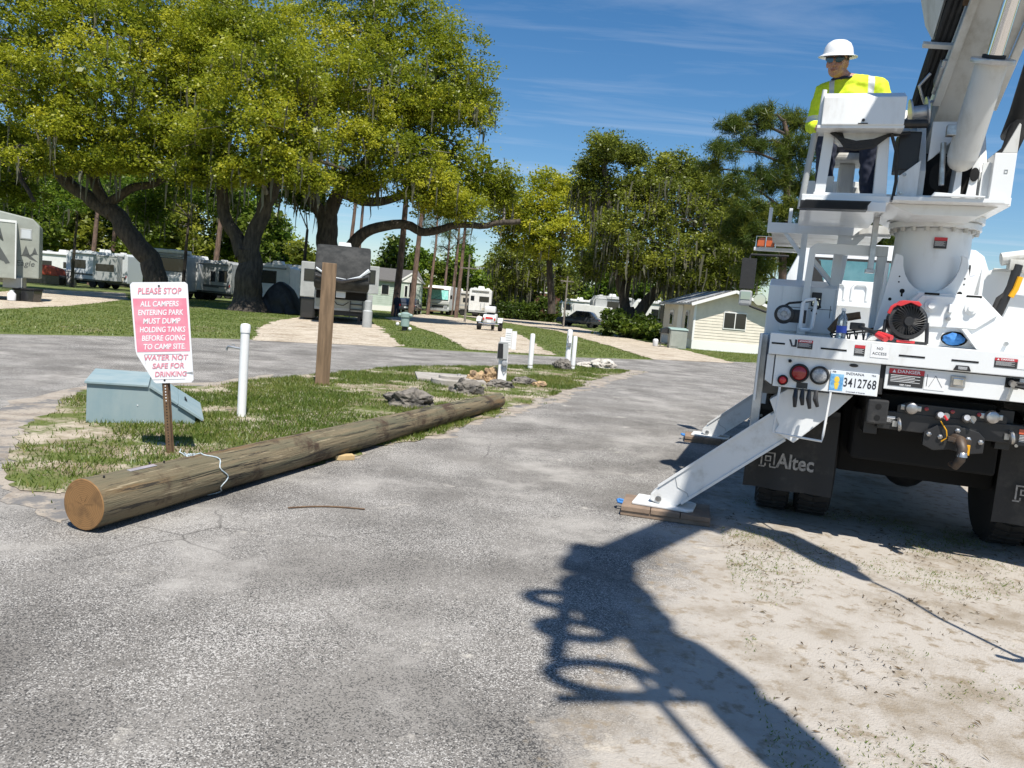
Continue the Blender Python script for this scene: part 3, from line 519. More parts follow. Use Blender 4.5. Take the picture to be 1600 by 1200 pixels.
def roundlamp(x, z, r, m, name):
    o = tx(name, 'black_rubber', lambda b: b.lathe([(r, 0), (r, .02), (r*.84, .028), (r*.8, .016)], 28, (x, .03, z), Matrix.Rotation(RAD(90), 3, 'X')), 0, smooth=True)
    tx('lens', m, lambda b: b.lathe([(r*.82, .0), (r*.82, .014), (r*.6, .024), (r*.2, .028)], 28, (x, .03, z), Matrix.Rotation(RAD(90), 3, 'X')), 0, o, smooth=True)
roundlamp(.180, 1.242, .067, 'red_lens', 'brake_light'); roundlamp(.316, 1.240, .066, 'clear_lens', 'reversing_light')
roundlamp(.074, 1.180, .037, 'red_lens_bright', 'reflector'); roundlamp(.108, 1.322, .012, 'black_rubber', 'plug')
tx('plug', 'black_steel', lambda b: b.sphere((.53, .028, 1.332), .03, 12, 6, (1, .3, .4)), 0, smooth=True)
tx('maker_plate', 'black_label', lambda b: b.box(.17, .245, .026, .03, 1.135, 1.175), 0)
pl = tx('licence_plate', 'plate_white', lambda b: b.box(.387, .692, .022, .0265, 1.133, 1.288), .002)
tx('plate_art', 'plate_blue', lambda b: b.box(.388, .475, .0208, .0222, 1.145, 1.262), 0, pl)
tx('plate_torch', 'plate_yellow', lambda b: (b.prism([(.425, 1.155), (.440, 1.155), (.450, 1.20), (.415, 1.20)], 'y', .0198, .021), b.sphere((.432, .0205, 1.222), .022, 10, 6, (.8, .05, 1.1))), 0, pl)
text('3412768', .088, pl, (.582, .0212, 1.207), 'ink_black', sx=.66, bold=.0012, ext=.0005, space=1.06); text('INDIANA', .026, pl, (.545, .0212, 1.272), 'ink_black', sx=1.1, ext=.0004); text('Crossroads of America', .013, pl, (.56, .0212, 1.146), 'ink_black', ext=.0004)
text('FEB', .016, pl, (.41, .0212, 1.276), 'ink_black', ext=.0004); text('TRK', .016, pl, (.665, .0212, 1.272), 'ink_black', ext=.0004)
def label(x0, x1, z0, z1, y, head='DANGER', foot=None, parent=tr, hm='red_label'):
    o = tx('warning_label', 'black_label', lambda b: b.box(x0, x1, y-.002, y, z0, z1), 0, parent); w = x1-x0; h = z1-z0
    tx('label_header', hm, lambda b: b.box(x0, x1, y-.0032, y-.0021, z1-h*.30, z1), 0, o)
    if head: text(head, h*.25, o, ((x0+x1)/2+w*.06, y-.0038, z1-h*.155), 'ink_white', bold=.0004, ext=.0004, sx=min(1.2, w/(h*.25*4.6))); 
    if head: tx('alert_mark', 'ink_white', lambda b: b.prism([(x0+w*.09, z1-h*.24), (x0+w*.2, z1-h*.24), (x0+w*.145, z1-h*.06)], 'y', y-.0042, y-.0033), 0, o)
    for i in range(5): tx('small_print', 'ink_white', lambda b: b.box(x0+w*.06, x0+w*(.9-.15*(i % 2)), y-.0028, y-.0021, z1-h*(.40+.09*i), z1-h*(.375+.09*i)), 0, o)
    if foot: text(foot, h*.11, o, ((x0+x1)/2, y-.0036, z0+h*.07), 'ink_white', bold=.0004, ext=.0004)
    return o
label(.757, .975, 1.222, 1.340, .025, 'DANGER', 'KEEP CLEAR')
dg = tx('diagram_label', 'white_label', lambda b: b.box(.98, 1.105, .0235, .0255, 1.216, 1.336), 0)
tx('diagram_line', 'ink_black', lambda b: (b.beam((.995, .0225, 1.24), (.995, .0225, 1.32), .0015, .003, (1, 0, 0)), b.beam((1.01, .0225, 1.235), (1.045, .0225, 1.315), .001, .002, (1, 0, 0)), b.beam((1.045, .0225, 1.315), (1.09, .0225, 1.24), .001, .002, (1, 0, 0)), b.beam((1.0, .0225, 1.232), (1.025, .0225, 1.232), .001, .003, (1, 0, 0))), 0, dg)
label(.145, .245, 1.418, 1.480, -.0045, 'DANGER', None, lip); label(1.37, 1.50, 1.412, 1.475, -.0045, 'DANGER', None, lip)
tx('diagram_label', 'white_label', lambda b: b.box(1.503, 1.555, -.0065, -.0045, 1.412, 1.475), 0, lip)
label(.518, .585, 1.405, 1.478, -.0045, None, None, lip)
na = tx('notice_label', 'white_label', lambda b: b.box(.622, .735, -.0065, -.0045, 1.402, 1.492), 0, lip)
text('NO', .026, na, (.678, -.0072, 1.465), 'ink_black', ext=.0003); text('ACCESS', .026, na, (.678, -.0072, 1.43), 'ink_black', ext=.0003)
tx('pictogram', 'ink_black', lambda b: (b.prism([(.085, 1.475), (.098, 1.475), (.115, 1.43), (.105, 1.425)], 'y', -.0065, -.0045), b.prism([(.125, 1.478), (.14, 1.478), (.14, 1.425), (.112, 1.425), (.118, 1.438), (.125, 1.438)], 'y', -.0065, -.0045)), 0, lip)
lt = tx('latch', 'steel', lambda b: b.box(1.135, 1.225, .015, .027, 1.252, 1.330), .008); tx('latch_paddle', 'chrome', lambda b: b.box(1.150, 1.210, .008, .016, 1.268, 1.312), .006, lt)
mk = tx('marker_light', 'black_steel', lambda b: b.prism([(1.135, 1.368), (1.24, 1.368), (1.225, 1.402), (1.15, 1.402)], 'y', -.022, -.004), .004); tx('lens', 'clear_lens', lambda b: b.box(1.16, 1.215, -.026, -.021, 1.374, 1.394), .003, mk)
hb = tx('hose_port', 'dark_gap', lambda b: b.box(1.455, 1.535, .021, .027, 1.285, 1.350), 0); tx('fitting', 'steel', lambda b: (b.cyl((1.49, .03, 1.317), (1.49, -.04, 1.31), .02, 12), b.beam((1.495, -.01, 1.31), (1.47, -.02, 1.20), .01, .018)), 0, hb)
tx('hose', 'black_rubber', lambda b: (b.tube([(1.50, -.03, 1.32), (1.6, -.05, 1.315), (1.75, -.05, 1.29), (1.95, 0, 1.2)], .011, 8), b.tube([(1.50, -.03, 1.30), (1.6, -.05, 1.285), (1.75, -.05, 1.25), (1.95, 0, 1.15)], .011, 8)), 0, hb, True)
# tow bar and hitch
tb = tx('tow_bar', 'black_steel', lambda b: b.box(.735, 1.66, .12, .22, .905, 1.035), .006)
tx('socket_plate', 'black_steel', lambda b: b.prism([(.85, 1.035), (1.52, 1.035), (1.52, 1.075), (1.48, 1.105), (.90, 1.105), (.85, 1.08)], 'y', .115, .135), .003)
for x, r in ((.935, .038), (1.425, .04)):
    o = tx('trailer_socket', 'steel', lambda b: (b.lathe([(r*1.15, 0), (r*1.15, .02), (r, .03), (r, .055), (r*.6, .06)], 16, (x, .115, 1.072), Matrix.Rotation(RAD(90), 3, 'X')), b.box(x-r*1.7, x+r*1.7, .108, .114, 1.055, 1.09)), .003, smooth=True)
for x in (1.03, 1.19, 1.35): tx('marker', 'red_lens', lambda b: b.lathe([(.014, 0), (.014, .012), (.006, .018)], 12, (x, .113, 1.078), Matrix.Rotation(RAD(90), 3, 'X')), 0, smooth=True)
for x in (1.115, 1.275):
    o = tx('air_coupling', 'steel', lambda b: (b.lathe([(.028, 0), (.03, .03), (.02, .05)], 12, (x, .11, 1.035), Matrix.Rotation(RAD(70), 3, 'X')), b.lathe([(.02, 0), (.024, .02)], 10, (x+.035, .10, 1.045), Matrix.Rotation(RAD(90), 3, 'X'))), 0, smooth=True)
    tx('chain', 'red_plastic' if x < 1.2 else 'steel', lambda b: b.tube([(x+.02, .06, 1.05), (x+.04, .05, 1.02)], .008, 6), 0, o)
tx('cord', 'yellow_plastic', lambda b: b.tube([(1.12, .07, 1.01), (1.16, .06, .95), (1.17, .06, .90), (1.14, .07, .87)], .004, 6), 0, smooth=True)
hp = tx('hitch_plate', 'black_steel', lambda b: b.prism([(1.03, .92), (1.10, .975), (1.23, .99), (1.36, .96), (1.40, .92), (1.40, .82), (1.30, .80), (1.2, .82), (1.10, .80), (1.03, .83)], 'y', .08, .118), .005)
for x, z in ((1.06, .91), (1.13, .90), (1.23, .955), (1.30, .905), (1.375, .895)): tx('bolt', 'steel', lambda b: b.lathe([(.017, 0), (.017, .014), (.006, .018)], 6, (x, .08, z), Matrix.Rotation(RAD(90), 3, 'X')), 0, hp)
tx('pintle_hook', 'hook_steel', lambda b: (b.tube([(1.22, .07, .90), (1.235, -.02, .90), (1.245, -.07, .85), (1.24, -.08, .78), (1.22, -.05, .73), (1.20, .0, .735)], [.036, .036, .032, .03, .027, .018], 10), b.beam((1.16, -.01, .905), (1.30, -.01, .895), .05, .03)), .0, hp, True)
tx('hook_latch', 'steel', lambda b: b.lathe([(.035, 0), (.03, .03), (.012, .045)], 10, (1.245, -.075, .80)), 0, hp, True); tx('pin', 'yellow_plastic', lambda b: b.box(1.29, 1.31, .03, .05, .80, .87), .003, hp)
for x in (.86, 1.545): tx('shackle_ring', 'steel', lambda b: (b.lathe([(.03, -.008), (.045, -.01), (.05, 0), (.045, .01), (.03, .008)], 18, (x+.01, .09, .95), Matrix.Rotation(RAD(80), 3, 'Y')), b.box(x-.03, x, .10, .12, .93, .97)), 0, None, True)
label(.745, .845, .945, 1.0, .1185, None, None, tr, 'white_label'); label(1.60, 1.70, .90, 1.01, .1185, None, None, tr, 'orange_label')
tx('dock_bumper', 'black_rubber', lambda b: b.box(.653, .785, .03, .14, .94, 1.112), .012); 
for z in (.985, 1.065): tx('bolt_hole', 'dark_gap', lambda b: b.cyl((.72, .028, z), (.72, .032, z), .02, 12), 0)
tx('bracket', 'truck_white_worn', lambda b: b.tube([(.06, .0, 1.13), (.05, -.02, .80), (.20, -.03, .79), (.38, -.03, .78), (.385, -.02, .82), (.40, .0, 1.13)], .009, 8), 0, None, True)
tx('hose_ends', 'black_steel', lambda b: [b.tube([(.17+.045*i, .0, 1.13), (.17+.045*i, -.03, 1.07), (.175+.05*i, -.02, 1.0+.02*(i % 2))], [.012, .018, .012], 8) for i in range(4)], 0, None, True)
# frame, axle, wheels, flaps
tx('frame_rail', 'black_steel', lambda b: b.box(.66, .75, .2, 8.0, .85, 1.12), .004); tx('frame_rail', 'black_steel', lambda b: b.box(1.49, 1.58, .2, 8.0, .85, 1.12), .004)
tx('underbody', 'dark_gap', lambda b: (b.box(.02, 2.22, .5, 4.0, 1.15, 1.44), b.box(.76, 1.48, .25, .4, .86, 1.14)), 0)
tx('underside_shade_block', 'dark_gap', lambda b: (b.box(.56, 1.66, .80, 3.6, .46, 1.14), b.box(.62, 1.58, .45, .8, .62, 1.0)), .02)  # black blocks added to darken the space beneath the truck, not a tank
tx('rear_axle', 'black_steel', lambda b: (b.cyl((.1, 1.25, .52), (2.14, 1.25, .52), .07, 12), b.sphere((CX, 1.25, .5), .18, 14, 10)), 0, None, True)
def wheel(x, y, w, r=.52):
    o = tx('wheel', 'tyre', lambda b: b.lathe([(r*.55, -w/2), (r*.93, -w/2), (r, -w*.38), (r, w*.38), (r*.93, w/2), (r*.55, w/2)], 36, (x, y, r), Matrix.Rotation(RAD(90), 3, 'Y')), 0, None, True)
    tx('rim', 'truck_white_worn', lambda b: b.lathe([(r*.54, -w*.4), (r*.54, -w*.3), (r*.3, -w*.1), (r*.12, -w*.2), (r*.12, .0)], 20, (x, y, r), Matrix.Rotation(RAD(90), 3, 'Y')), 0, o, True)
    tx('tread', 'black_rubber', lambda b: [b.obox((x+s*w*.22, y+math.sin(a)*(r+.004), r+math.cos(a)*(r+.004)), (w*.4, .05, .02), Matrix.Rotation(-a, 3, 'X') @ Matrix.Rotation(s*.3, 3, 'Z')) for a in np.arange(0, 6.28, .157) for s in (-1, 1)], 0, o)
for x in (.10, .42, 1.82, 2.14): wheel(x, 1.2, .27)
for x in (.1, 2.14): wheel(x, 5.9, .30)
def flap(x0, x1):
    b = MB(); nx, nz = 12, 10; vs = []
    for i in range(nx+1):
        for j in range(nz+1):
            x = x0+(x1-x0)*i/nx; z = .29+.62*j/nz; vs.append((x, .45+.02*math.sin(i*.9)*(1-j/nz)+.015*(1-j/nz), z))
    k = len(vs); vs += [(p[0], p[1]+.012, p[2]) for p in vs]
    fs = [(i*(nz+1)+j, (i+1)*(nz+1)+j, (i+1)*(nz+1)+j+1, i*(nz+1)+j+1) for i in range(nx) for j in range(nz)]; fs += [tuple(q+k for q in reversed(f)) for f in fs]
    rim = [i*(nz+1) for i in range(nx+1)]+[nx*(nz+1)+j for j in range(1, nz+1)]+[i*(nz+1)+nz for i in range(nx-1, -1, -1)]+[j for j in range(nz-1, 0, -1)]
    fs += [(rim[i], rim[(i+1) % len(rim)], rim[(i+1) % len(rim)]+k, rim[i]+k) for i in range(len(rim))]; b.add(vs, fs)
    o = b.build('mud_flap', 'black_rubber', tr, 0, True)
    lx = x0+.115; z = .515; y = .436
    tx('emblem', 'flap_print', lambda b: [b.box(lx+a, lx+c, y-.002, y, z+d, z+e) for a, c, d, e in ((0, .105, .058, .068), (0, .011, -.038, .058), (.094, .105, -.03, .058), (.03, .075, .030, .040), (.03, .04, .0, .03), (.066, .075, 0, .03), (.03, .075, -.004, .004), (-.012, .032, -.052, -.042), (.07, .116, -.052, -.042), (.03, .04, -.042, -.02), (.066, .075, -.042, -.02))], 0, o)
    text('Altec', .16, o, (lx+.255, y, z+.006), 'flap_print', bold=.0035, sx=.80, ext=.001)
    for x in (x0+.08, x0+.3, x0+.55): tx('flap_bolt', 'steel', lambda b: b.lathe([(.012, 0), (.012, .008)], 8, (x, .448, .86), Matrix.Rotation(RAD(90), 3, 'X')), 0, o)
flap(-.13, .52); flap(1.60, 2.25)
tx('flap_hanger', 'black_steel', lambda b: (b.box(-.13, .52, .463, .50, .86, .95), b.box(1.60, 2.25, .463, .50, .86, .95)), .003)
# outriggers
def outrigger(y, side, foot_z=.115):
    X = (lambda x: x) if side < 0 else (lambda x: 2*CX-x)
    o = tx('outrigger', 'truck_white_worn', lambda b: b.prism([(X(-.80), .175), (X(-.80), .125), (X(-.72), .095), (X(-.60), .10), (X(.26), .835), (X(.13), 1.0), (X(-.66), .315)], 'y', y-.09, y+.09), .008)
    tx('sleeve', 'truck_white', lambda b: b.prism([(X(.0), 1.02), (X(.12), 1.115), (X(.56), 1.115), (X(.47), 1.0), (X(.20), .72), (X(.06), .79), (X(.085), .84)], 'y', y-.115, y+.115), .008, o)
    tx('edge_plate', 'truck_white_worn', lambda b: (b.beam((X(-.745), y-.095, .245), (X(.02), y-.095, .91), .012, .02), b.beam((X(-.56), y-.095, .135), (X(.14), y-.095, .735), .012, .02)), .002, o)
    tx('pivot_pin', 'steel', lambda b: b.cyl((X(-.735), y-.105, .145), (X(-.735), y+.105, .145), .024, 16), .003, o)
    tx('foot_plate', 'truck_white_worn', lambda b: b.prism([(X(-.93), y-.15), (X(-.5), y-.15), (X(-.46), y-.1), (X(-.46), y+.12), (X(-.5), y+.16), (X(-.93), y+.16)], 'z', .082, .105), .008, o)
    tx('seam', 'rv_grey', lambda b: b.tube([(X(-.62), y-.0915, .33), (X(-.60), y-.0915, .26), (X(-.52), y-.0915, .22), (X(-.50), y-.0915, .17)], .003, 5), 0, o)
    return o
for y in (.24, 4.35):
    for s in (-1, 1): outrigger(y, s)
k = 0
for y in (.24, 4.35):
    for s in (-1, 1):
        c = -.68 if s < 0 else 2*CX+.68
        lab = ['thick wooden pad under the near left outrigger foot', 'thick wooden pad under the near right outrigger foot', 'thick wooden pad under the far left outrigger foot', 'thick wooden pad under the far right outrigger foot'][k]; k += 1
        t = thing('outrigger_pad', lab, 'wood pad', tw((c, y, 0)), TRZ+RAD(6), 'outrigger pads')
        for j in range(2): MB().box(-.34, .34, -.21+.21*j+.004, .21*j-.004, .007, .042+.001*j).build('plank', 'pad_wood', t, .004)
        for j in range(3): MB().box(-.34+.227*j+.003, -.34+.227*(j+1)-.003, -.215, .215, .0435, .080).build('plank', 'pad_wood', t, .004)
        MB().tube([(-.33, -.04, .06), (-.375, -.04, .066), (-.385, .0, .07), (-.375, .04, .066), (-.33, .04, .06)], .012, 8).build('pull_rope', 'blue_cloth', t, smooth=True)
# side lockers
lk = tx('side_locker', 'truck_white', lambda b: b.prism([(.90, 1.0), (4.0, 1.0), (4.0, 1.97), (1.25, 1.97), (.90, 1.90)], 'x', -.11, .42), .01)
tx('locker_wall', 'truck_white', lambda b: b.box(-.115, -.10, .12, .9, 1.0, 1.5), .003); tx('corner_post', 'aluminium', lambda b: b.box(-.125, -.06, .30, .36, .62, 1.5), .006)
tx('side_skirt', 'navy', lambda b: b.box(-.125, -.10, .36, .8, .55, 1.0), .003)
dr_ = tx('locker_door', 'truck_white', lambda b: b.box(.0, .40, .885, .902, 1.53, 1.90), .01)
lt = tx('door_latch', 'black_steel', lambda b: b.box(.225, .30, .872, .887, 1.745, 1.86), .008, dr_); tx('door_seam', 'dark_gap', lambda b: (b.box(.01, .39, .8835, .886, 1.725, 1.729), b.box(.374, .378, .8835, .886, 1.66, 1.76)), 0, dr_)
tx('latch_keyhole', 'dark_gap', lambda b: b.sphere((.27, .884, 1.69), .009, 8, 6), 0, dr_); tx('latch_bar', 'chrome', lambda b: (b.box(.235, .29, .864, .873, 1.80, 1.812), b.box(.235, .29, .866, .873, 1.755, 1.79)), .002, dr_)
tx('side_locker', 'truck_white', lambda b: b.box(1.84, 2.35, .9, 4.0, 1.0, 1.97), .01)
rk = tx('grab_frame', 'truck_white', lambda b: b.prism([(.140, 1.51), (.205, 1.51), (.212, 2.165), (.735, 2.165), (.735, 2.245), (.215, 2.245), (.165, 2.205)], 'y', .80, .87), .004)
tx('frame_leg', 'truck_white', lambda b: (b.box(.665, .735, .80, .87, 1.51, 2.164), b.box(.36, .43, 1.05, 1.12, 1.51, 2.22), b.beam((.18, 1.0, 2.15), (.37, 1.08, 1.95), .035, .035)), .004, rk)
tx('strobe_arm', 'aluminium', lambda b: (b.box(.60, .64, .74, .80, 2.06, 2.46), b.box(.585, .65, .73, .80, 2.03, 2.06)), .004, rk)
wr = tx('winch_spool', 'black_steel', lambda b: (b.lathe([(.075, 0), (.075, .03), (.05, .035), (.05, .16), (.07, .165), (.07, .19)], 20, (.03, .60, 1.66), Matrix.Rotation(RAD(90), 3, 'X') ), b.box(.05, .19, .45, .6, 1.60, 1.70)), .003, None, True)
tx('spool_hub', 'clear_lens', lambda b: b.lathe([(.048, 0), (.05, .012), (.025, .016), (.022, .008)], 20, (.03, .41, 1.66), Matrix.Rotation(RAD(90), 3, 'X')), 0, wr, True)
tx('grab_handle', 'truck_white', lambda b: b.tube([(.155, .38, 1.56), (.155, .38, 1.75), (.17, .38, 1.775), (.235, .38, 1.785), (.245, .38, 1.76), (.235, .38, 1.57), (.22, .38, 1.555), (.16, .38, 1.555)], .014, 8), 0, None, True)
tx('cable', 'black_rubber', lambda b: b.tube([(.0, .45, 1.70), (.06, .43, 1.745), (.16, .40, 1.76), (.26, .40, 1.785), (.28, .42, 1.73), (.22, .45, 1.70)], .009, 8), 0, None, True)
# overhead tool rack
rc = tx('tool_rack', 'truck_white', lambda b: (b.box(-.20, .82, 1.56, 1.62, 2.40, 2.49), b.box(-.20, -.17, 1.56, 1.60, 2.49, 2.62), b.box(-.03, 0, 1.56, 1.60, 2.49, 2.62), b.prism([(-.06, 2.40), (-.02, 2.40), (.14, 2.22), (.10, 2.20)], 'y', 1.57, 1.61), b.prism([(.40, 2.40), (.62, 2.40), (.50, 2.25), (.48, 1.98), (.40, 1.98)], 'y', 1.57, 1.61), b.box(.10, .15, 1.56, 1.62, 1.97, 2.40)), .004)
tx('rack_tray', 'boom_grey', lambda b: (b.prism([(.52, 2.40), (.62, 2.49), (1.0, 2.49), (1.0, 2.42), (.63, 2.42)], 'y', 1.5, 1.555), b.box(-.17, .8, 1.62, 3.2, 2.44, 2.47)), .003, rc)
# cab
cab = tx('cab', 'truck_white', lambda b: b.prism([(0, 1.0), (0, 2.2), (.14, 2.55), (.24, 2.62), (2.0, 2.62), (2.10, 2.55), (2.24, 2.2), (2.24, 1.0)], 'y', 4.25, 6.0), .04, None, True)
tx('cab_window', 'cab_glass', lambda b: b.prism([(.33, 2.16), (1.9, 2.16), (1.88, 2.41), (.35, 2.41)], 'y', 4.235, 4.249), 0, cab)
tx('window_seal', 'black_rubber', lambda b: (b.box(.26, 1.97, 4.238, 4.25, 2.405, 2.44), b.box(.26, 1.97, 4.238, 4.25, 2.125, 2.165), b.prism([(.26, 2.12), (.43, 2.12), (.37, 2.40), (.26, 2.42)], 'y', 4.232, 4.25), b.prism([(1.97, 2.12), (1.80, 2.12), (1.86, 2.40), (1.97, 2.42)], 'y', 4.232, 4.25)), 0, cab)
tx('hood', 'truck_white', lambda b: b.prism([(5.95, 1.0), (7.9, 1.0), (7.9, 1.5), (7.6, 1.75), (5.95, 1.95)], 'x', .2, 2.04), .08, cab, True)
tx('windscreen', 'cab_glass', lambda b: b.box(.15, 2.09, 5.99, 6.01, 1.98, 2.5), 0, cab)
tx('bulkhead', 'truck_white', lambda b: b.box(.42, 1.8, 3.92, 4.0, 1.5, 2.16), .01)
for i in range(4): tx('rib', 'truck_white', lambda b: b.tube([(.50+.24*i, 3.915, 1.94), (.50+.24*i, 3.915, 2.08), (.53+.24*i, 3.915, 2.12), (.63+.24*i, 3.915, 2.12), (.66+.24*i, 3.915, 2.08), (.66+.24*i, 3.915, 1.94)], .018, 8), 0, None, True)
tx('shelf', 'truck_white', lambda b: b.box(.43, 1.8, 3.78, 3.92, 1.86, 1.91), .006)
mr = tx('mirror', 'black_rubber', lambda b: (b.box(-.56, -.38, 4.6, 4.68, 2.02, 2.41), b.tube([(-.47, 4.64, 2.41), (-.46, 4.64, 2.46), (.0, 4.6, 2.46)], .015, 8), b.tube([(-.44, 4.62, 1.86), (-.40, 4.62, 1.80), (-.2, 4.6, 1.74), (.02, 4.6, 1.75)], .015, 8)), .012)
tx('convex_mirror', 'rv_grey', lambda b: b.box(-.55, -.39, 4.58, 4.66, 1.80, 2.0), .03, mr); tx('mirror_face', 'mirror_glass', lambda b: b.box(-.53, -.41, 4.575, 4.579, 1.88, 1.98), .0, mr)
hn = tx('spot_lamp', 'chrome', lambda b: b.lathe([(.07, 0), (.075, .03), (.03, .15)], 18, (-.28, 4.3, 1.88), Matrix.Rotation(RAD(-90), 3, 'X')), 0, None, True)
bc = tx('beacon', 'amber_lens', lambda b: b.prism([(-.33, 2.40), (-.15, 2.40), (-.155, 2.47), (-.17, 2.49), (-.31, 2.49), (-.325, 2.47)], 'y', 2.9, 3.02), .008)
tx('beacon_cage', 'chrome', lambda b: (b.tube([(-.34, 2.89, 2.39), (-.34, 2.89, 2.505), (-.14, 2.89, 2.505), (-.14, 2.89, 2.39)], .006, 6), b.tube([(-.24, 2.885, 2.39), (-.24, 2.885, 2.505)], .005, 6)), 0, bc); tx('beacon_arm', 'truck_white', lambda b: b.box(-.36, .12, 2.92, 3.0, 2.36, 2.395), .004, bc)
# pedestal
pd_ = tx('pedestal', 'truck_white', lambda b: b.lathe([(.275, 1.5), (.258, 2.37)], 40, (1.03, .80, 0)), 0, None, True)
tx('slew_ring', 'truck_white', lambda b: b.lathe([(.255, 2.372), (.315, 2.375), (.315, 2.415), (.30, 2.418), (.30, 2.425), (.33, 2.427), (.33, 2.47)], 40, (1.03, .80, 0)), 0, pd_, True)
for a in np.arange(0, 6.28, 6.2832/20): tx('ring_bolt', 'boom_grey', lambda b: b.lathe([(.017, 2.345), (.017, 2.374)], 6, (1.03+.288*math.cos(a), .80+.288*math.sin(a), 0)), 0, pd_)
label(1.0, 1.085, 2.22, 2.30, .530, None, None, pd_)
def saddle():
    pts = [(.66, 1.50), (.755, 2.165), (.80, 2.155)]
    for i in range(13): a = math.pi+math.pi*i/12; pts.append((1.0+.19*math.cos(a), 2.14+.245*math.sin(a)))
    pts += [(1.185, 2.175), (1.225, 2.16), (1.37, 1.50)]
    return pts
gs = tx('pedestal_gusset', 'truck_white', lambda b: b.prism(saddle(), 'y', .50, .535), .004)
for x in (.70, 1.33): tx('side_gusset', 'truck_white', lambda b: b.prism([(.537, 1.512), (.537, 2.1), (.95, 1.512)], 'x', x, x+.025), .003, gs)
for x, z in ((.80, 1.96), (.80, 2.0), (1.225, 1.97), (1.225, 2.01)): tx('hole', 'dark_gap', lambda b: b.cyl((x, .498, z), (x, .502, z), .006, 8), 0, gs)
for x, z in ((.83, 1.895), (1.205, 1.90)): tx('keyhole', 'dark_gap', lambda b: (b.cyl((x, .497, z), (x, .502, z), .017, 12), b.box(x-.006, x+.006, .497, .502, z-.04, z)), 0, gs)
for x, z in ((.755, 1.83), (1.28, 1.83)): tx('hole', 'dark_gap', lambda b: b.cyl((x, .498, z), (x, .502, z), .012, 10), 0, gs)
bh = tx('pedestal_box', 'truck_white', lambda b: b.prism([(.62, 1.512), (.925, 1.885), (1.315, 1.892), (1.70, 1.512)], 'y', .34, .50), .006)
tx('cover_plate', 'truck_white', lambda b: b.prism([(.80, 1.70), (.945, 1.865), (1.30, 1.872), (1.425, 1.76), (1.30, 1.655), (.90, 1.645)], 'y', .322, .339), .004, bh)
for x in (1.005, 1.255): tx('cover_bolt', 'truck_white', lambda b: b.lathe([(.042, 0), (.042, .012), (.022, .014), (.022, .03)], 20, (x, .322, 1.795), Matrix.Rotation(RAD(90), 3, 'X')), .0, bh, True)
tx('lug', 'truck_white', lambda b: b.box(1.115, 1.14, .29, .323, 1.755, 1.815), .003, bh); tx('stud', 'steel', lambda b: b.cyl((1.12, .28, 1.71), (1.12, .323, 1.71), .014, 8), 0, bh)
for x in (.955, 1.22): tx('top_slot', 'dark_gap', lambda b: b.box(x, x+.095, .333, .337, 1.873, 1.887), 0, bh)
tx('step_plate', 'truck_white', lambda b: b.prism([(1.31, 1.515), (1.36, 1.515), (1.235, 1.648), (1.20, 1.648)], 'y', .25, .33), .003, bh)
tx('access_hole', 'dark_gap', lambda b: b.sphere((1.18, .338, 1.575), .085, 18, 10, (1, .04, .62)), 0, bh)
tx('bolt', 'steel', lambda b: b.lathe([(.014, 0), (.014, .02)], 8, (1.50, .338, 1.57), Matrix.Rotation(RAD(90), 3, 'X')), 0, bh)
# turret
tu = tx('turret_floor', 'truck_white', lambda b: (b.box(.60, 1.36, .12, 1.12, 2.472, 2.53), b.prism([(1.30, 2.472), (1.18, 2.40), (.80, 2.40), (.62, 2.472)], 'y', .14, 1.1)), .005)
tx('platform', 'truck_white', lambda b: (b.box(.055, .62, .02, 1.45, 2.455, 2.50), b.box(.07, .60, .0, .04, 2.39, 2.456)), .005)
tx('step_tread', 'black_steel', lambda b: (b.prism([(.045, 2.385), (.46, 2.385), (.50, 2.445), (.08, 2.445)], 'y', -.10, -.075), b.prism([(-.10, 2.386), (.02, 2.386), (.02, 2.44), (-.10, 2.44)], 'x', .05, .48)), .003)
fr = tx('front_frame', 'truck_white', lambda b: (b.prism([(.135, 2.50), (.205, 2.50), (.225, 2.94), (.155, 2.96)], 'y', .06, .12), b.prism([(.515, 2.50), (.60, 2.50), (.57, 2.96), (.505, 2.94)], 'y', .06, .12), b.prism([(.225, 2.94), (.505, 2.94), (.505, 2.875), (.47, 2.845), (.26, 2.845), (.225, 2.875)], 'y', .06, .12), b.box(.13, .60, .05, .13, 2.485, 2.52)), .004)
tx('hand_rail', 'rv_grey', lambda b: b.tube([(.055, .05, 2.40), (.075, .05, 2.7), (.095, .05, 2.92)], .022, 10), 0, None, True); tx('hand_rail', 'truck_white', lambda b: b.tube([(.115, .03, 2.94), (.12, .03, 3.15), (.125, .03, 3.21)], .016, 10), 0, None, True)
cs = tx('control_console', 'truck_white', lambda b: (b.prism([(-.10, 2.945), (-.09, 3.13), (.06, 3.195), (.12, 3.195), (.12, 2.945)], 'x', .125, .635)), .006)
tx('console_base', 'truck_white', lambda b: b.box(.10, .64, -.09, .15, 2.925, 2.946), .003, cs); tx('console_lock', 'black_steel', lambda b: (b.cyl((.385, -.108, 2.975), (.385, -.095, 2.975), .010, 10), b.box(.355, .415, -.106, -.096, 2.95, 2.956)), 0, cs)
tx('hose_bundle', 'black_rubber', lambda b: [b.tube([(.20+.015*i, .05, 2.93), (.26+.01*i, -.02, 2.87-.015*i), (.36, -.03, 2.845-.012*i), (.47, -.02, 2.86-.01*i), (.56, .05, 2.91), (.70, .1, 2.94)], .012, 8) for i in range(5)] + [b.tube([(.58, .04, 2.92), (.63, .03, 2.78), (.645, .03, 2.6), (.64, .05, 2.48)], .011, 8)], 0, None, True)
tx('station_back', 'truck_white', lambda b: b.box(.08, .60, 1.42, 1.45, 2.502, 2.84), .006)
tx('station_side', 'truck_white', lambda b: b.prism([(.30, 2.502), (1.40, 2.502), (1.40, 2.84), (.55, 2.84)], 'x', .60, .625), .004)
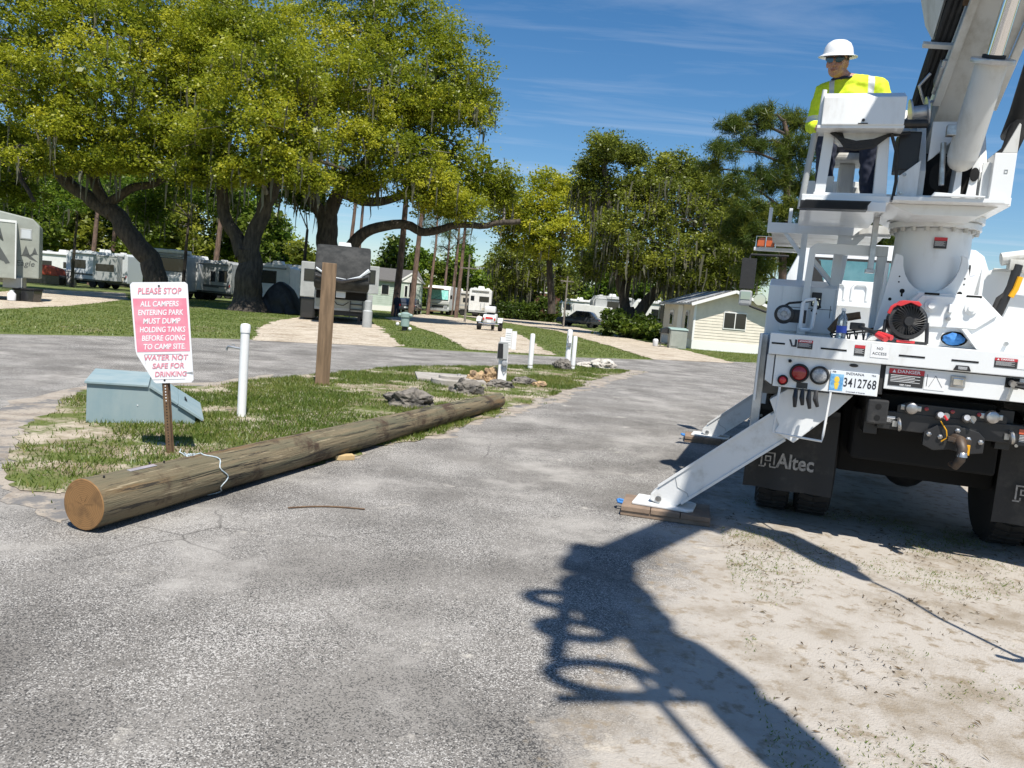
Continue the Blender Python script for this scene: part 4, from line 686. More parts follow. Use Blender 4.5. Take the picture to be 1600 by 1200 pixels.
seat = tx('operator_seat', 'boom_grey', lambda b: (b.box(.22, .54, .92, 1.28, 2.92, 2.98), b.box(.32, .44, 1.05, 1.2, 2.50, 2.92), b.box(.22, .54, 1.28, 1.34, 2.98, 3.25)), .02)
tx('pedal_box', 'boom_grey', lambda b: (b.box(.33, .50, 1.34, 1.42, 2.5, 2.78), b.box(.20, .26, .2, .3, 2.5, 2.66)), .006)
# cheeks, gearbox, right-hand tank
ck = [(.16, 2.53), (.16, 2.70), (.36, 2.98), (.46, 3.12), (.68, 3.12), (1.05, 2.7), (1.10, 2.53)]
for x in (.79, 1.16): tx('turret_cheek', 'truck_white', lambda b: b.prism(ck, 'x', x, x+.045), .004)
for pp_, y0_, y1_ in (([(.665, 2.50), (.79, 2.50), (.79, 2.76), (.665, 2.65)], .10, .12), ([(.99, 2.50), (1.04, 2.50), (1.03, 2.72), (1.0, 2.72)], .02, .2), ([(1.16, 2.50), (1.255, 2.50), (1.255, 2.66), (1.205, 2.75), (1.16, 2.75)], .09, .11), ([(1.08, 2.50), (1.14, 2.50), (1.14, 2.80), (1.10, 2.72)], .08, .10)): tx('front_plate', 'truck_white', lambda b: b.prism(pp_, 'y', y0_, y1_), .003)
tx('boom_stop', 'truck_white', lambda b: b.prism([(.835, 3.02), (1.0, 3.02), (1.0, 2.93), (.86, 2.78), (.835, 2.76)], 'y', .12, .15), .003)
tx('base_flange', 'truck_white', lambda b: (b.box(.64, 1.30, .0, .13, 2.472, 2.50), b.prism([(.86, 2.502), (1.18, 2.502), (1.18, 2.512), (.88, 2.53)], 'y', -.02, .0)), .003)
for x, z in ((.70, 2.66), (.69, 2.54), (1.235, 2.545), (1.235, 2.66)): tx('bolt', 'steel', lambda b: b.lathe([(.011, 0), (.011, .012)], 8, (x, .10 if x < 1 else .09, z), Matrix.Rotation(RAD(90), 3, 'X')), 0)
tx('relief_hole', 'dark_gap', lambda b: b.sphere((.905, .14, 2.66), .06, 18, 10, (.8, .1, 1.5)), 0); tx('relief_hole', 'dark_gap', lambda b: b.sphere((1.115, .07, 2.665), .035, 18, 10, (.8, .1, 1.3)), 0)
tx('gear_housing', 'dark_gap', lambda b: b.box(.83, 1.15, .3, .9, 2.53, 2.85), .01); tx('valve_block', 'black_steel', lambda b: (b.box(.64, .78, .14, .35, 2.70, 2.96), b.cyl((.60, .1, 3.0), (.80, .1, 3.0), .03, 10)), .01)
tk = tx('winch_box', 'truck_white', lambda b: b.box(1.21, 1.335, .03, .5, 2.47, 2.80), .004); tx('box_side', 'boom_grey', lambda b: b.prism([(1.25, 2.80), (1.335, 2.80), (1.335, 2.98), (1.325, 2.99)], 'y', .03, .06), .003, tk)
tx('marking', 'rv_grey', lambda b: (b.box(1.275, 1.295, .027, .0295, 2.69, 2.693), b.box(1.275, 1.295, .027, .0295, 2.67, 2.673), b.box(1.275, 1.278, .027, .0295, 2.67, 2.693), b.box(1.292, 1.295, .027, .0295, 2.67, 2.693)), 0, tk)
tx('reel', 'aluminium', lambda b: (b.lathe([(.10, 0), (.10, .012), (.05, .014), (.05, .10), (.10, .102), (.10, .114)], 24, (.70, .25, 3.10), Matrix.Rotation(RAD(80), 3, 'Y'))), 0, None, True)
# boom
BA = Vector((.997, .55, 2.936)); bd = Vector((.098, -.70, .707)).normalized()
sx_ = Vector((1, 0, 0)); sx_ = (sx_-bd*sx_.dot(bd)).normalized(); bup = sx_.cross(bd)
if bup.z < 0: bup = -bup
def bp(t, a=0, c=0): return BA + bd*t + sx_*a + bup*c
bm_ = Matrix((sx_, bd, bup)).transposed()
def bbox(b, t0, t1, a0, a1, c0, c1): b.obox(bp((t0+t1)/2, (a0+a1)/2, (c0+c1)/2), (a1-a0, t1-t0, c1-c0), bm_)
boom = tx('boom', 'boom_grey', lambda b: (bbox(b, -.15, 4.6, -.15, .15, -.02, .40), bbox(b, .35, 4.6, -.20, -.15, -.06, -.02), bbox(b, .35, 4.6, .15, .20, -.06, -.02), bbox(b, .35, 4.6, -.17, -.152, -.02, .06)), .006)
tx('inner_boom', 'boom_grey', lambda b: bbox(b, 4.6, 8.1, -.11, .11, .05, .34), .006, boom); tx('boom_tip', 'truck_white', lambda b: (bbox(b, 7.95, 8.2, -.2, .2, -.05, .45), b.cyl(bp(8.15, -.22, .1), bp(8.15, .22, .1), .14, 16)), .006, boom)
tx('boom_slot', 'dark_gap', lambda b: [bbox(b, t, t+.07, -.183, -.167, -.0625, -.0595) for t in (1.25, 1.7, 2.2)], 0, boom)
tx('side_bracket', 'rust_post', lambda b: bbox(b, .95, 1.07, -.20, -.15, .12, .24), .004, boom)
hoses = tx('boom_hoses', 'black_rubber', lambda b: [b.tube([bp(-.1+.1*math.sin(i), -.20-.03*(i % 3), .12+.05*(i//3)), bp(.3, -.21-.03*(i % 3), .14+.045*(i//3)), bp(.8, -.2-.035*(i % 3), .16+.05*(i//3)), bp(1.3, -.19-.035*(i % 3), .2+.045*(i//3)), bp(2.2, -.2-.03*(i % 3), .2+.05*(i//3)), bp(4.2, -.18-.03*(i % 3), .2+.04*(i//3))], .022, 8) for i in range(9)], 0, boom, True)
tx('hose_clamp', 'boom_grey', lambda b: (bbox(b, .68, .71, -.36, -.15, .08, .12), bbox(b, .05, .08, -.36, -.15, .06, .34)), .003, boom)
tx('hydraulic_valve', 'aluminium', lambda b: (bbox(b, .45, .60, -.22, -.155, .0, .1), b.cyl(bp(.40, -.2, .02), bp(.64, -.2, .02), .02, 8), b.tube([bp(.36, -.16, .0), bp(.32, -.24, .03), bp(.42, -.3, .07), bp(.5, -.25, .1)], .012, 6)), .004, boom)
shd = tx('boom_shield', 'boom_grey', lambda b: b.add([bp(.70, -.34, .36), bp(.70, -.30, .16), bp(1.9, -.34, .20), bp(1.9, -.40, .55), bp(.82, -.40, .47)], [(0, 1, 2, 3, 4)]) and b.add([bp(.70, -.33, .36), bp(.70, -.29, .16), bp(1.9, -.33, .20), bp(1.9, -.39, .55), bp(.82, -.39, .47)], [(4, 3, 2, 1, 0)]), 0, boom)
tx('shield_bracket', 'truck_white', lambda b: (bbox(b, 1.0, 1.22, -.47, -.40, .50, .56), bbox(b, 1.0, 1.05, -.52, -.47, .5, .58)), .004, boom)
cyl_a = Vector((1.02, .02, 2.76)); cyl_b = bp(1.0, .0, -.20); cd = (cyl_b-cyl_a).normalized(); cl = (cyl_b-cyl_a).length
lc = tx('lift_cylinder', 'boom_grey', lambda b: (b.cyl(cyl_a, cyl_a+cd*cl*.74, .092, 28), b.sphere(cyl_a, .088, 20, 12)), .0, None, True)
tx('cylinder_collar', 'aluminium', lambda b: b.cyl(cyl_a+cd*cl*.72, cyl_a+cd*cl*.755, .125, 32), .004, lc, True); tx('cylinder_gland', 'black_rubber', lambda b: b.cyl(cyl_a+cd*cl*.75, cyl_a+cd*cl*.78, .066, 24), .002, lc, True)
tx('piston_rod', 'chrome', lambda b: b.cyl(cyl_a+cd*cl*.7, cyl_a+cd*(cl+.35), .048, 24), 0, lc, True); tx('rod_eye', 'boom_grey', lambda b: b.cyl(cyl_a+cd*(cl+.34)-sx_*.14, cyl_a+cd*(cl+.34)+sx_*.14, .08, 18), .004, lc, True)
tx('port_fitting', 'steel', lambda b: (b.obox(cyl_a+cd*.12+Vector((-.09, -.02, .05)), (.09, .06, .07), Matrix.Identity(3)), b.cyl(cyl_a+Vector((-.12, .0, .10)), cyl_a+Vector((-.10, 0, -.18)), .018, 8)), .004, lc)
tx('loop_hose', 'black_rubber', lambda b: (b.tube([bp(.9, .3, .1), bp(.4, .34, .0), bp(.15, .36, -.02), Vector((1.36, .2, 3.0)), Vector((1.33, .25, 2.85)), Vector((1.20, .30, 2.72))], [.05, .055, .06, .06, .055, .05], 10), b.tube([bp(2.0, .26, .1), bp(.9, .3, .1)], .06, 10)), 0, boom, True)
# gear hanging from the boom, above and behind the camera; its shadow falls on the sand
tip = bp(8.1); dz = Vector((0, 0, -1)); R3 = Matrix.Rotation(-TRZ, 3, 'Z')
def wv(x, y, z=0): return R3 @ Vector((x, y, z))
ag = tx('auger_drive', 'boom_grey', lambda b: (b.cyl(tip, tip+dz*.7, .18, 16), b.cyl(tip+dz*.5+wv(-.1, 0), tip+dz*1.3+wv(-.12, 0), .25, 18), b.cyl(tip+dz*1.2+wv(-.1, 0), tip+dz*2.0+wv(-.08, 0), .16, 16), b.cyl(tip+dz*2.0+wv(-.06, 0), tip+dz*2.6+wv(-.02, 0), .2, 18), b.cyl(tip+dz*2.6, tip+dz*3.0, .09, 14), b.cyl(tip+dz*3.0, tip+dz*3.6, .17, 16), b.cyl(tip+dz*3.6, tip+dz*5.2, .085, 14)), .0, boom, True)
c0 = tip+wv(-.42, 0)+dz*1.6
def ring(b, c, r, w, a0, a1, n=20): b.tube([c+wv(r*math.cos(a0+(a1-a0)*i/n), 0, 0)+dz*(r*1.15*math.sin(a0+(a1-a0)*i/n)) for i in range(n+1)], w, 8)
tx('pole_tongs', 'black_steel', lambda b: (ring(b, tip+wv(-.50, 0)+dz*2.65, .24, .045, 0, 6.2832), b.cyl(tip+wv(-.78, 0)+dz*3.05, tip+wv(-.1, 0)+dz*2.85, .035, 8), ring(b, tip+wv(-.40, 0)+dz*.95, .17, .05, 0, 6.28), ring(b, tip+wv(-.46, 0)+dz*1.7, .17, .05, 0, 6.28), b.cyl(tip+wv(-.2, 0)+dz*.2, tip+wv(-.66, 0)+dz*2.3, .05, 8)), 0, boom, True)
tx('winch_line', 'black_rubber', lambda b: b.tube([tip+wv(-.35, 0)+dz*2.4, tip+wv(-.36, 0)+dz*4.9], .025, 8), 0, boom)
hb_ = bp(3.6); hq = hb_+wv(.34, -.12)+dz*.45
tx('stow_arm', 'boom_grey', lambda b: (b.cyl(hb_, hq+dz*.1, .13, 12), b.cyl(hq, hq+dz*1.2, .15, 12), b.cyl(hq+dz*1.2, hq+dz*1.7, .10, 12, .05)), 0, boom, True)
tx('load_line', 'black_rubber', lambda b: (b.tube([hq+dz*1.6, hq+dz*2.2+wv(.03, 0), hq+dz*2.9+wv(-.02, 0), hq+dz*3.75], .014, 8), b.tube([hq+dz*3.75, hq+dz*3.85+wv(.03, 0), hq+dz*3.88+wv(-.06, 0), hq+dz*3.8+wv(-.11, 0)], .02, 8)), 0, boom, True)
# right-hand locker top with tool holder
bk = tx('tool_bin', 'truck_white', lambda b: b.prism([(1.34, 1.55), (2.4, 1.55), (2.4, 2.15), (1.50, 2.13), (1.34, 2.05)], 'y', 1.0, 1.9), .012)
tx('bin_rim', 'boom_grey', lambda b: b.box(1.50, 2.4, .985, 1.0, 2.115, 2.14), .003, bk)
hy = tx('hydraulic_tool', 'boom_grey', lambda b: (b.cyl((1.52, .9, 2.2), (1.72, .9, 2.24), .05, 12), b.box(1.57, 1.72, .84, .94, 2.12, 2.2), b.cyl((1.66, .88, 2.19), (1.9, .86, 2.22), .02, 8)), .006, None, True)
tx('tool_handle', 'black_steel', lambda b: b.tube([(1.63, .86, 2.16), (1.60, .85, 2.0), (1.54, .84, 1.8), (1.48, .85, 1.62)], [.035, .03, .035, .03], 10), 0, hy, True); tx('hand_guard', 'yellow_plastic', lambda b: b.tube([(1.645, .82, 2.07), (1.625, .815, 1.98), (1.60, .815, 1.92)], .02, 8), 0, hy, True)
tx('tool_hose', 'black_rubber', lambda b: b.tube([(1.585, .85, 1.95), (1.53, .84, 1.90), (1.50, .84, 1.78), (1.45, .85, 1.66)], .022, 8), 0, hy, True)
# ------------------------------------------------------------------ things left on the deck
fan = thing('jobsite_fan', 'red and black portable fan standing on the truck deck', 'fan', tw((.845, .20, 1.515)), TRZ+RAD(8))
def fx(name, m, f, bevel=.003, parent=None, smooth=False): b = MB(); f(b); return b.build(name, m, parent or fan, bevel, smooth)
fx('housing', 'black_steel', lambda b: b.lathe([(.105, -.045), (.128, -.04), (.132, 0), (.128, .04), (.105, .045), (.10, .03), (.118, .0), (.10, -.03)], 28, (0, 0, .155), Matrix.Rotation(RAD(82), 3, 'X')), 0, None, True)
gr = fx('grille', 'black_steel', lambda b: [b.tube([(.02*math.cos(a), -.052, .155+.02*math.sin(a)), (.07*math.cos(a+.25), -.06, .155+.07*math.sin(a+.25)), (.115*math.cos(a+.4), -.048, .155+.115*math.sin(a+.4))], .0022, 5) for a in np.arange(0, 6.28, 6.2832/32)], 0, None, True)
fx('hub', 'black_steel', lambda b: b.cyl((0, -.066, .155), (0, -.05, .155), .032, 18), .003)
for k in range(4):
    a = k*1.571+.4; fx('blade', 'black_rubber', lambda b: b.add([(.02*math.cos(a), -.01, .155+.02*math.sin(a)), (.095*math.cos(a-.25), -.02, .155+.095*math.sin(a-.25)), (.1*math.cos(a+.4), .015, .155+.1*math.sin(a+.4)), (.03*math.cos(a+.8), .01, .155+.03*math.sin(a+.8))], [(0, 1, 2, 3)]), 0)
fx('red_top', 'red_plastic', lambda b: b.prism([(-.09, .262), (-.05, .298), (.05, .298), (.075, .275), (.06, .262), (0, .285), (-.06, .255)], 'y', -.05, .04), .004); fx('red_side', 'red_plastic', lambda b: b.tube([(-.13, -.03, .20), (-.115, -.035, .245), (-.09, -.035, .265)], .012, 8), 0, None, True)
fx('stand', 'black_steel', lambda b: (b.tube([(-.135, 0, .155), (-.14, -.01, .08), (-.145, -.03, .01)], .013, 8), b.tube([(.135, 0, .155), (.14, -.01, .08), (.14, -.03, .01)], .013, 8), b.box(-.14, .14, -.04, .03, 0, .02)), 0, None, True); fx('base_trim', 'red_plastic', lambda b: b.box(-.06, .06, -.045, -.04, .003, .022), .002)
bt = thing('bolt_cutter', 'long bolt cutter with red grips on the deck edge', 'bolt cutter', tw((.56, .12, 1.52)), TRZ)
for a, b_ in (((.02, .16, .08), (.15, -.09, .012)), ((-.02, .16, .09), (.19, -.05, .025))):
    v0, v1 = Vector(a), Vector(b_); mid = v0.lerp(v1, .62); MB().cyl(v0, mid, .013, 10).build('handle', 'black_steel', bt); MB().tube([mid, mid.lerp(v1, .5), v1], [.017, .02, .019], 12).build('grip', 'red_plastic', bt, smooth=True)
MB().box(-.07, .03, .14, .17, .06, .115).build('jaw', 'black_steel', bt, .01)
bs = thing('wire_basket', 'small black wire basket tipped over on the deck', 'basket', tw((.56, .42, 1.52)), TRZ, rot=(RAD(-25), RAD(-12), TRZ))
b = MB()
for i in range(7): b.tube([(-.15+.05*i, -.1, .0), (-.15+.05*i, .1, .02), (-.17+.057*i, .12, .12)], .006, 5)
for z, y in ((0, -.1), (.02, .1), (.12, .12)): b.tube([(-.17, y, z), (.19, y, z)], .007, 5)
b.build('wires', 'black_steel', bs); MB().tube([(-.17, .1, .13), (-.08, .04, .20), (.05, .03, .20)], [.03, .035, .03], 8).build('glove', 'rust_post', bs, smooth=True)
wb = thing('water_bottle', 'clear plastic water bottle with blue label on the deck', 'bottle', tw((.43, .16, 1.512)), TRZ)
MB().lathe([(.03, 0), (.034, .01), (.034, .12), (.03, .15), (.013, .185), (.013, .2)], 18).build('bottle', 'bottle_plastic', wb, smooth=True); MB().lathe([(.0355, .04), (.0355, .09)], 18).build('label_band', 'bottle_label', wb, smooth=True); MB().lathe([(.015, .198), (.015, .215)], 12).build('cap', 'white_label', wb)
bg_ = MB(); 
bm = bmesh.new(); bmesh.ops.create_icosphere(bm, subdivisions=3, radius=1)
for v in bm.verts: v.co *= 1+.25*mnoise.noise(v.co*2.2); v.co = Vector((v.co.x*.068, v.co.y*.028, v.co.z*.042))
me = bpy.data.meshes.new('blue_rag'); bm.to_mesh(me); bm.free(); me.materials.append(MATS['blue_cloth']); o = bpy.data.objects.new('blue_rag', me); COL.objects.link(o); o.location = tw((1.175, .318, 1.572)); o.rotation_euler = (0, 0, TRZ); tag(o, 'crumpled blue cloth stuffed in the round access hole', 'rag')
# ------------------------------------------------------------------ campers, homes and cars across the road
def at(px, D, z=0): q = DP(px, 412+.083*px+EYE*FPX/D, D); return (q[0], q[1], z)
def px2(o, name, m, f, bevel=.02, smooth=False): b = MB(); f(b); return b.build(name, m, o, bevel, smooth)
def wheelp(o, x, y, r=.38, w=.25, ax='y'):
    M = Matrix.Rotation(RAD(90), 3, 'X') if ax == 'y' else Matrix.Rotation(RAD(90), 3, 'Y')
    t = px2(o, 'wheel', 'tyre', lambda b: b.lathe([(r*.5, -w/2), (r*.9, -w/2), (r, -w*.3), (r, w*.3), (r*.9, w/2), (r*.5, w/2)], 20, (x, y, r), M), 0, True)
    px2(t, 'rim', 'rv_white', lambda b: b.lathe([(r*.52, -w*.42), (r*.5, w*.42)], 14, (x, y, r), M), 0)
def win(o, x0, x1, z0, z1, y, fm='rv_black', gm='window_dark', name='window'):
    t = px2(o, name, fm, lambda b: b.box(x0, x1, y-.03, y+.02, z0, z1), .03); px2(t, 'pane', gm, lambda b: b.box(x0+.05, x1-.05, y-.036, y-.031, z0+.05, z1-.05), 0); return t
def winx(o, y0, y1, z0, z1, x, s, fm='rv_black', gm='window_dark'):
    t = px2(o, 'window', fm, lambda b: b.box(min(x, x+s*.03), max(x, x+s*.03), y0, y1, z0, z1), .01); px2(t, 'pane', gm, lambda b: b.box(min(x+s*.031, x+s*.036), max(x+s*.031, x+s*.036), y0+.05, y1-.05, z0+.05, z1-.05), 0)
def camper(name, label, cat, loc, rz, L, H, mbody='rv_white', W=2.4, wins=(), door=None, slide=None, ac=True, stripe=None, nose=.35, z0=.6, group='campers parked in the park', winm='rv_black'):
    o = thing(name, label, cat, loc, rz, group)
    px2(o, 'body', mbody, lambda b: b.prism([(-L/2+nose*.3, z0), (L/2, z0), (L/2, H-.15), (L/2-.15, H), (-L/2+nose, H), (-L/2, H-nose*1.6), (-L/2, z0+.5)], 'y', 0, W), .05)
    px2(o, 'roof', 'rv_white', lambda b: b.box(-L/2+nose+.05, L/2-.2, .05, W-.05, H, H+.05), .02)
    for x0, x1, a, c in wins: win(o, x0, x1, a, c, 0, winm)
    if door is not None:
        d = px2(o, 'door', 'rv_white', lambda b: b.box(door, door+.7, -.03, .02, z0+.1, z0+2.0), .02); px2(d, 'door_window', 'window_dark', lambda b: b.box(door+.15, door+.55, -.036, -.031, z0+1.2, z0+1.75), 0)
    if slide:
        s = px2(o, 'slide_out', slide[3] if len(slide) > 3 else mbody, lambda b: b.box(slide[0], slide[1], -.8, .0, z0+.15, H-.35), .03); px2(s, 'slide_window', 'window_dark', lambda b: b.box(slide[0]+.3, slide[1]-.3, -.815, -.802, z0+1.0, z0+1.65), 0); px2(s, 'slide_awning', 'rv_grey', lambda b: b.cyl((slide[0], -.78, H-.3), (slide[1], -.78, H-.3), .06, 8), 0)
    if ac: px2(o, 'roof_air_unit', 'rv_white', lambda b: b.prism([(-.4, H+.05), (.4, H+.05), (.3, H+.33), (-.32, H+.33)], 'y', W*.35, W*.65), .05)
    if stripe: px2(o, 'stripe', stripe, lambda b: b.prism([(-L/2+.1, z0+.55), (L/2-.1, z0+.4), (L/2-.1, z0+.62), (-L/2+.1, z0+.7)], 'y', -.008, -.002), 0)
    for x in (-.45, .45): wheelp(o, x, .2); wheelp(o, x, W-.2)
    px2(o, 'awning_roller', 'rv_grey', lambda b: b.cyl((-L/2+nose+.2, -.07, H-.2), (L/2-.3, -.07, H-.2), .06, 10), 0, True)
    px2(o, 'lower_trim', 'graphic_dark', lambda b: b.box(-L/2+nose*.4, L/2-.02, -.012, -.002, z0+.02, z0+.16), 0)
    px2(o, 'storage_hatch', 'rv_beige', lambda b: b.box(L/2-1.0, L/2-.35, -.018, -.002, z0+.2, z0+.5), .01)
    for k_, x in enumerate((-L*.28, L*.3)): px2(o, 'roof_vent', 'rv_white' if k_ else 'rv_grey', lambda b: b.box(x-.18, x+.18, W*.4, W*.6, H+.05, H+.17), .03)
    px2(o, 'tail_light', 'red_lens', lambda b: b.box(L/2-.16, L/2-.06, -.02, -.002, z0+.55, z0+.75), 0)
    px2(o, 'tongue', 'black_steel', lambda b: (b.beam((-L/2-1.1, W/2, .5), (-L/2+.4, W*.2, .5), .08, .1), b.beam((-L/2-1.1, W/2, .5), (-L/2+.4, W*.8, .5), .08, .1)), 0)
    px2(o, 'chassis', 'black_steel', lambda b: b.box(-L/2+.2, L/2-.1, .3, W-.3, .42, z0), 0)
    return o
# fifth wheel by the left edge
D0 = 33.5; c = at(60, D0)
lf = thing('fifth_wheel', 'grey-olive fifth wheel camper with bird graphics at left edge', 'camper', (c[0], c[1], 0), RAD(29), 'campers parked in the park')
px2(lf, 'body', 'rv_olive', lambda b: b.prism([(-9, .75), (-1.0, .75), (-.55, 1.0), (0, 1.0), (0, 3.25), (-.25, 3.55), (-2.6, 3.95), (-9, 3.95)], 'y', 0, 2.5), .05)
sl_ = px2(lf, 'slide_out', 'rv_olive', lambda b: b.box(-6, -.80, -.85, 0, .95, 3.30), .03); px2(sl_, 'slide_trim', 'rv_white', lambda b: (b.box(-6, -.78, -.87, -.80, 3.26, 3.36), b.box(-.83, -.78, -.87, -.82, .95, 3.28)), .01)
def birdg(o, x, z, s, y, fl=1):
    px2(o, 'bird_graphic', 'graphic_dark', lambda b: (b.prism([(x, z), (x+.35*s*fl, z+.1*s), (x+.75*s*fl, z-.25*s), (x+.4*s*fl, z-.12*s), (x+.3*s*fl, z-.02*s)], 'y', y-.006, y), b.prism([(x+.1*s*fl, z+.05*s), (x+.25*s*fl, z+.5*s), (x+.42*s*fl, z+.02*s)], 'y', y-.006, y)), 0)
birdg(lf, -.72, 1.95, .9, -.002); birdg(lf, -.02, 2.05, .6, -.002, -1); birdg(sl_, -2.0, 1.9, 1.3, -.852); birdg(sl_, -1.3, 1.75, -1, -.852)
px2(sl_, 'stroke_graphic', 'graphic_dark', lambda b: (b.tube([(-1.4, -.852, 3.0), (-1.36, -.852, 2.7), (-1.25, -.852, 2.5)], [.05, .08, .02], 6), b.prism([(-1.6, 2.2), (-1.45, 2.4), (-1.0, 1.6), (-1.15, 1.55)], 'y', -.857, -.851)), 0)
text('Eagle', .34, lf, (-.52, -.006, 1.62), 'graphic_dark', ext=.001, shear=.2); win(lf, -.72, -.28, 2.65, 3.1, 0, 'rv_grey', 'graphic_silver')
px2(lf, 'skirt_step', 'rv_grey', lambda b: b.box(-1.3, -.6, -.2, 2.4, .55, 1.0), .02)
for x in (-3.2, -4.1): wheelp(lf, x, .2, .4)
px2(lf, 'landing_leg', 'black_steel', lambda b: (b.box(-.75, -.6, .3, .45, .05, 1.0), b.box(-.75, -.6, 2.0, 2.15, .05, 1.0)), .0)
o = thing('propane_tank', 'round white propane cylinder on the ground under the left camper', 'tank', at(18, 32.6)); px2(o, 'cylinder', 'tank_white', lambda b: b.lathe([(.1, 0), (.16, .03), (.165, .3), (.1, .38), (.09, .4), (.09, .46)], 18), 0, True); px2(o, 'valve', 'galvanised', lambda b: b.cyl((0, 0, .38), (0, 0, .5), .03, 8), 0)
o = thing('storage_bin', 'black storage bin beside propane cylinder at left edge', 'bin', at(38, 33)); px2(o, 'tub', 'rv_black', lambda b: b.prism([(-.45, 0), (.35, 0), (.42, .5), (-.5, .5)], 'y', 0, .6), .03); px2(o, 'lid', 'tarp_black', lambda b: b.box(-.52, .44, -.03, .63, .5, .58), .02)
# row behind on the left
camper('travel_trailer', 'white travel trailer dappled by shade behind red tarp', 'trailer', at(90, 78), 0.1, 5.0, 3.1, wins=((-1.5, -.6, 1.6, 2.2), (.5, 1.4, 1.6, 2.2)), stripe='rv_grey')
o = thing('tarp_pile', 'red tarp draped over a low load beside the white trailer', 'tarp', at(62, 70)); px2(o, 'cover', 'red_tarp', lambda b: b.prism([(-1.6, .9), (-1.3, 1.6), (.2, 1.75), (1.4, 1.5), (1.7, .8)], 'y', 0, 1.4), .1); px2(o, 'load', 'rv_black', lambda b: b.box(-1.6, 1.7, .1, 1.3, 0, .9), .05)
o = thing('white_cabinet', 'small white storage cabinet in front of the dappled trailer', 'cabinet', at(104, 72)); px2(o, 'case', 'rv_white', lambda b: b.box(-.55, .55, 0, .7, .05, 1.35), .02); px2(o, 'top', 'rv_white', lambda b: b.box(-.6, .6, -.05, .75, 1.35, 1.5), .02); px2(o, 'latch', 'rv_black', lambda b: b.box(.3, .36, -.02, 0, .8, .95), 0)
camper('travel_trailer', 'silver travel trailer with round-cornered front cap left of big oak', 'trailer', at(150, 72), -.12, 6.2, 3.3, 'graphic_silver', wins=((-2.6, -1.1, 1.7, 2.5),), slide=(.2, 2.6, 0, 'rv_grey'), stripe='graphic_dark')
mh = camper('motorhome', 'grey motorhome with dark front window right of the leaning oak', 'motorhome', at(262, 58), .05, 2.6, 3.35, 'rv_grey', wins=((-1.15, 1.1, 2.0, 3.0),), ac=True)
px2(mh, 'bonnet', 'rv_white', lambda b: b.box(-1.2, 1.15, -.25, 0, .7, 1.75), .1); px2(mh, 'roof_cap', 'rv_white', lambda b: b.box(-1.3, 1.3, -.15, 1.0, 3.35, 3.62), .08)
camper('travel_trailer', 'long grey trailer with white slide-out behind the sign', 'trailer', at(300, 61), -.15, 6.5, 3.1, 'rv_grey', wins=((1.5, 1.9, 1.5, 2.3), (2.2, 2.9, 1.5, 2.4)), slide=(-1.2, .9, 0, 'rv_white'), stripe='graphic_dark')
camper('travel_trailer', 'bright white trailer behind the slim pine trunk', 'trailer', at(348, 72), 0, 4.8, 2.9, wins=((-1.0, -.3, 1.7, 2.3), (.8, 1.6, 1.7, 2.3)))
bo = thing('covered_boat', 'small pale boat on trailer left of the big oak trunk', 'boat', at(335, 62), .15); px2(bo, 'hull', 'rv_white', lambda b: b.add([(-1.8, 0, 1.5), (1.6, 0, 1.4), (2.4, .8, 1.5), (1.6, 1.6, 1.4), (-1.8, 1.6, 1.5), (-1.7, .4, .7), (1.2, .5, .6), (1.2, 1.1, .6), (-1.7, 1.2, .7), (1.9, .8, .8)], [(0, 1, 6, 5), (1, 2, 9, 6), (2, 3, 7, 9), (3, 4, 8, 7), (4, 0, 5, 8), (5, 6, 9, 7, 8), (0, 4, 3, 2, 1)]), .03); px2(bo, 'boat_trailer', 'galvanised', lambda b: (b.box(-1.9, 2.6, .5, .6, .5, .6), b.box(-1.9, 2.6, 1.0, 1.1, .5, .6)), 0); wheelp(bo, -.6, 0, .3); wheelp(bo, -.6, 1.6, .3); px2(bo, 'outboard_motor', 'rv_white', lambda b: b.box(-2.2, -1.8, .65, .95, .7, 1.9), .06)
cm = camper('travel_trailer', 'white camper with tall dark front window behind the black tarp', 'trailer', at(424, 54), 0, 2.4, 3.0, wins=((-1.05, .25, 1.7, 2.6),), winm='rv_black', nose=.15)
camper('travel_trailer', 'long pale camper with roof vents behind the covered vehicle', 'trailer', at(452, 60), -.25, 5.0, 3.0, 'rv_white', wins=((-1.8, -.8, 1.5, 2.3),), door=-.5)
# tarp covered vehicle
bm = bmesh.new(); bmesh.ops.create_grid(bm, x_segments=70, y_segments=50, size=1)
for v in bm.verts:
    x, y = v.co.x, v.co.y; r = max(abs(x)**2.2+abs(y)**3, 0)
    top = 1.55*math.exp(-((x-.05)*1.25)**4)*(1-.1*abs(x)) + .18*math.exp(-((x-.0)/.25)**2); h = top*max(0, 1-abs(y)**5)*max(0, 1-abs(x)**6)
    a = math.atan2(y, x); fold = .09*math.sin(9*x+6*h+3*mnoise.noise((x*2, y*2, 0)))*(1-h/1.8)+.05*mnoise.noise((x*6, h*4, 3))
    v.co = Vector((x*1.38, y*.9+fold, max(h+fold*.5, .0)))
me = bpy.data.meshes.new('covered_vehicle'); bm.to_mesh(me); bm.free(); me.materials.append(MATS['tarp_black']); me.polygons.foreach_set('use_smooth', [True]*len(me.polygons)); o = bpy.data.objects.new('covered_vehicle', me); COL.objects.link(o); o.location = at(437, 45); o.location.z = .02; o.scale = (1.0, 1, 1.05); tag(o, 'vehicle hidden under a creased black tarpaulin beside big oak', 'tarp')
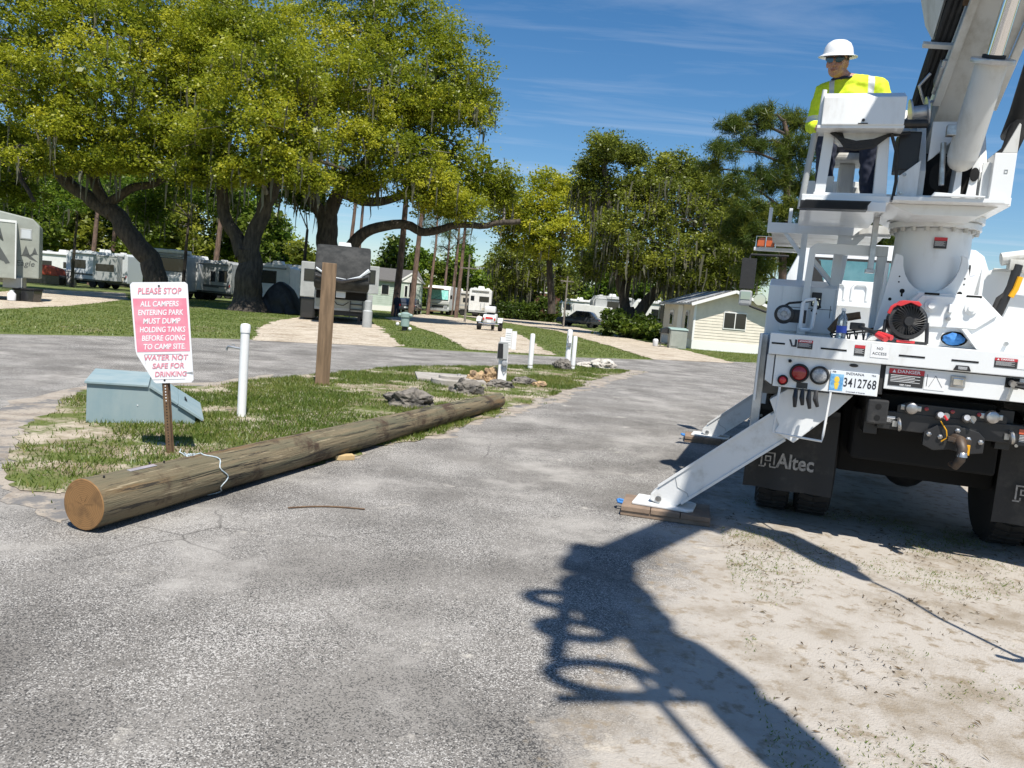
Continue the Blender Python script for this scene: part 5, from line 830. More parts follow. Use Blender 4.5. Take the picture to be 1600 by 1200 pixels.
# big dark fifth wheel facing the road
c = at(531, 37.5); fw = thing('fifth_wheel', 'dark-fronted fifth wheel camper with two slide-outs facing road', 'camper', c, RAD(12), 'campers parked in the park')
px2(fw, 'body', 'rv_grey', lambda b: b.prism([(0, .62), (0, 1.75), (9, 1.75), (9, .62)], 'x', -1.25, 1.25), .03)
px2(fw, 'upper_body', 'rv_grey', lambda b: b.prism([(.6, 1.76), (.6, 3.72), (9, 3.72), (9, 1.76)], 'x', -1.25, 1.25), .04)
cap = px2(fw, 'front_cap', 'cap_dark', lambda b: b.prism([(.59, 1.62), (-1.2, 1.62), (-1.55, 1.95), (-1.5, 2.4), (-1.0, 3.3), (-.3, 3.72), (.59, 3.75)], 'x', -1.27, 1.27), .14, True)
def capg(m, x0, x1, pts, w): px2(cap, 'graphic_stripe', m, lambda b: b.tube(pts, w, 6), 0, True)
capg('graphic_silver', 0, 0, [(-1.2, -1.52, 2.55), (-.6, -1.56, 2.2), (.2, -1.57, 2.12), (.8, -1.56, 2.28), (1.22, -1.40, 2.62)], [.06, .03, .02, .05, .10]); capg('rv_black', 0, 0, [(-1.2, -1.56, 2.2), (0, -1.58, 2.0), (1.2, -1.56, 2.3)], [.05, .1, .05])
px2(fw, 'cap_soffit', 'rv_black', lambda b: b.box(-1.2, 1.2, -1.1, .0, 1.55, 1.66), .02); px2(fw, 'front_wall', 'rv_olive', lambda b: b.box(-1.2, 1.2, -.03, -.005, .75, 1.15), .01)
px2(fw, 'upper_recess', 'dark_gap', lambda b: b.box(-1.2, 1.2, -.04, -.008, 1.17, 1.62), .01); px2(fw, 'hitch_pin_box', 'graphic_silver', lambda b: b.prism([(-.9, 1.25), (-.4, 1.25), (-.1, 1.6), (-.9, 1.6)], 'x', -.25, .2), .04)
s1 = px2(fw, 'slide_out', 'rv_grey', lambda b: b.box(-2.05, -1.25, 1.4, 4.5, 1.15, 2.9), .04); win(s1, -1.9, -1.35, 1.95, 2.55, 1.4)
s2 = px2(fw, 'slide_out', 'rv_grey', lambda b: b.box(1.25, 1.78, 1.2, 4.2, 1.55, 2.95), .04); win(s2, 1.3, 1.6, 2.05, 2.75, 1.2)
px2(fw, 'side_hatch', 'rv_grey', lambda b: b.box(1.25, 1.5, .3, 3, .7, 1.5), .02)
st_ = px2(fw, 'step_ladder', 'black_steel', lambda b: (b.box(.42, .46, -.12, -.06, .3, 1.15), b.box(1.0, 1.04, -.12, -.06, .3, 1.15)), 0)
for z in (.45, .7, .95): px2(st_, 'rung', 'black_steel', lambda b: b.box(.46, 1.0, -.14, -.04, z, z+.05), 0)
px2(fw, 'hose_loop', 'rv_black', lambda b: b.tube([(-.35, -.06, 1.1), (-.2, -.08, .92), (.1, -.08, .88), (.35, -.06, 1.05)], .02, 6), 0, True)
for x in (-.95, .9): px2(fw, 'landing_leg', 'black_steel', lambda b: b.box(x-.07, x+.07, .2, .34, .03, .65), 0)
for y in (5, 6): wheelp(fw, -1.1, y, .42, .3, 'x'); wheelp(fw, 1.1, y, .42, .3, 'x')
px2(fw, 'chassis', 'black_steel', lambda b: b.box(-1.0, 1.0, .3, 8.8, .4, .62), 0); px2(fw, 'roof_air_unit', 'rv_white', lambda b: b.prism([(-.35, 3.72), (.35, 3.72), (.28, 4.0), (-.3, 4.0)], 'y', 1.5, 2.3), .05); px2(fw, 'rear_wheel_cover', 'rv_black', lambda b: b.box(-2.0, -1.26, 1.5, 4.4, .1, 1.12), .05)
o = thing('support_drum', 'pale grey cylindrical drum standing under the right front of dark camper', 'drum', at(573, 35.4), 0); px2(o, 'drum', 'rv_grey', lambda b: b.lathe([(.22, 0), (.22, .75), (.17, .8), (.17, 1.2), (.10, 1.25)], 20), 0, True)
# utility pedestal on the lawn
o = thing('water_hydrant', 'grey-green capped utility pedestal with white valve caps on the lawn', 'pedestal', at(632, 35)); px2(o, 'body', 'cap_green', lambda b: b.lathe([(.2, .22), (.2, .62), (.24, .64), (.24, .80), (.1, .86)], 18), 0, True); px2(o, 'base', 'black_steel', lambda b: b.cyl((0, 0, 0), (0, 0, .25), .13, 12), 0)
for x, z in ((-.32, .30), (.25, .12), (-.25, .72), (.26, .72)): px2(o, 'valve_cap', 'tank_white' if z < .5 else 'cap_green', lambda b: b.sphere((x, -.1, z), .085, 10, 8), 0, True)
# green mobile home
def siding(o, name, m, x0, x1, y, z0, z1, step=.2, axis='y', s=-1):
    b = MB(); z = z0
    while z < z1-.01:
        h = min(step, z1-z)
        if axis == 'y': b.prism([(y, z), (y+s*.022, z), (y+s*.006, z+h), (y, z+h)], 'x', x0, x1)
        else: b.prism([(y, z), (y+s*.022, z), (y+s*.006, z+h), (y, z+h)], 'y', x0, x1)
        z += step
    return b.build(name, m, o)
gh = thing('mobile_home', 'pale green mobile home with arched window in white gable', 'house', at(657, 78), RAD(24))
px2(gh, 'wall', 'siding_green', lambda b: b.prism([(-8, .4), (0, .4), (0, 3.0), (-8, 3.0)], 'y', 0, 4.2), 0); siding(gh, 'siding', 'siding_green', -8, 0, -.001, .5, 3.0)
px2(gh, 'gable_wall', 'siding_green', lambda b: b.prism([(0, .4), (4.2, .4), (4.2, 3.0), (2.1, 4.1), (0, 3.0)], 'x', .001, .05), 0); px2(gh, 'skirting', 'trim_white', lambda b: b.box(-8, .06, -.03, 4.2, 0, .5), 0)
rf = px2(gh, 'roof', 'shingle', lambda b: (b.prism([(-.3, 2.92), (2.1, 4.18), (2.1, 4.3), (-.3, 3.06)], 'x', -8.2, .1), b.prism([(4.5, 2.92), (2.1, 4.18), (2.1, 4.3), (4.5, 3.06)], 'x', -8.2, .1)), 0)
px2(gh, 'gable_front', 'trim_white', lambda b: (b.prism([(-2.6, 3.0), (-1.3, 3.85), (0, 3.0)], 'y', -.6, -.5), b.beam((-2.7, -.62, 2.95), (-1.3, -.62, 3.92), .12, .14), b.beam((.1, -.62, 2.95), (-1.3, -.62, 3.92), .12, .14)), 0); px2(gh, 'bay', 'siding_green', lambda b: b.box(-2.4, -.2, -.5, 0, .5, 3.0), 0)
for x in (-2.0, -1.55, -1.1): 
    w = px2(gh, 'window', 'trim_white', lambda b: b.box(x, x+.38, -.53, -.5, 1.5, 2.7 if x != -1.55 else 3.0), 0); px2(w, 'pane', 'window_dark', lambda b: b.box(x+.06, x+.32, -.54, -.531, 1.56, 2.64 if x != -1.55 else 2.94), 0)
for x in (-6.4, -4.2): win(gh, x, x+.8, 1.6, 2.6, -.03, 'trim_white')
px2(gh, 'porch', 'timber', lambda b: (b.box(.1, 2.2, .5, 3.2, .3, .42), b.beam((2.1, .5, .3), (2.1, .5, 2.6), .1, .1), b.box(.1, 2.4, .3, 3.4, 2.6, 2.72)), 0)
# parked car, motorhome, trailers
def car(name, label, loc, rz, m='car_dark', cat='car', H=1.45, rear=True):
    o = thing(name, label, cat, loc, rz); W = 1.78; L = 4.4
    px2(o, 'body', m, lambda b: b.prism([(0, .35), (0, .8), (.12, .95), (1.0, 1.0), (3.2, .98), (4.25, .82), (4.4, .6), (4.35, .35)], 'x', -W/2, W/2), .09, True)
    px2(o, 'cabin', m, lambda b: b.prism([(.35, .96), (.95, H-.05), (1.3, H), (2.4, H), (3.2, .97)], 'x', -W/2+.1, W/2-.1), .08, True)
    px2(o, 'rear_window', 'window_dark', lambda b: b.add([(-W/2+.22, .40, 1.0), (W/2-.22, .40, 1.0), (W/2-.26, .90, H-.1), (-W/2+.26, .90, H-.1)], [(0, 1, 2, 3)]), 0)
    for s in (-1, 1):
        px2(o, 'tail_light', 'red_lens', lambda b: b.box(s*.62-.16, s*.62+.16, -.012, .06, .72, .86), .02); px2(o, 'side_window', 'window_dark', lambda b: b.prism([(.75, 1.0), (1.1, H-.1), (2.35, H-.08), (2.95, 1.0)], 'x', s*(W/2-.1), s*(W/2-.085)), 0); px2(o, 'wing_mirror', m, lambda b: b.box(s*(W/2+.09)-.08, s*(W/2+.09)+.08, 2.8, 2.92, .95, 1.08), .03)
        for y in (.85, 3.5): wheelp(o, s*(W/2-.12), y, .33, .22, 'x')
    px2(o, 'number_plate', 'white_label', lambda b: b.box(-.2, .2, -.015, .01, .55, .68), 0); px2(o, 'bumper', 'rv_black', lambda b: b.box(-W/2+.05, W/2-.05, -.05, .1, .36, .5), .03)
    return o
car('parked_car', 'dark grey sedan parked beside the pale green home', at(634, 70), 0)
c = at(683, 80); mo = thing('motorhome', 'white motorhome with teal sunshade behind its windscreen', 'motorhome', c, RAD(-4))
px2(mo, 'body', 'rv_white', lambda b: b.prism([(0, .5), (-.15, 1.4), (.1, 2.7), (.5, 3.0), (8, 3.0), (8, .5)], 'x', -1.2, 1.2), .06); px2(mo, 'windscreen', 'sunshade', lambda b: b.add([(-1.05, -.17, 1.6), (1.05, -.17, 1.6), (1.0, .04, 2.55), (-1.0, .04, 2.55)], [(0, 1, 2, 3)]), 0); px2(mo, 'screen_seal', 'rv_black', lambda b: b.tube([(-1.08, -.165, 1.57), (1.08, -.165, 1.57), (1.03, .045, 2.58), (-1.03, .045, 2.58), (-1.08, -.165, 1.57)], .03, 5), 0)
px2(mo, 'stripe', 'rv_grey', lambda b: b.box(-1.18, 1.18, -.17, -.12, 1.1, 1.22), 0); px2(mo, 'grille', 'rv_black', lambda b: b.box(-.6, .6, -.12, -.06, .75, .98), 0); px2(mo, 'bumper', 'rv_grey', lambda b: b.box(-1.2, 1.2, -.25, .1, .4, .65), .04)
for s in (-.85, .85): px2(mo, 'headlight', 'clear_lens', lambda b: b.box(s-.18, s+.18, -.13, -.07, .8, 1.0), .02); wheelp(mo, s, 1.3, .4, .3, 'x')
px2(mo, 'wiper', 'rv_black', lambda b: b.beam((-.5, -.19, 1.55), (.2, -.12, 1.95), .03, .03), 0); px2(mo, 'wing_mirror', 'rv_black', lambda b: (b.box(-1.45, -1.25, -.1, .0, 1.7, 2.1), b.box(1.25, 1.45, -.1, .0, 1.7, 2.1)), .02)
camper('travel_trailer', 'low beige trailer between motorhome and boxy white trailer', 'trailer', at(716, 88), .1, 4.5, 2.7, 'rv_beige', wins=((.4, 1.3, 1.5, 2.0),), stripe='rv_grey')
rt_ = camper('travel_trailer', 'boxy white trailer with its back and open door facing road', 'trailer', at(748, 86), 0, 2.5, 3.1, wins=((-.1, 1.0, 1.7, 2.3),), door=-1.2, z0=.55, nose=.1)
px2(rt_, 'ladder', 'aluminium', lambda b: (b.box(.1, .14, -.1, -.06, .7, 1.6), b.box(.5, .54, -.1, -.06, .7, 1.6)), 0); px2(rt_, 'bumper', 'rv_grey', lambda b: b.box(-1.2, 1.2, -.25, -.1, .5, .62), 0)
tk_ = thing('motor_trike', 'white three-wheeled motorcycle with top box parked on the drive', 'trike', at(763, 44.5), RAD(-5)); px2(tk_, 'rear_body', 'rv_white', lambda b: b.prism([(0, .45), (-.05, .75), (.1, .95), (.9, 1.0), (1.1, .5)], 'x', -.38, .38), .08, True); px2(tk_, 'top_box', 'rv_white', lambda b: b.box(-.32, .32, .0, .5, 1.05, 1.42), .08, True)
px2(tk_, 'seat', 'rv_black', lambda b: b.prism([(.5, 1.0), (.5, 1.35), (.65, 1.1), (1.3, 1.0)], 'x', -.25, .25), .06); px2(tk_, 'tail_lamp', 'red_lens_bright', lambda b: (b.box(-.22, .22, -.06, .0, .68, .8), b.box(-.36, -.28, -.06, .02, .6, .75), b.box(.28, .36, -.06, .02, .6, .75)), .02); px2(tk_, 'bumper', 'chrome', lambda b: b.tube([(-.6, -.05, .42), (0, -.12, .40), (.6, -.05, .42)], .04, 8), 0, True)
px2(tk_, 'number_plate', 'white_label', lambda b: b.box(-.11, .11, -.09, -.07, .48, .6), 0)
for s in (-.62, .62): wheelp(tk_, s, .45, .33, .22, 'x'); px2(tk_, 'mudguard', 'rv_white', lambda b: b.prism([(.05, .5), (.15, .72), (.45, .78), (.75, .7), (.85, .5), (.7, .6), (.45, .68), (.2, .6)], 'x', s-.14, s+.14), .02)
wheelp(tk_, 0, 2.0, .33, .15, 'x'); px2(tk_, 'windscreen', 'window_dark', lambda b: b.add([(-.3, 1.5, 1.0), (.3, 1.5, 1.0), (.22, 1.3, 1.5), (-.22, 1.3, 1.5)], [(0, 1, 2, 3)]), 0); px2(tk_, 'handlebar', 'chrome', lambda b: b.tube([(-.42, 1.2, 1.15), (-.2, 1.35, 1.1), (.2, 1.35, 1.1), (.42, 1.2, 1.15)], .02, 6), 0, True)
# right side
camper('travel_trailer', 'grey trailer with white door left of the white cargo trailer', 'trailer', at(905, 92), .1, 4.6, 2.9, 'rv_white', wins=((-1.9, -1.2, 1.6, 2.3), (-.9, -.3, 1.6, 2.3)), door=.4)
cg = thing('cargo_trailer', 'plain white cargo trailer between camper and dark car', 'trailer', at(923, 82), -.1); px2(cg, 'box', 'rv_white', lambda b: b.prism([(-2, .5), (1.6, .5), (2.1, 1.0), (2.1, 2.2), (-2, 2.35)], 'y', 0, 2), .04); px2(cg, 'trim', 'aluminium', lambda b: b.box(-2.02, 2.0, -.02, .02, .5, .6), 0); wheelp(cg, -.2, .1, .33); wheelp(cg, .5, .1, .33); px2(cg, 'tongue', 'black_steel', lambda b: b.box(2, 3.2, .9, 1.1, .45, .55), 0)
car('parked_suv', 'dark parked car half hidden left of the mossy oak trunk', at(938, 76), 1.2, 'car_dark', H=1.6)
camper('travel_trailer', 'grey camper with dark slide-out behind the mossy oak', 'trailer', at(955, 84), .05, 4.5, 3.4, 'rv_grey', wins=((-.7, .6, 1.5, 2.9),), slide=(-2.1, -.9, 0, 'rv_grey'))
camper('travel_trailer', 'white camper with black end right of the mossy oak trunk', 'trailer', at(1010, 80), -.1, 3.6, 3.2, 'rv_white', wins=((.3, 1.0, 1.2, 2.4),), slide=(1.1, 1.75, 0, 'rv_black'), nose=.5)
# white mobile home on the right
c0 = at(1080, 42.5); c1 = at(1190, 42.0); hw = c1[0]-c0[0]
wh = thing('mobile_home', 'cream sided mobile home with shaded window beside the truck', 'house', (c0[0], c0[1], 0), RAD(4))
Wd = hw+.3
px2(wh, 'wall', 'siding_white', lambda b: b.prism([(0, .35), (Wd, .35), (Wd, 2.55), (Wd/2, 3.25), (0, 2.55)], 'y', 0, 6.5), 0); siding(wh, 'front_siding', 'siding_white', 0, Wd, -.001, .5, 2.55, .16)
b = MB(); z = 2.55
while z < 3.2: f = (3.25-z)/.7*Wd/2; b.prism([(-.001, z), (-.022, z), (-.007, z+.16), (-.001, z+.16)], 'x', Wd/2-f+.02, Wd/2+f-.02); z += .16
b.build('gable_siding', 'siding_white', wh); siding(wh, 'side_siding', 'siding_white', 0, 6.5, -.001, .5, 2.55, .16, 'x')
px2(wh, 'skirting', 'trim_white', lambda b: (b.box(-.03, Wd+.03, -.04, .0, 0, .5), b.box(-.04, -.002, 0, 6.5, 0, .5)), 0)
rf = px2(wh, 'roof', 'roof_metal', lambda b: (b.prism([(-.35, 2.42), (Wd/2, 3.28), (Wd/2, 3.36), (-.35, 2.52)], 'y', -.5, 6.8), b.prism([(Wd+.35, 2.42), (Wd/2, 3.28), (Wd/2, 3.36), (Wd+.35, 2.52)], 'y', -.5, 6.8)), 0)
for y in np.arange(-.4, 6.4, .6): px2(rf, 'roof_seam', 'shingle' if int(y/.6) % 3 == 0 else 'roof_metal', lambda b: b.prism([(-.34, 2.525), (Wd/2, 3.365), (Wd/2, 3.39), (-.34, 2.55)], 'y', y, y+.35), 0)
px2(rf, 'fascia', 'trim_white', lambda b: (b.beam((-.38, -.5, 2.44), (Wd/2, -.5, 3.31), .05, .16), b.beam((Wd+.38, -.5, 2.44), (Wd/2, -.5, 3.31), .05, .16)), 0)
w = px2(wh, 'window', 'trim_white', lambda b: b.box(Wd*.40, Wd*.72, -.06, -.02, 1.25, 2.2), 0)
for a, c in ((.41, .555), (.568, .71)): px2(w, 'pane', 'window_dark', lambda b: b.box(Wd*a, Wd*c, -.07, -.061, 1.31, 2.14), 0)
winx(wh, 1.0, 1.6, 1.0, 2.1, -.03, -1, 'trim_white'); winx(wh, 4.2, 4.9, 1.2, 2.1, -.03, -1, 'trim_white'); px2(wh, 'corner_trim', 'trim_white', lambda b: (b.box(-.05, .06, -.045, -.02, .5, 2.5), b.box(-.045, -.02, -.02, .1, .5, 2.5)), 0)
px2(wh, 'side_door', 'trim_white', lambda b: b.box(-.06, -.02, 2.3, 3.2, .5, 2.4), 0)
o = thing('garden_cabinet', 'grey-green storage cabinet beside the cream mobile home', 'cabinet', at(1060, 41)); px2(o, 'case', 'rv_olive', lambda b: b.box(-.5, .4, 0, .7, 0, 1.0), .03); px2(o, 'lid', 'cap_green', lambda b: b.prism([(-.05, 1.0), (.75, 1.0), (.72, 1.12), (0, 1.05)], 'x', -.54, .44), .02); px2(o, 'door', 'rv_olive', lambda b: b.box(-.44, -.04, -.02, 0, .1, .92), .01)
o = thing('gas_grill', 'small dark grill with pale tank left of garden cabinet', 'grill', at(1040, 41.5)); px2(o, 'hood', 'rv_black', lambda b: b.prism([(-.35, .75), (.35, .75), (.3, 1.0), (0, 1.1), (-.3, 1.0)], 'y', 0, .5), .04); px2(o, 'cart', 'graphic_dark', lambda b: (b.box(-.33, -.28, 0, .05, 0, .75), b.box(.28, .33, 0, .05, 0, .75), b.box(-.33, .33, 0, .5, .2, .25)), 0); px2(o, 'gas_tank', 'tank_white', lambda b: b.lathe([(.12, .0), (.15, .05), (.15, .35), (.08, .42)], 14, (-.55, .1, 0)), 0, True)
# far backdrop buildings
o = thing('board_wall', 'far red-brown boarded structure with white frame beyond the trees', 'shed', at(862, 118)); px2(o, 'frame', 'trim_white', lambda b: (b.box(2.0, 2.3, -.06, .2, .2, 4.0), b.box(-2.9, 2.3, -.06, .2, 3.85, 4.05)), 0)
for i in range(6): px2(o, 'board', 'brown_board', lambda b: b.box(-2.8, 2.0, .0, .12, .3+.6*i, .3+.6*i+.56), .01)
for px_, D_, w_, h_, lab in ((1035, 150, 14, 6.5, 'far white warehouse just left of the cream mobile home'), (735, 190, 26, 5.5, 'long pale warehouse roof seen far behind motorhome'), (640, 210, 22, 5, 'distant low grey building beyond the pines')):
    o = thing('warehouse', lab, 'warehouse', at(px_, D_)); px2(o, 'walls', 'rv_white', lambda b: b.box(-w_/2, w_/2, 0, 12, 0, h_-1), 0); px2(o, 'roof', 'roof_metal', lambda b: b.prism([(-w_/2-.3, h_-1), (0, h_), (w_/2+.3, h_-1)], 'y', -.3, 12.3), 0); px2(o, 'door', 'rv_grey', lambda b: b.box(-2, 2, -.05, 0, 0, 3.5), 0)
o = thing('billboard', 'far grey billboard frame standing above the warehouse', 'billboard', at(748, 170)); px2(o, 'post', 'galvanised', lambda b: b.cyl((0, 0, 0), (0, 0, 9), .25, 10), 0); px2(o, 'board', 'rv_grey', lambda b: b.box(-3.2, 3.2, -.15, .15, 7.2, 9.6), .02); px2(o, 'catwalk', 'black_steel', lambda b: (b.box(-3.3, 3.3, -.8, -.15, 7.0, 7.1), b.box(-3.3, 3.3, -.82, -.78, 7.6, 7.65)), 0)
# power line
for px_, D_ in ((726, 60), (880, 70)):
    o = thing('power_pole', 'slim grey power pole behind the ' + ('white trailers' if px_ < 800 else 'brown boarded structure'), 'power pole', at(px_, D_)); px2(o, 'pole', 'twig', lambda b: b.cyl((0, 0, 0), (0, 0, 4.6 if px_ > 800 else 5.2), .09, 8, .07), 0); px2(o, 'crossarm', 'twig', lambda b: b.box(-.6, .6, -.05, .05, 4.1, 4.2), 0)
# ------------------------------------------------------------------ trees
def leafcloud(blobs, dens, leaf, per, crad, seed, shell=.55, lobe=1.25):
    """blobs: (centre, (rx,ry,rz), tone). Each blob carries rounded lobes, each lobe is a skin of leaf clumps with gaps between"""
    rg = np.random.default_rng(seed); VV = []; TT = []; CC = []
    for c, r, tn in blobs:
        r = np.array(r); A = 4*math.pi*((r[0]*r[1])**1.6+(r[0]*r[2])**1.6+(r[1]*r[2])**1.6)**(1/1.6)/3**(1/1.6); lb = min(lobe, r.min()*.55)
        nl = max(5, int(A/(math.pi*lb*lb)*1.05)); d = rg.normal(size=(nl, 3)); d /= np.linalg.norm(d, axis=1)[:, None]
        LC = np.array(c)+d*((shell+.12+(.95-shell)*rg.random(nl)**.5))[:, None]*np.maximum(r-lb*.45, r*.4); LR = lb*rg.uniform(.6, 1.3, nl); LT = tn+rg.normal(0, .17, nl)
        k = np.maximum(3, (dens*5.2*LR**2).astype(int)); li = np.repeat(np.arange(nl), k); n = len(li)
        e = rg.normal(size=(n, 3)); e[:, 2] += .45; e /= np.linalg.norm(e, axis=1)[:, None]
        C = LC[li]+e*(LR[li]*(.55+.5*rg.random(n)))[:, None]*np.array([1, 1, .72]); CC.append(C); ct = LT[li]+rg.normal(0, .10, n)
        q = rg.poisson(per, n)+6; idx = np.repeat(np.arange(n), q); m = len(idx)
        o = rg.normal(size=(m, 3))*np.array([1, 1, .62])*(crad*(.5+.8*rg.random(n)))[idx][:, None]*.55
        P = C[idx]+o; s = leaf*rg.uniform(.55, 1.45, m)
        a = rg.normal(size=(m, 3)); a[:, 2] *= .6; a /= np.linalg.norm(a, axis=1)[:, None]; b = np.cross(a, rg.normal(size=(m, 3))); b /= np.linalg.norm(b, axis=1)[:, None]
        V = np.stack([P-a*s[:, None], P+b*s[:, None]*.55, P+a*s[:, None], P-b*s[:, None]*.55], 1)
        VV.append(V.reshape(-1, 3)); TT.append(np.repeat(np.clip(ct[idx]+rg.normal(0, .08, m), 0, 1), 4))
    V = np.concatenate(VV); return V, np.arange(len(V)).reshape(-1, 4), np.concatenate(TT), np.concatenate(CC)
def mosscloud(C, n, seed, lmin=.5, lmax=1.8, w=.05):
    rg = np.random.default_rng(seed); P = C[rg.integers(0, len(C), n)]+rg.normal(0, .3, (n, 3)); K = 4; L = rg.uniform(lmin, lmax, n); a = rg.uniform(0, 6.28, n); V = np.zeros((n, K, 2, 3))
    ww = w*rg.uniform(.5, 1.5, n); d = np.stack([np.cos(a), np.sin(a), 0*a], 1); off = np.zeros((n, 3))
    for k in range(K):
        q = P+off; q[:, 2] -= L*k/(K-1); wk = ww*(1, 1.15, .8, .15)[k]; V[:, k, 0] = q-d*wk[:, None]; V[:, k, 1] = q+d*wk[:, None]; off = off+rg.normal(0, .05, (n, 3))
    V = V.reshape(n, K*2, 3); F = np.array([[2*k, 2*k+1, 2*k+3, 2*k+2] for k in range(K-1)]); F = (F[None]+(np.arange(n)*K*2)[:, None, None]).reshape(-1, 4)
    return V.reshape(-1, 3), F, np.repeat(np.clip(rg.normal(.45, .25, n), 0, 1), K*2)
def smooth_path(pts, sub=4):
    P = [Vector(p) for p in pts]; out = []
    for i in range(len(P)-1):
        p0, p1, p2, p3 = P[max(i-1, 0)], P[i], P[i+1], P[min(i+2, len(P)-1)]
        for j in range(sub):
            t = j/sub; out.append(.5*((2*p1)+(p2-p0)*t+(2*p0-5*p1+4*p2-p3)*t*t+(3*p1-p0-3*p2+p3)*t**3))
    out.append(P[-1]); return out
def tree(name, label, D, base, limbs, blobs, leafm, dens=.9, leaf=.11, per=50, crad=.55, lobe=1.25, inner=0, moss=0, bark='bark', seed=1, group=None, shell=.55, mossargs={}, twigs=True, rot=None):
    """base (px,py of the trunk foot); limbs: list of (r0, r1, [(px,py,dd)...]); blobs: (px,py,rxpx,rypx,dd,tone)"""
    bx_, by_, _ = DP(*base, D); root = thing(name, label, 'tree', (bx_, by_, 0), 0, group); O = Vector((bx_, by_, 0)); s = D/FPX
    b = MB(); lp = []
    for r0, r1, pts in limbs:
        w = [Vector(DP(p[0], p[1], D+(p[2] if len(p) > 2 else 0)))-O for p in pts]
        sp_ = smooth_path(w); n = len(sp_); rr = [r0+(r1-r0)*(i/(n-1))**.8 for i in range(n)]
        sp_ = [q+Vector((mnoise.noise(q*.9)*.5, mnoise.noise(q*.9+Vector((9, 0, 0)))*.5, mnoise.noise(q*.9+Vector((0, 9, 0)))*.3))*min(1, i/3)*r0 for i, q in enumerate(sp_)]
        if abs(w[0].z) < .8:                          # root flare
            sp_[0].z = -.1; rr[0] *= 1.5; rr[1] *= 1.1
        b.tube(sp_, rr, 14, cap=True); lp += list(zip(sp_, rr))
    b.build('trunk', bark, root, 0, True)
    B = []; 
    for q in blobs:
        c = Vector(DP(q[0], q[1], D+q[4]))-O; rx, rz = q[2]*s, q[3]*s; B.append(((c.x, c.y, c.z), (rx, (rx+rz)*.55, rz), q[5] if len(q) > 5 else .45))
    V, F, T, C = leafcloud(B, dens, leaf, per, crad, seed, shell, lobe)
    if inner:                                          # larger leaf sprays added inside the crown, toned dark as interior shade
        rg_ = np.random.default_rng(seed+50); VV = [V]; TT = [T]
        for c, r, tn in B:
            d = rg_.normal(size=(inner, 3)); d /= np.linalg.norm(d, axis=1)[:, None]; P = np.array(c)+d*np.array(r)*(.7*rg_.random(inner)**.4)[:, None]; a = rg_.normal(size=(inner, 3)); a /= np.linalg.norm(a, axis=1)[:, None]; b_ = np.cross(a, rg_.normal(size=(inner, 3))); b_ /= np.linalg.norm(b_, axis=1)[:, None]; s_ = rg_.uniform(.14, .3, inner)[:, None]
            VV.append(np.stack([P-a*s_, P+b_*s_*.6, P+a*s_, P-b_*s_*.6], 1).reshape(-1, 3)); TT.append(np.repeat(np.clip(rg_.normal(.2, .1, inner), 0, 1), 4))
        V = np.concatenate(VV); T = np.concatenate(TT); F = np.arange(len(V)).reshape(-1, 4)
    npmesh('crown', V, F, leafm, root, T)
    if twigs:
        b = MB(); rg = random.Random(seed)
        for c, r, tn in B:
            c = Vector(c); a, ra = min(lp, key=lambda t: (t[0]-c).length); mid = a.lerp(c, .5)+Vector((rg.uniform(-.4, .4), rg.uniform(-.4, .4), .15*(c-a).length)); rb = min(ra*.55, .16)
            b.tube(smooth_path([a, mid, c], 3), [rb*(1-.1*i) for i in range(7)], 7)
            for k in range(9):
                d = Vector((rg.gauss(0, 1), rg.gauss(0, 1), rg.gauss(.2, .8))).normalized(); e = c+Vector((d.x*r[0], d.y*r[1], d.z*r[2]))*rg.uniform(.6, 1.0); m_ = c.lerp(e, .5)+Vector((rg.uniform(-.3, .3), rg.uniform(-.3, .3), rg.uniform(-.1, .4))); b.tube([c, m_, e], [rb*.4, rb*.25, .012], 5)
        b.build('branches', 'twig' if moss else bark, root, 0, True)
    if moss:
        low = C[C[:, 2] < np.quantile(C[:, 2], .75)]; V, F, T = mosscloud(low, moss, seed+3, **mossargs); npmesh('spanish_moss', V, F, 'moss', root, T)['kind'] = 'stuff'
    return root
OG = 'live oaks along the lawn'
tree('live_oak', 'leaning live oak with thick forked limbs at far left behind sign', 46, (246, 458),
     [(.72, .50, [(246, 458), (238, 430), (222, 395), (195, 355), (166, 325)]), (.42, .28, [(175, 335), (140, 310), (105, 285), (78, 252), (45, 233), (0, 238), (-60, 215)]), (.34, .16, [(105, 285), (104, 255), (112, 232), (92, 195), (45, 170), (-20, 148)]),
      (.36, .15, [(170, 330), (152, 290), (148, 262), (165, 222), (195, 192), (215, 140)]), (.30, .12, [(168, 318), (205, 295), (245, 285), (275, 262), (310, 240)]), (.2, .1, [(45, 233), (30, 270), (55, 315)])],
     [(40, 60, 105, 75, 0, .62), (150, 30, 110, 75, 1, .55), (250, 60, 85, 75, -1, .62), (60, 150, 95, 55, -2, .66), (175, 135, 105, 65, -3, .6), (285, 150, 75, 65, -1, .5), (-70, 110, 95, 95, 1, .6), (225, 215, 80, 38, -2, .55), (110, -50, 160, 70, 1, .5), (15, 215, 60, 40, 3, .5), (285, 225, 55, 35, -1, .5), (30, 290, 55, 40, 7, .35), (110, 200, 60, 35, -3, .7), (-60, 260, 60, 50, 4, .4), (330, 60, 60, 60, 2, .55), (55, 250, 40, 20, -3, .55), (205, 252, 50, 20, -3, .55), (130, 258, 30, 14, -3, .5)],
     'oak_leaf', 1.05, .08, 50, .56, moss=350, inner=300, seed=3, group=OG)
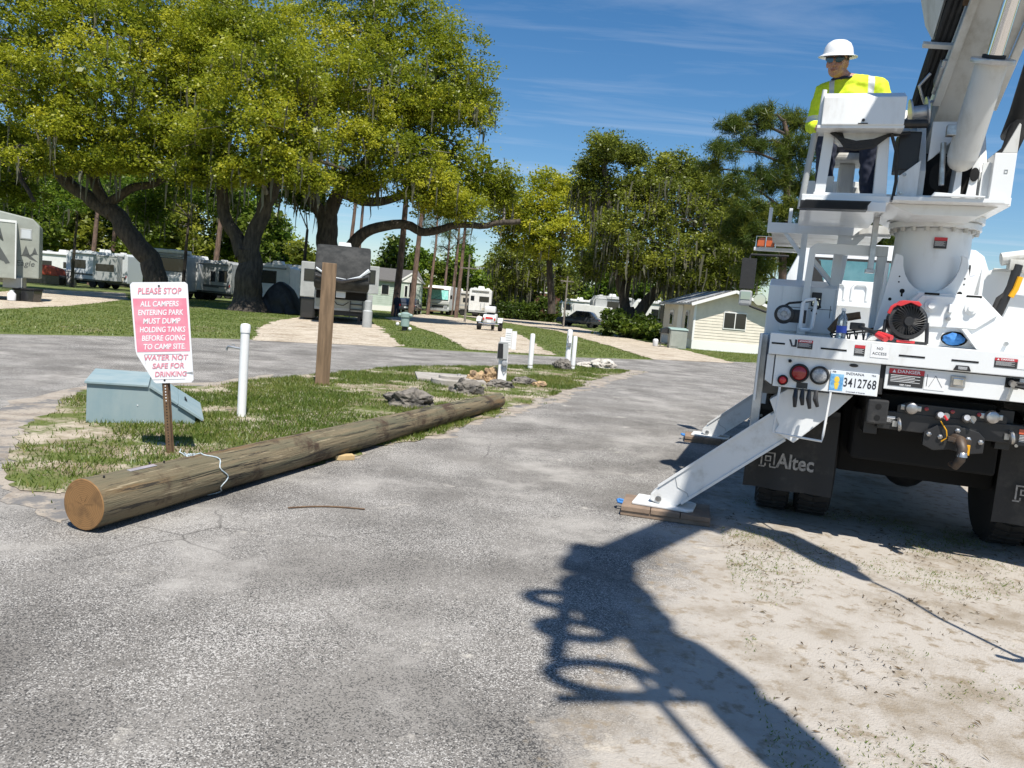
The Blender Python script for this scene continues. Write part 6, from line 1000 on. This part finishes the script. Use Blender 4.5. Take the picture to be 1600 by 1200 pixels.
tree('live_oak', 'stout live oak with broad V-shaped trunk beside the black tarp', 44, (388, 478),
     [(.86, .62, [(388, 478), (386, 450), (388, 420), (388, 390)]), (.46, .2, [(380, 400), (368, 370), (352, 330), (345, 280), (338, 235), (325, 180)]), (.52, .2, [(390, 398), (398, 360), (420, 310), (438, 270), (450, 240), (480, 190), (490, 120)]), (.22, .1, [(432, 285), (405, 255), (385, 200), (390, 130)]), (.2, .08, [(445, 255), (490, 250), (540, 265)])],
     [(335, 90, 85, 75, 1, .55), (415, 120, 85, 70, -2, .6), (375, 190, 100, 55, -3, .62), (465, 225, 70, 48, -2, .58), (325, 235, 60, 38, -2, .5), (395, 45, 65, 50, 1, .5), (420, 255, 60, 28, -3, .66), (350, 15, 60, 50, 3, .45), (470, 150, 60, 50, 1, .5), (310, 160, 60, 60, 0, .6), (300, 272, 36, 20, -2, .55), (370, 272, 34, 15, -3, .55), (480, 278, 36, 17, -3, .55)],
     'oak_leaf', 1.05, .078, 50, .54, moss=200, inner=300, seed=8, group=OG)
tree('live_oak', 'widest live oak with long level limb reaching over the campers', 50, (515, 478),
     [(.80, .62, [(515, 478), (514, 440), (513, 400), (510, 365), (508, 335)]), (.45, .16, [(545, 395), (556, 374), (582, 358), (628, 352), (668, 364), (710, 352), (760, 352), (810, 345)]), (.45, .4, [(522, 440), (532, 410), (545, 393)]), (.5, .2, [(508, 345), (490, 312), (480, 285), (470, 240)]), (.5, .18, [(510, 345), (530, 300), (560, 270), (590, 210), (600, 130), (590, 60)]), (.36, .14, [(530, 300), (580, 315), (630, 305), (680, 270), (720, 220)]), (.25, .1, [(488, 305), (520, 270), (530, 200)]), (.22, .1, [(590, 210), (650, 170), (690, 110)])],
     [(515, 60, 95, 70, 2, .5), (625, 45, 85, 62, 2, .42), (695, 110, 65, 70, 1, .42), (590, 140, 100, 70, -2, .55), (510, 190, 85, 55, -3, .6), (685, 210, 80, 65, 0, .48), (610, 240, 90, 48, -3, .55), (745, 275, 58, 50, 0, .5), (555, 285, 50, 28, -2, .5), (735, 160, 42, 55, 2, .42), (590, -30, 90, 45, 3, .4), (780, 300, 38, 34, 1, .5), (660, 290, 60, 30, -3, .6), (700, 320, 55, 25, -2, .55), (470, 120, 60, 55, 1, .55), (640, 150, 70, 60, -1, .45)],
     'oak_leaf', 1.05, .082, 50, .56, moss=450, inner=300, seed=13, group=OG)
tree('live_oak', 'dark mossy oak with slanting trunk right of centre', 55, (985, 526),
     [(.72, .5, [(985, 526), (982, 505), (978, 485)]), (.42, .13, [(978, 492), (970, 450), (960, 400), (955, 350), (950, 300), (944, 240)]), (.5, .14, [(985, 505), (1008, 475), (1035, 445), (1062, 412), (1095, 392), (1130, 370)]), (.3, .1, [(975, 470), (985, 420), (1000, 360), (1030, 300), (1045, 260)]), (.2, .08, [(958, 390), (930, 350), (920, 300)])],
     [(946, 232, 38, 30, 0, .4), (925, 262, 30, 22, 1, .4), (985, 245, 26, 20, 1, .35), (955, 300, 45, 34, 1, .35), (1045, 262, 34, 26, 1, .4), (1055, 310, 55, 36, 0, .42), (1000, 345, 60, 38, -1, .5), (1085, 355, 62, 40, -1, .5), (1045, 395, 70, 32, -2, .48), (1115, 405, 52, 34, -2, .4), (955, 385, 42, 42, 0, .42), (1150, 370, 45, 45, 0, .45), (1000, 290, 36, 30, 1, .42), (1100, 300, 40, 34, 1, .42), (1185, 400, 40, 36, -1, .42), (1140, 430, 40, 22, -2, .4), (1085, 268, 36, 28, 1, .45), (1130, 325, 45, 38, 1, .45), (1010, 300, 34, 30, 0, .45), (915, 300, 26, 24, 2, .45), (1010, 420, 50, 25, -1, .4), (1080, 440, 50, 18, -2, .35), (925, 420, 28, 30, 2, .4)],
     'oak_leaf_olive', 1.0, .09, 40, .56, moss=1200, inner=200, seed=21, mossargs=dict(lmin=.6, lmax=2.2, w=.05))
tree('live_oak', 'yellow-green oak filling the gap between big oak and mossy oak', 72, (862, 490), [(.4, .25, [(862, 490), (860, 440), (856, 400)]), (.2, .08, [(856, 400), (880, 360), (900, 320)]), (.2, .08, [(856, 400), (830, 370), (820, 340)])],
     [(850, 318, 46, 26, 0, .72), (900, 328, 46, 32, 0, .75), (832, 350, 38, 28, 0, .6), (880, 370, 55, 28, -2, .68), (930, 360, 32, 34, 0, .55), (800, 325, 30, 26, 1, .6), (910, 395, 40, 26, 0, .5), (860, 290, 36, 20, 1, .7), (840, 390, 40, 22, 0, .55), (795, 365, 24, 24, 1, .5), (782, 335, 32, 28, 2, .55), (945, 330, 30, 30, 2, .6)], 'oak_leaf', .8, .13, 32, .7, lobe=1.5, moss=150, seed=31)
tree('mossy_tree', 'drooping grey-green mossy tree far behind the white posts', 92, (832, 500), [(.35, .15, [(832, 500), (830, 460), (828, 420)]), (.2, .1, [(838, 495), (850, 455), (862, 420)])],
     [(830, 415, 46, 34, 0, .4), (798, 405, 30, 30, 2, .45), (862, 425, 34, 34, 0, .4), (790, 445, 24, 24, 2, .4), (882, 445, 20, 26, 1, .45), (812, 452, 26, 24, 0, .3)], 'oak_leaf_olive', .7, .16, 32, .8, lobe=1.7, moss=420, seed=35, mossargs=dict(lmin=.8, lmax=2.6, w=.07))
tree('shrub', 'dark shrub growing at the foot of the mossy trees', 90, (848, 500), [(.06, .03, [(848, 500), (850, 485)])], [(850, 485, 22, 20, 0, .3), (815, 490, 25, 14, 0, .2), (790, 488, 20, 14, 1, .2)], 'wood_leaf', 1.0, .15, 40, .7, seed=37, twigs=False)
tree('palmetto_shrub', 'spiky palmetto clump round the foot of the mossy oak', 54, (975, 530), [(.05, .03, [(975, 530), (975, 515)])], [(960, 505, 22, 22, -1, .25), (1000, 512, 24, 16, -1, .3), (1040, 525, 35, 9, -1, .5), (1015, 520, 22, 12, -2, .45)], 'wood_leaf', 1.3, .16, 30, .5, seed=39, twigs=False)
# pines
def needles(C, per, L, seed):
    rg = np.random.default_rng(seed); n = len(C); idx = np.repeat(np.arange(n), per); m = len(idx); d = rg.normal(size=(m, 3)); d[:, 2] += .25; d /= np.linalg.norm(d, axis=1)[:, None]; l = L*rg.uniform(.6, 1.2, m); P = C[idx]+rg.normal(0, L*.3, (m, 3)); w = np.cross(d, rg.normal(size=(m, 3))); w /= np.linalg.norm(w, axis=1)[:, None]
    V = np.stack([P-w*.018, P+w*.018, P+d*l[:, None]], 1); return V.reshape(-1, 3), np.arange(m*3).reshape(-1, 3), np.repeat(np.clip(np.repeat(rg.normal(.45, .2, n), per)+rg.normal(0, .1, m), 0, 1), 3)
def pine(label, D, base, trunk, r0, r1, blobs, per=44, L=.36, dens=.75, seed=1, group='pines behind the lawn'):
    bx_, by_, _ = DP(*base, D); root = thing('pine_tree', label, 'tree', (bx_, by_, 0), 0, group); O = Vector((bx_, by_, 0)); s = D/FPX
    w = [Vector(DP(p[0], p[1], D+(p[2] if len(p) > 2 else 0)))-O for p in trunk]; w[0].z = -.1; P = smooth_path(w, 3); n = len(P)
    b = MB(); b.tube(P, [r0+(r1-r0)*i/(n-1) for i in range(n)], 10); b.build('trunk', 'pine_bark', root, 0, True)
    rg = np.random.default_rng(seed); CC = []; b = MB()
    for q in blobs:
        c = np.array(Vector(DP(q[0], q[1], D+q[4]))-O); r = np.array([q[2]*s, (q[2]+q[3])*.5*s, q[3]*s]); k = max(6, int(dens*4*math.pi*r[0]*r[2])); d = rg.normal(size=(k, 3)); d /= np.linalg.norm(d, axis=1)[:, None]; C = c+d*r*(rg.random(k)**.45)[:, None]; CC.append(C)
        a = min(P, key=lambda t: (t-Vector(c)).length+max(0, t.z-c[2])*2); b.tube([a, a.lerp(Vector(c), .5)+Vector((0, 0, .3)), Vector(c)], [.09, .06, .03], 6)
        for e in C[::3]: b.tube([Vector(c), Vector(c).lerp(Vector(e), .55)+Vector((0, 0, -.1)), Vector(e)], [.028, .018, .008], 4)
    b.build('branches', 'bark', root, 0, True); V, F, T = needles(np.concatenate(CC), per, L, seed); npmesh('needles', V, F, 'pine_needle', root, T)
pine('bushy longleaf pine rising behind the truck cab', 44, (1225, 562), [(1225, 560), (1222, 450), (1228, 330), (1232, 230), (1225, 190)], .28, .1,
     [(1150, 195, 32, 18, 0), (1200, 185, 38, 18, 0), (1245, 190, 34, 20, 1), (1130, 235, 28, 16, -1), (1180, 225, 34, 18, 0), (1240, 240, 36, 28, 0), (1110, 262, 22, 12, 0), (1145, 285, 36, 18, -1), (1200, 280, 40, 24, 0), (1250, 290, 30, 30, 1), (1170, 325, 40, 22, -1), (1225, 335, 42, 26, 0), (1190, 370, 44, 26, -1), (1145, 360, 28, 20, 0), (1240, 390, 40, 30, 0), (1180, 420, 36, 24, 0), (1290, 350, 40, 40, 1), (1300, 420, 60, 40, 2), (1370, 380, 50, 40, 2), (1345, 340, 30, 20, 2)], per=75, L=.44, dens=3.2, seed=51)
for i, (px_, D_, top, r, lab) in enumerate(((331, 68, 190, .27, 'slim straight pine trunk left of the stout oak'), (489, 75, 230, .24, 'slender pine just left of the dark camper'), (536, 70, 250, .22, 'pine trunk showing above the dark camper roof'), (551, 76, 250, .2, 'thin pine right of the widest oak trunk'), (616, 60, 230, .30, 'tallest brown pine trunk beside the standing man'), (641, 66, 240, .26, 'pale pine trunk right of the tallest brown pine'), (668, 74, 330, .17, 'thin dark pine above the pale green home gable'), (140, 84, 240, .3, 'pine trunk above the silver trailer'), (170, 88, 250, .3, 'darker pine trunk right of the silver trailer'), (704, 82, 350, .22, 'bent thin pine above the low beige trailer'), (690, 86, 350, .18, 'straight thin pine above the motorhome'), (712, 72, 300, .2, 'tall slim pine behind the boxy trailer'))):
    y0 = 412+.083*px_+EYE*FPX/D_; h = (y0-top); rg = random.Random(i)
    pine(lab, D_, (px_, y0), [(px_, y0), (px_+h*.04, y0-h*.35), (px_+h*.075+rg.uniform(-2, 2), y0-h*.7), (px_+h*.1, top)], r, r*.45, [(px_+h*.1+rg.uniform(-22, 22), top+rg.uniform(-25, 45), 16, 9, rg.uniform(-2, 2)) for k in range(7)], per=30, L=.5, dens=.6, seed=60+i)
# woods behind
def wood(px_, D_, hpx, wpx, m, label, seed, tone=.45, moss=0, n=7):
    rg = random.Random(seed); y0 = 412+.083*px_+EYE*FPX/D_; bl = []
    for k in range(n):
        f = k/(n-1); bl.append((px_+rg.uniform(-.5, .5)*wpx+.08*hpx*f, y0-hpx*(.22+.68*f)+rg.uniform(-6, 6), wpx*rg.uniform(.32, .48), hpx*rg.uniform(.14, .2), rg.uniform(-3, 3), tone+rg.uniform(-.15, .15)))
    tree('woodland_tree', label, D_, (px_, y0), [(.3, .08, [(px_, y0), (px_+rg.uniform(-4, 4), y0-hpx*.4), (px_+.07*hpx, y0-hpx*.85)])], bl, m, .42, .26, 10, .9, lobe=1.8, moss=moss, seed=seed, group='trees of the wood behind the campers', mossargs=dict(lmin=.8, lmax=2.2, w=.08))
adj = ['dark', 'bright', 'dense', 'bushy', 'tall', 'loose', 'mid-green', 'shaded', 'rounded', 'leafy', 'ragged', 'broad']
spots = [(-40, 88, 220, 75), (5, 92, 200, 70), (45, 84, 165, 62), (80, 96, 205, 70), (118, 90, 170, 60), (155, 100, 215, 70), (195, 94, 190, 62), (225, 88, 160, 55), (262, 96, 210, 70), (300, 90, 195, 65), (335, 100, 225, 70), (372, 94, 190, 60), (405, 90, 130, 46), (440, 100, 125, 45), (470, 92, 90, 36), (600, 108, 100, 36), (640, 112, 90, 34), (690, 120, 80, 30), (735, 112, 95, 34), (775, 118, 75, 32), (900, 112, 75, 34), (930, 104, 110, 40), (965, 110, 90, 36), (1010, 106, 100, 36), (1050, 112, 95, 40), (1110, 104, 120, 46), (1160, 100, 130, 50), (1260, 104, 150, 60), (1420, 110, 90, 60), (655, 150, 42, 24), (710, 150, 40, 28), (760, 150, 46, 26), (820, 140, 60, 34)]
place = ['at the far left edge', 'behind the left camper', 'above the red tarp', 'above the dappled trailer', 'above the silver trailer', 'between silver trailer and leaning oak', 'behind the leaning oak trunk', 'above the grey motorhome', 'behind the long grey trailer', 'left of the slim pine trunk', 'right of the slim pine trunk', 'behind the stout oak fork', 'right of the stout oak trunk', 'above the pale camper', 'left of the dark camper', 'above the pale green home', 'behind the pale pine trunk', 'above the motorhome roof', 'behind the boxy trailer', 'left of the drooping mossy tree', 'above the brown boards', 'above the cargo trailer', 'left of the mossy oak trunk', 'right of the mossy oak trunk', 'above the white warehouse', 'behind the cream home roof', 'behind the cream home right end', 'behind the truck cab', 'behind the truck turret', 'low beyond the green home', 'low beyond the motorhome', 'low below the billboard', 'far beyond the mossy tree']
for i, ((a, d, h, w), pl_) in enumerate(zip(spots, place)):
    wood(a, d, h, w, ['wood_leaf', 'oak_leaf_green', 'wood_leaf', 'oak_leaf_green', 'oak_leaf_olive'][i % 5], adj[i % 12] + ' woodland tree ' + pl_, 100+i, .35+.25*((i*7) % 5)/4, moss=60 if i % 3 == 0 else 0)
for i, (px_, D_, bl, lab) in enumerate(((112, 66, [(60, 290, 55, 30, 0, .4), (120, 270, 60, 35, 1, .5), (170, 300, 45, 28, -1, .4), (90, 320, 40, 20, -2, .45)], 'olive tree with thin trunk shading the silver trailer'), (285, 56, [(250, 290, 50, 30, 0, .45), (300, 280, 55, 32, 1, .5), (340, 310, 40, 25, 0, .4), (230, 330, 30, 18, 0, .4)], 'thin tree whose crown shades the grey motorhome'), (470, 50, [(440, 290, 40, 25, 1, .4), (480, 310, 30, 22, 2, .45)], 'small tree above the covered vehicle'))):
    y0 = 412+.083*px_+EYE*FPX/D_; tree('shade_tree', lab, D_, (px_, y0), [(.16, .08, [(px_, y0), (px_+4, y0-60), (px_+10, y0-130)])], bl, 'oak_leaf_green', .7, .12, 30, .6, moss=60, seed=90+i)
# far belt of wood closing the horizon
rg = np.random.default_rng(5); n = 260; X = rg.uniform(-420, 420, n); Y = 235+rg.uniform(0, 50, n)+.1*np.abs(X); Hh = rg.uniform(7, 12, n)
B = [((X[i], Y[i], Hh[i]*.45), (rg.uniform(6, 10), 4, Hh[i]*.55), rg.uniform(.2, .5)) for i in range(n)]
Q = []; 
for c, r, tn in B:
    d = rg.normal(size=(110, 3)); d /= np.linalg.norm(d, axis=1)[:, None]; Q.append(np.array(c)+d*np.array(r)*rg.uniform(.6, 1.05, 110)[:, None])
Q = np.concatenate(Q); m = len(Q); a_ = rg.normal(size=(m, 3)); a_ /= np.linalg.norm(a_, axis=1)[:, None]; b_ = np.cross(a_, rg.normal(size=(m, 3))); b_ /= np.linalg.norm(b_, axis=1)[:, None]; s_ = rg.uniform(.6, 1.5, m)[:, None]
V = np.stack([Q-a_*s_, Q+b_*s_*.6, Q+a_*s_, Q-b_*s_*.6], 1).reshape(-1, 3); F = np.arange(len(V)).reshape(-1, 4); T = np.repeat(np.clip(rg.normal(.4, .2, m), 0, 1), 4)
o = npmesh('far_wood', V, F, 'wood_leaf', None, T); tag(o, 'far belt of trees closing the horizon', 'wood', kind='stuff')
# ------------------------------------------------------------------ people
def person(name, label, joints, edges, head, loc, rz, mats, paint, vox=.014, extra=None):
    """joints {k:(x,y,z,r)}; tapered capsules and head shape fused by a voxel remesh into ONE surface"""
    b = MB()
    for a, c in edges:
        p, q = Vector(joints[a][:3]), Vector(joints[c][:3]); r0, r1 = joints[a][3], joints[c][3]; n = 6
        pts = [p.lerp(q, i/n) for i in range(n+1)]; b.tube(pts, [r0+(r1-r0)*i/n for i in range(n+1)], 14); b.sphere(p, r0, 14, 10); b.sphere(q, r1, 14, 10)
    if extra: extra(b)
    M = head['M']; c = Vector(head['c']); hb = MB()
    def el(o, r, sc): 
        o0 = len(b.v); b.sphere((0, 0, 0), r, 16, 12, sc)
        for i in range(o0, len(b.v)): b.v[i] = tuple(c+M @ (Vector(b.v[i])+Vector(o)))
    el((0, .0, .02), .088, (.86, 1.08, 1.12)); el((0, -.028, -.055), .062, (.92, 1.0, 1.05)); el((0, -.062, -.098), .026, (1.1, .8, .8))     # skull, jaw, chin
    el((0, -.103, -.022), .017, (.8, 1.1, 1.6)); el((0, -.112, -.038), .014, (1.25, .9, .8))                                                   # nose
    el((-.036, -.074, -.028), .026, (1, .8, .9)); el((.036, -.074, -.028), .026, (1, .8, .9)); el((0, -.09, -.070), .019, (1.5, .7, .6)); el((0, -.078, .022), .03, (2, .7, .55))
    for s in (-1, 1): el((s*.078, .008, -.015), .024, (.35, .8, 1.25))
    me = bpy.data.meshes.new('tmp'); me.from_pydata(b.v, [], b.f); o = bpy.data.objects.new('tmp', me); COL.objects.link(o)
    m = o.modifiers.new('r', 'REMESH'); m.mode = 'VOXEL'; m.voxel_size = vox; m2 = o.modifiers.new('s', 'SMOOTH'); m2.iterations = 2; m2.factor = .5
    dg = bpy.context.evaluated_depsgraph_get(); me2 = bpy.data.meshes.new_from_object(o.evaluated_get(dg)); bpy.data.objects.remove(o); me2.name = 'body'
    nrm = [v.normal.copy() for v in me2.vertices]       # creases in the cloth
    for v, n_ in zip(me2.vertices, nrm):
        if (v.co-c).length > .22 and vox < .012: v.co += n_*(.010*mnoise.noise(Vector((v.co.x*9, v.co.y*9, v.co.z*16)))+.006*mnoise.noise(v.co*28))
    for q in mats: me2.materials.append(MATS[q])
    for p in me2.polygons: p.material_index = paint(p.center); p.use_smooth = True
    root = thing(name, label, 'person', loc, rz); ob = bpy.data.objects.new('body', me2); COL.objects.link(ob); ob.parent = root; return root
# operator seated at the turret console; local z = 0 at the turret floor
HC = Vector((-.075, -.10, 1.185)); HM = (Matrix.Rotation(RAD(-12), 3, 'Z') @ Matrix.Rotation(RAD(8), 3, 'X') @ Matrix.Rotation(RAD(7), 3, 'Y'))
J = dict(pel=(0.04, 0.12, 0.56, 0.15), pelL=(-0.07, 0.1, 0.56, 0.12), pelR=(0.15, 0.1, 0.56, 0.12), ab=(0.04, 0.09, 0.72, 0.145), ch=(0.03, 0.03, 0.9, 0.155), chL=(-0.07, 0.03, 0.92, 0.125), chR=(0.14, 0.03, 0.92, 0.125), nk=(-0.02, -0.02, 1.07, 0.062), hd=(-0.06, -0.07, 1.115, 0.056), tr=(0.03, 0, 1.03, 0.085),
         shL=(-0.165, 0, 0.985, 0.078), elL=(-0.245, -0.02, 0.72, 0.058), wrL=(-0.17, -0.24, 0.64, 0.036), shR=(0.235, 0, 0.985, 0.078), elR=(0.32, -0.06, 0.74, 0.058), wrR=(0.24, -0.26, 0.65, 0.036),
         knL=(-0.12, -0.26, 0.58, 0.085), anL=(-0.13, -0.22, 0.05, 0.052), knR=(0.19, -0.22, 0.58, 0.085), anR=(0.19, -0.16, 0.05, 0.052), toL=(-0.14, -0.36, 0.035, 0.04), toR=(0.2, -0.3, 0.035, 0.04))
E_ = [('pel', 'pelL'), ('pel', 'pelR'), ('pel', 'ab'), ('ab', 'ch'), ('ch', 'chL'), ('ch', 'chR'), ('pelL', 'chL'), ('pelR', 'chR'), ('ch', 'tr'), ('tr', 'nk'), ('nk', 'hd'), ('tr', 'shL'), ('tr', 'shR'), ('chL', 'shL'), ('chR', 'shR'), ('shL', 'elL'), ('elL', 'wrL'), ('shR', 'elR'), ('elR', 'wrR'), ('pelL', 'knL'), ('knL', 'anL'), ('anL', 'toL'), ('pelR', 'knR'), ('knR', 'anR'), ('anR', 'toR')]
def hands(b):
    for s, w in ((-1, 'wrL'), (1, 'wrR')):
        p = Vector(J[w][:3]); b.sphere(p+Vector((0, -.05, -.005)), .04, 12, 8, (.9, 1.15, .5))
        for k, l in enumerate((.055, .068, .07, .058)): 
            f0 = p+Vector(((k-1.5)*.019, -.085, 0)); b.tube([f0, f0+Vector((0, -l*.55, .004)), f0+Vector((0, -l*.75, -.028))], [.0105, .0095, .0085], 8)
        t0 = p+Vector((-s*.032, -.03, 0)); b.tube([t0, t0+Vector((-s*.028, -.03, -.01)), t0+Vector((-s*.030, -.058, -.02))], [.013, .011, .009], 8)
def paint(c):
    if (c-HC).length < .17 and ((c.y < -.085 and c.z > 1.03) or c.z > 1.085): return 0
    if c.z > 1.065 and math.hypot(c.x+.03, c.y+.035) < .078: return 0
    if c.y < -.235 and .58 < c.z < .72 and abs(c.x-.035) > .10: return 0
    if c.z < .10: return 4
    if c.z < .64 and not (abs(c.x-.035) > .23 and c.y > -.23 and c.z > .5): return 2
    if c.z > .8 and (abs(abs(c.x-.035)-.145) < .021): return 3
    if abs(c.z-.77) < .024 and c.y < .3: return 3
    return 1
OP = tw((.37, 1.03, 2.505))
man = person('person', 'person in yellow shirt, white hard hat and sunglasses seated at truck controls', J, E_, dict(M=HM, c=HC), OP, TRZ+RAD(-4), ['skin', 'hivis', 'navy', 'reflective', 'black_rubber'], paint, .0095, hands)
man.rotation_euler.y = RAD(-4)
def hx(name, m, f, smooth=True):
    b = MB(); f(b); b.v = [tuple(HC+HM @ Vector(v)) for v in b.v]; return b.build(name, m, man, 0, smooth)
prof = [(.150, .036), (.152, .041), (.118, .052), (.113, .075), (.106, .105), (.088, .137), (.055, .158), (.012, .166)]
def hat(b):
    n = 32; vs = []
    for r, z in prof:
        for k in range(n):
            a = 2*math.pi*k/n; rib = 1+(.015*max(0, math.cos(6*a)) if z > .05 else 0); yy = math.sin(a)*r*1.14*rib
            zz = z-(.012*(math.sin(a) < 0)*abs(math.sin(a)) if z < .045 else 0); vs.append((math.cos(a)*r*.97*rib, yy-.008, zz))
    m_ = len(prof); b.add(vs, [(i*n+k, i*n+(k+1) % n, (i+1)*n+(k+1) % n, (i+1)*n+k) for i in range(m_-1) for k in range(n)]+[tuple(range((m_-1)*n, m_*n))])
    o = len(vs); inner = [(v[0]*.74, v[1]*.74, .046) for v in vs[:n]]; b.add(vs[:n]+inner, [(k, n+k, n+(k+1) % n, (k+1) % n) for k in range(n)])
hh = hx('hard_hat', 'hat_white', hat); hx('hat_ridge', 'hat_white', lambda b: [b.tube([(x, -.10, .118-abs(x)), (x, -.05, .150-abs(x)*.6), (x, .03, .158-abs(x)*.6), (x, .09, .13-abs(x))], .007, 6) for x in (-.035, 0, .035)])
hx('hair', 'hair', lambda b: (b.sphere((0, .022, .018), .094, 16, 12, (.86, 1.0, .9))))
def shades(b):
    for s in (-1, 1):
        vs = []
        for i in range(9):
            a = i/8*2*math.pi; vs.append((s*(.036+.033*math.cos(a)), -.098+.012*((s*.036+.033*math.cos(a)*s)**2)/.0012*.35, .006+.021*math.sin(a)+.004*math.cos(a)))
        b.add(vs[:8]+[(v[0], v[1]-.004, v[2]) for v in vs[:8]], [tuple(range(8)), tuple(range(15, 7, -1))]+[(i, (i+1) % 8, 8+(i+1) % 8, 8+i) for i in range(8)])
hx('sunglasses', 'lens_blue', shades); hx('glasses_frame', 'black_steel', lambda b: (b.tube([(-.076, .0, .01), (-.074, -.06, .014), (-.066, -.088, .024), (-.035, -.104, .028), (0, -.106, .020), (.035, -.104, .028), (.066, -.088, .024), (.074, -.06, .014), (.076, 0, .01)], .0045, 6)))
hx('mouth', 'lip', lambda b: (b.sphere((0, -.1015, -.066), .018, 10, 6, (1.15, .25, .16)), b.sphere((0, -.100, -.074), .016, 10, 6, (1.1, .25, .18))))
b = MB(); b.tube([Vector((-.03, -.03, 1.075))+Vector((.079*math.cos(a), .075*math.sin(a)+.01, .012*math.sin(a))) for a in np.arange(0, 6.4, .3)], .012, 6); b.build('collar', 'navy_shirt', man, 0, True)
# far man walking by the pale green home
J2 = dict(pel=(0, 0, .92, .12), pl=(-.08, 0, .9, .1), pr=(.08, 0, .9, .1), ch=(0, 0, 1.28, .14), nk=(0, 0, 1.46, .06), hd=(0, 0, 1.55, .055), sl=(-.18, 0, 1.38, .07), sr=(.18, 0, 1.38, .07), el=(-.27, .02, 1.12, .05), er=(.25, .03, 1.12, .05), wl=(-.30, -.08, .88, .038), wr=(.26, -.06, .88, .038), kl=(-.10, -.03, .5, .07), kr=(.10, .04, .5, .07), al=(-.11, .0, .09, .05), ar=(.11, .09, .09, .05), tl=(-.12, -.14, .045, .045), tr=(.12, -.05, .045, .045))
E2 = [('pel', 'pl'), ('pel', 'pr'), ('pel', 'ch'), ('ch', 'nk'), ('nk', 'hd'), ('ch', 'sl'), ('ch', 'sr'), ('sl', 'el'), ('el', 'wl'), ('sr', 'er'), ('er', 'wr'), ('pl', 'kl'), ('kl', 'al'), ('al', 'tl'), ('pr', 'kr'), ('kr', 'ar'), ('ar', 'tr'), ('pl', 'sl'), ('pr', 'sr')]
fm_ = person('person', 'distant person in dark navy clothes standing beside a pine trunk', J2, E2, dict(M=Matrix.Identity(3), c=Vector((0, -.01, 1.66))), at(619, 57), RAD(170), ['skin', 'navy', 'hair'], lambda c: 2 if c.z > 1.68 else (0 if c.z > 1.5 or (c.z < .86 and abs(c.x) > .23) else 1), .02)
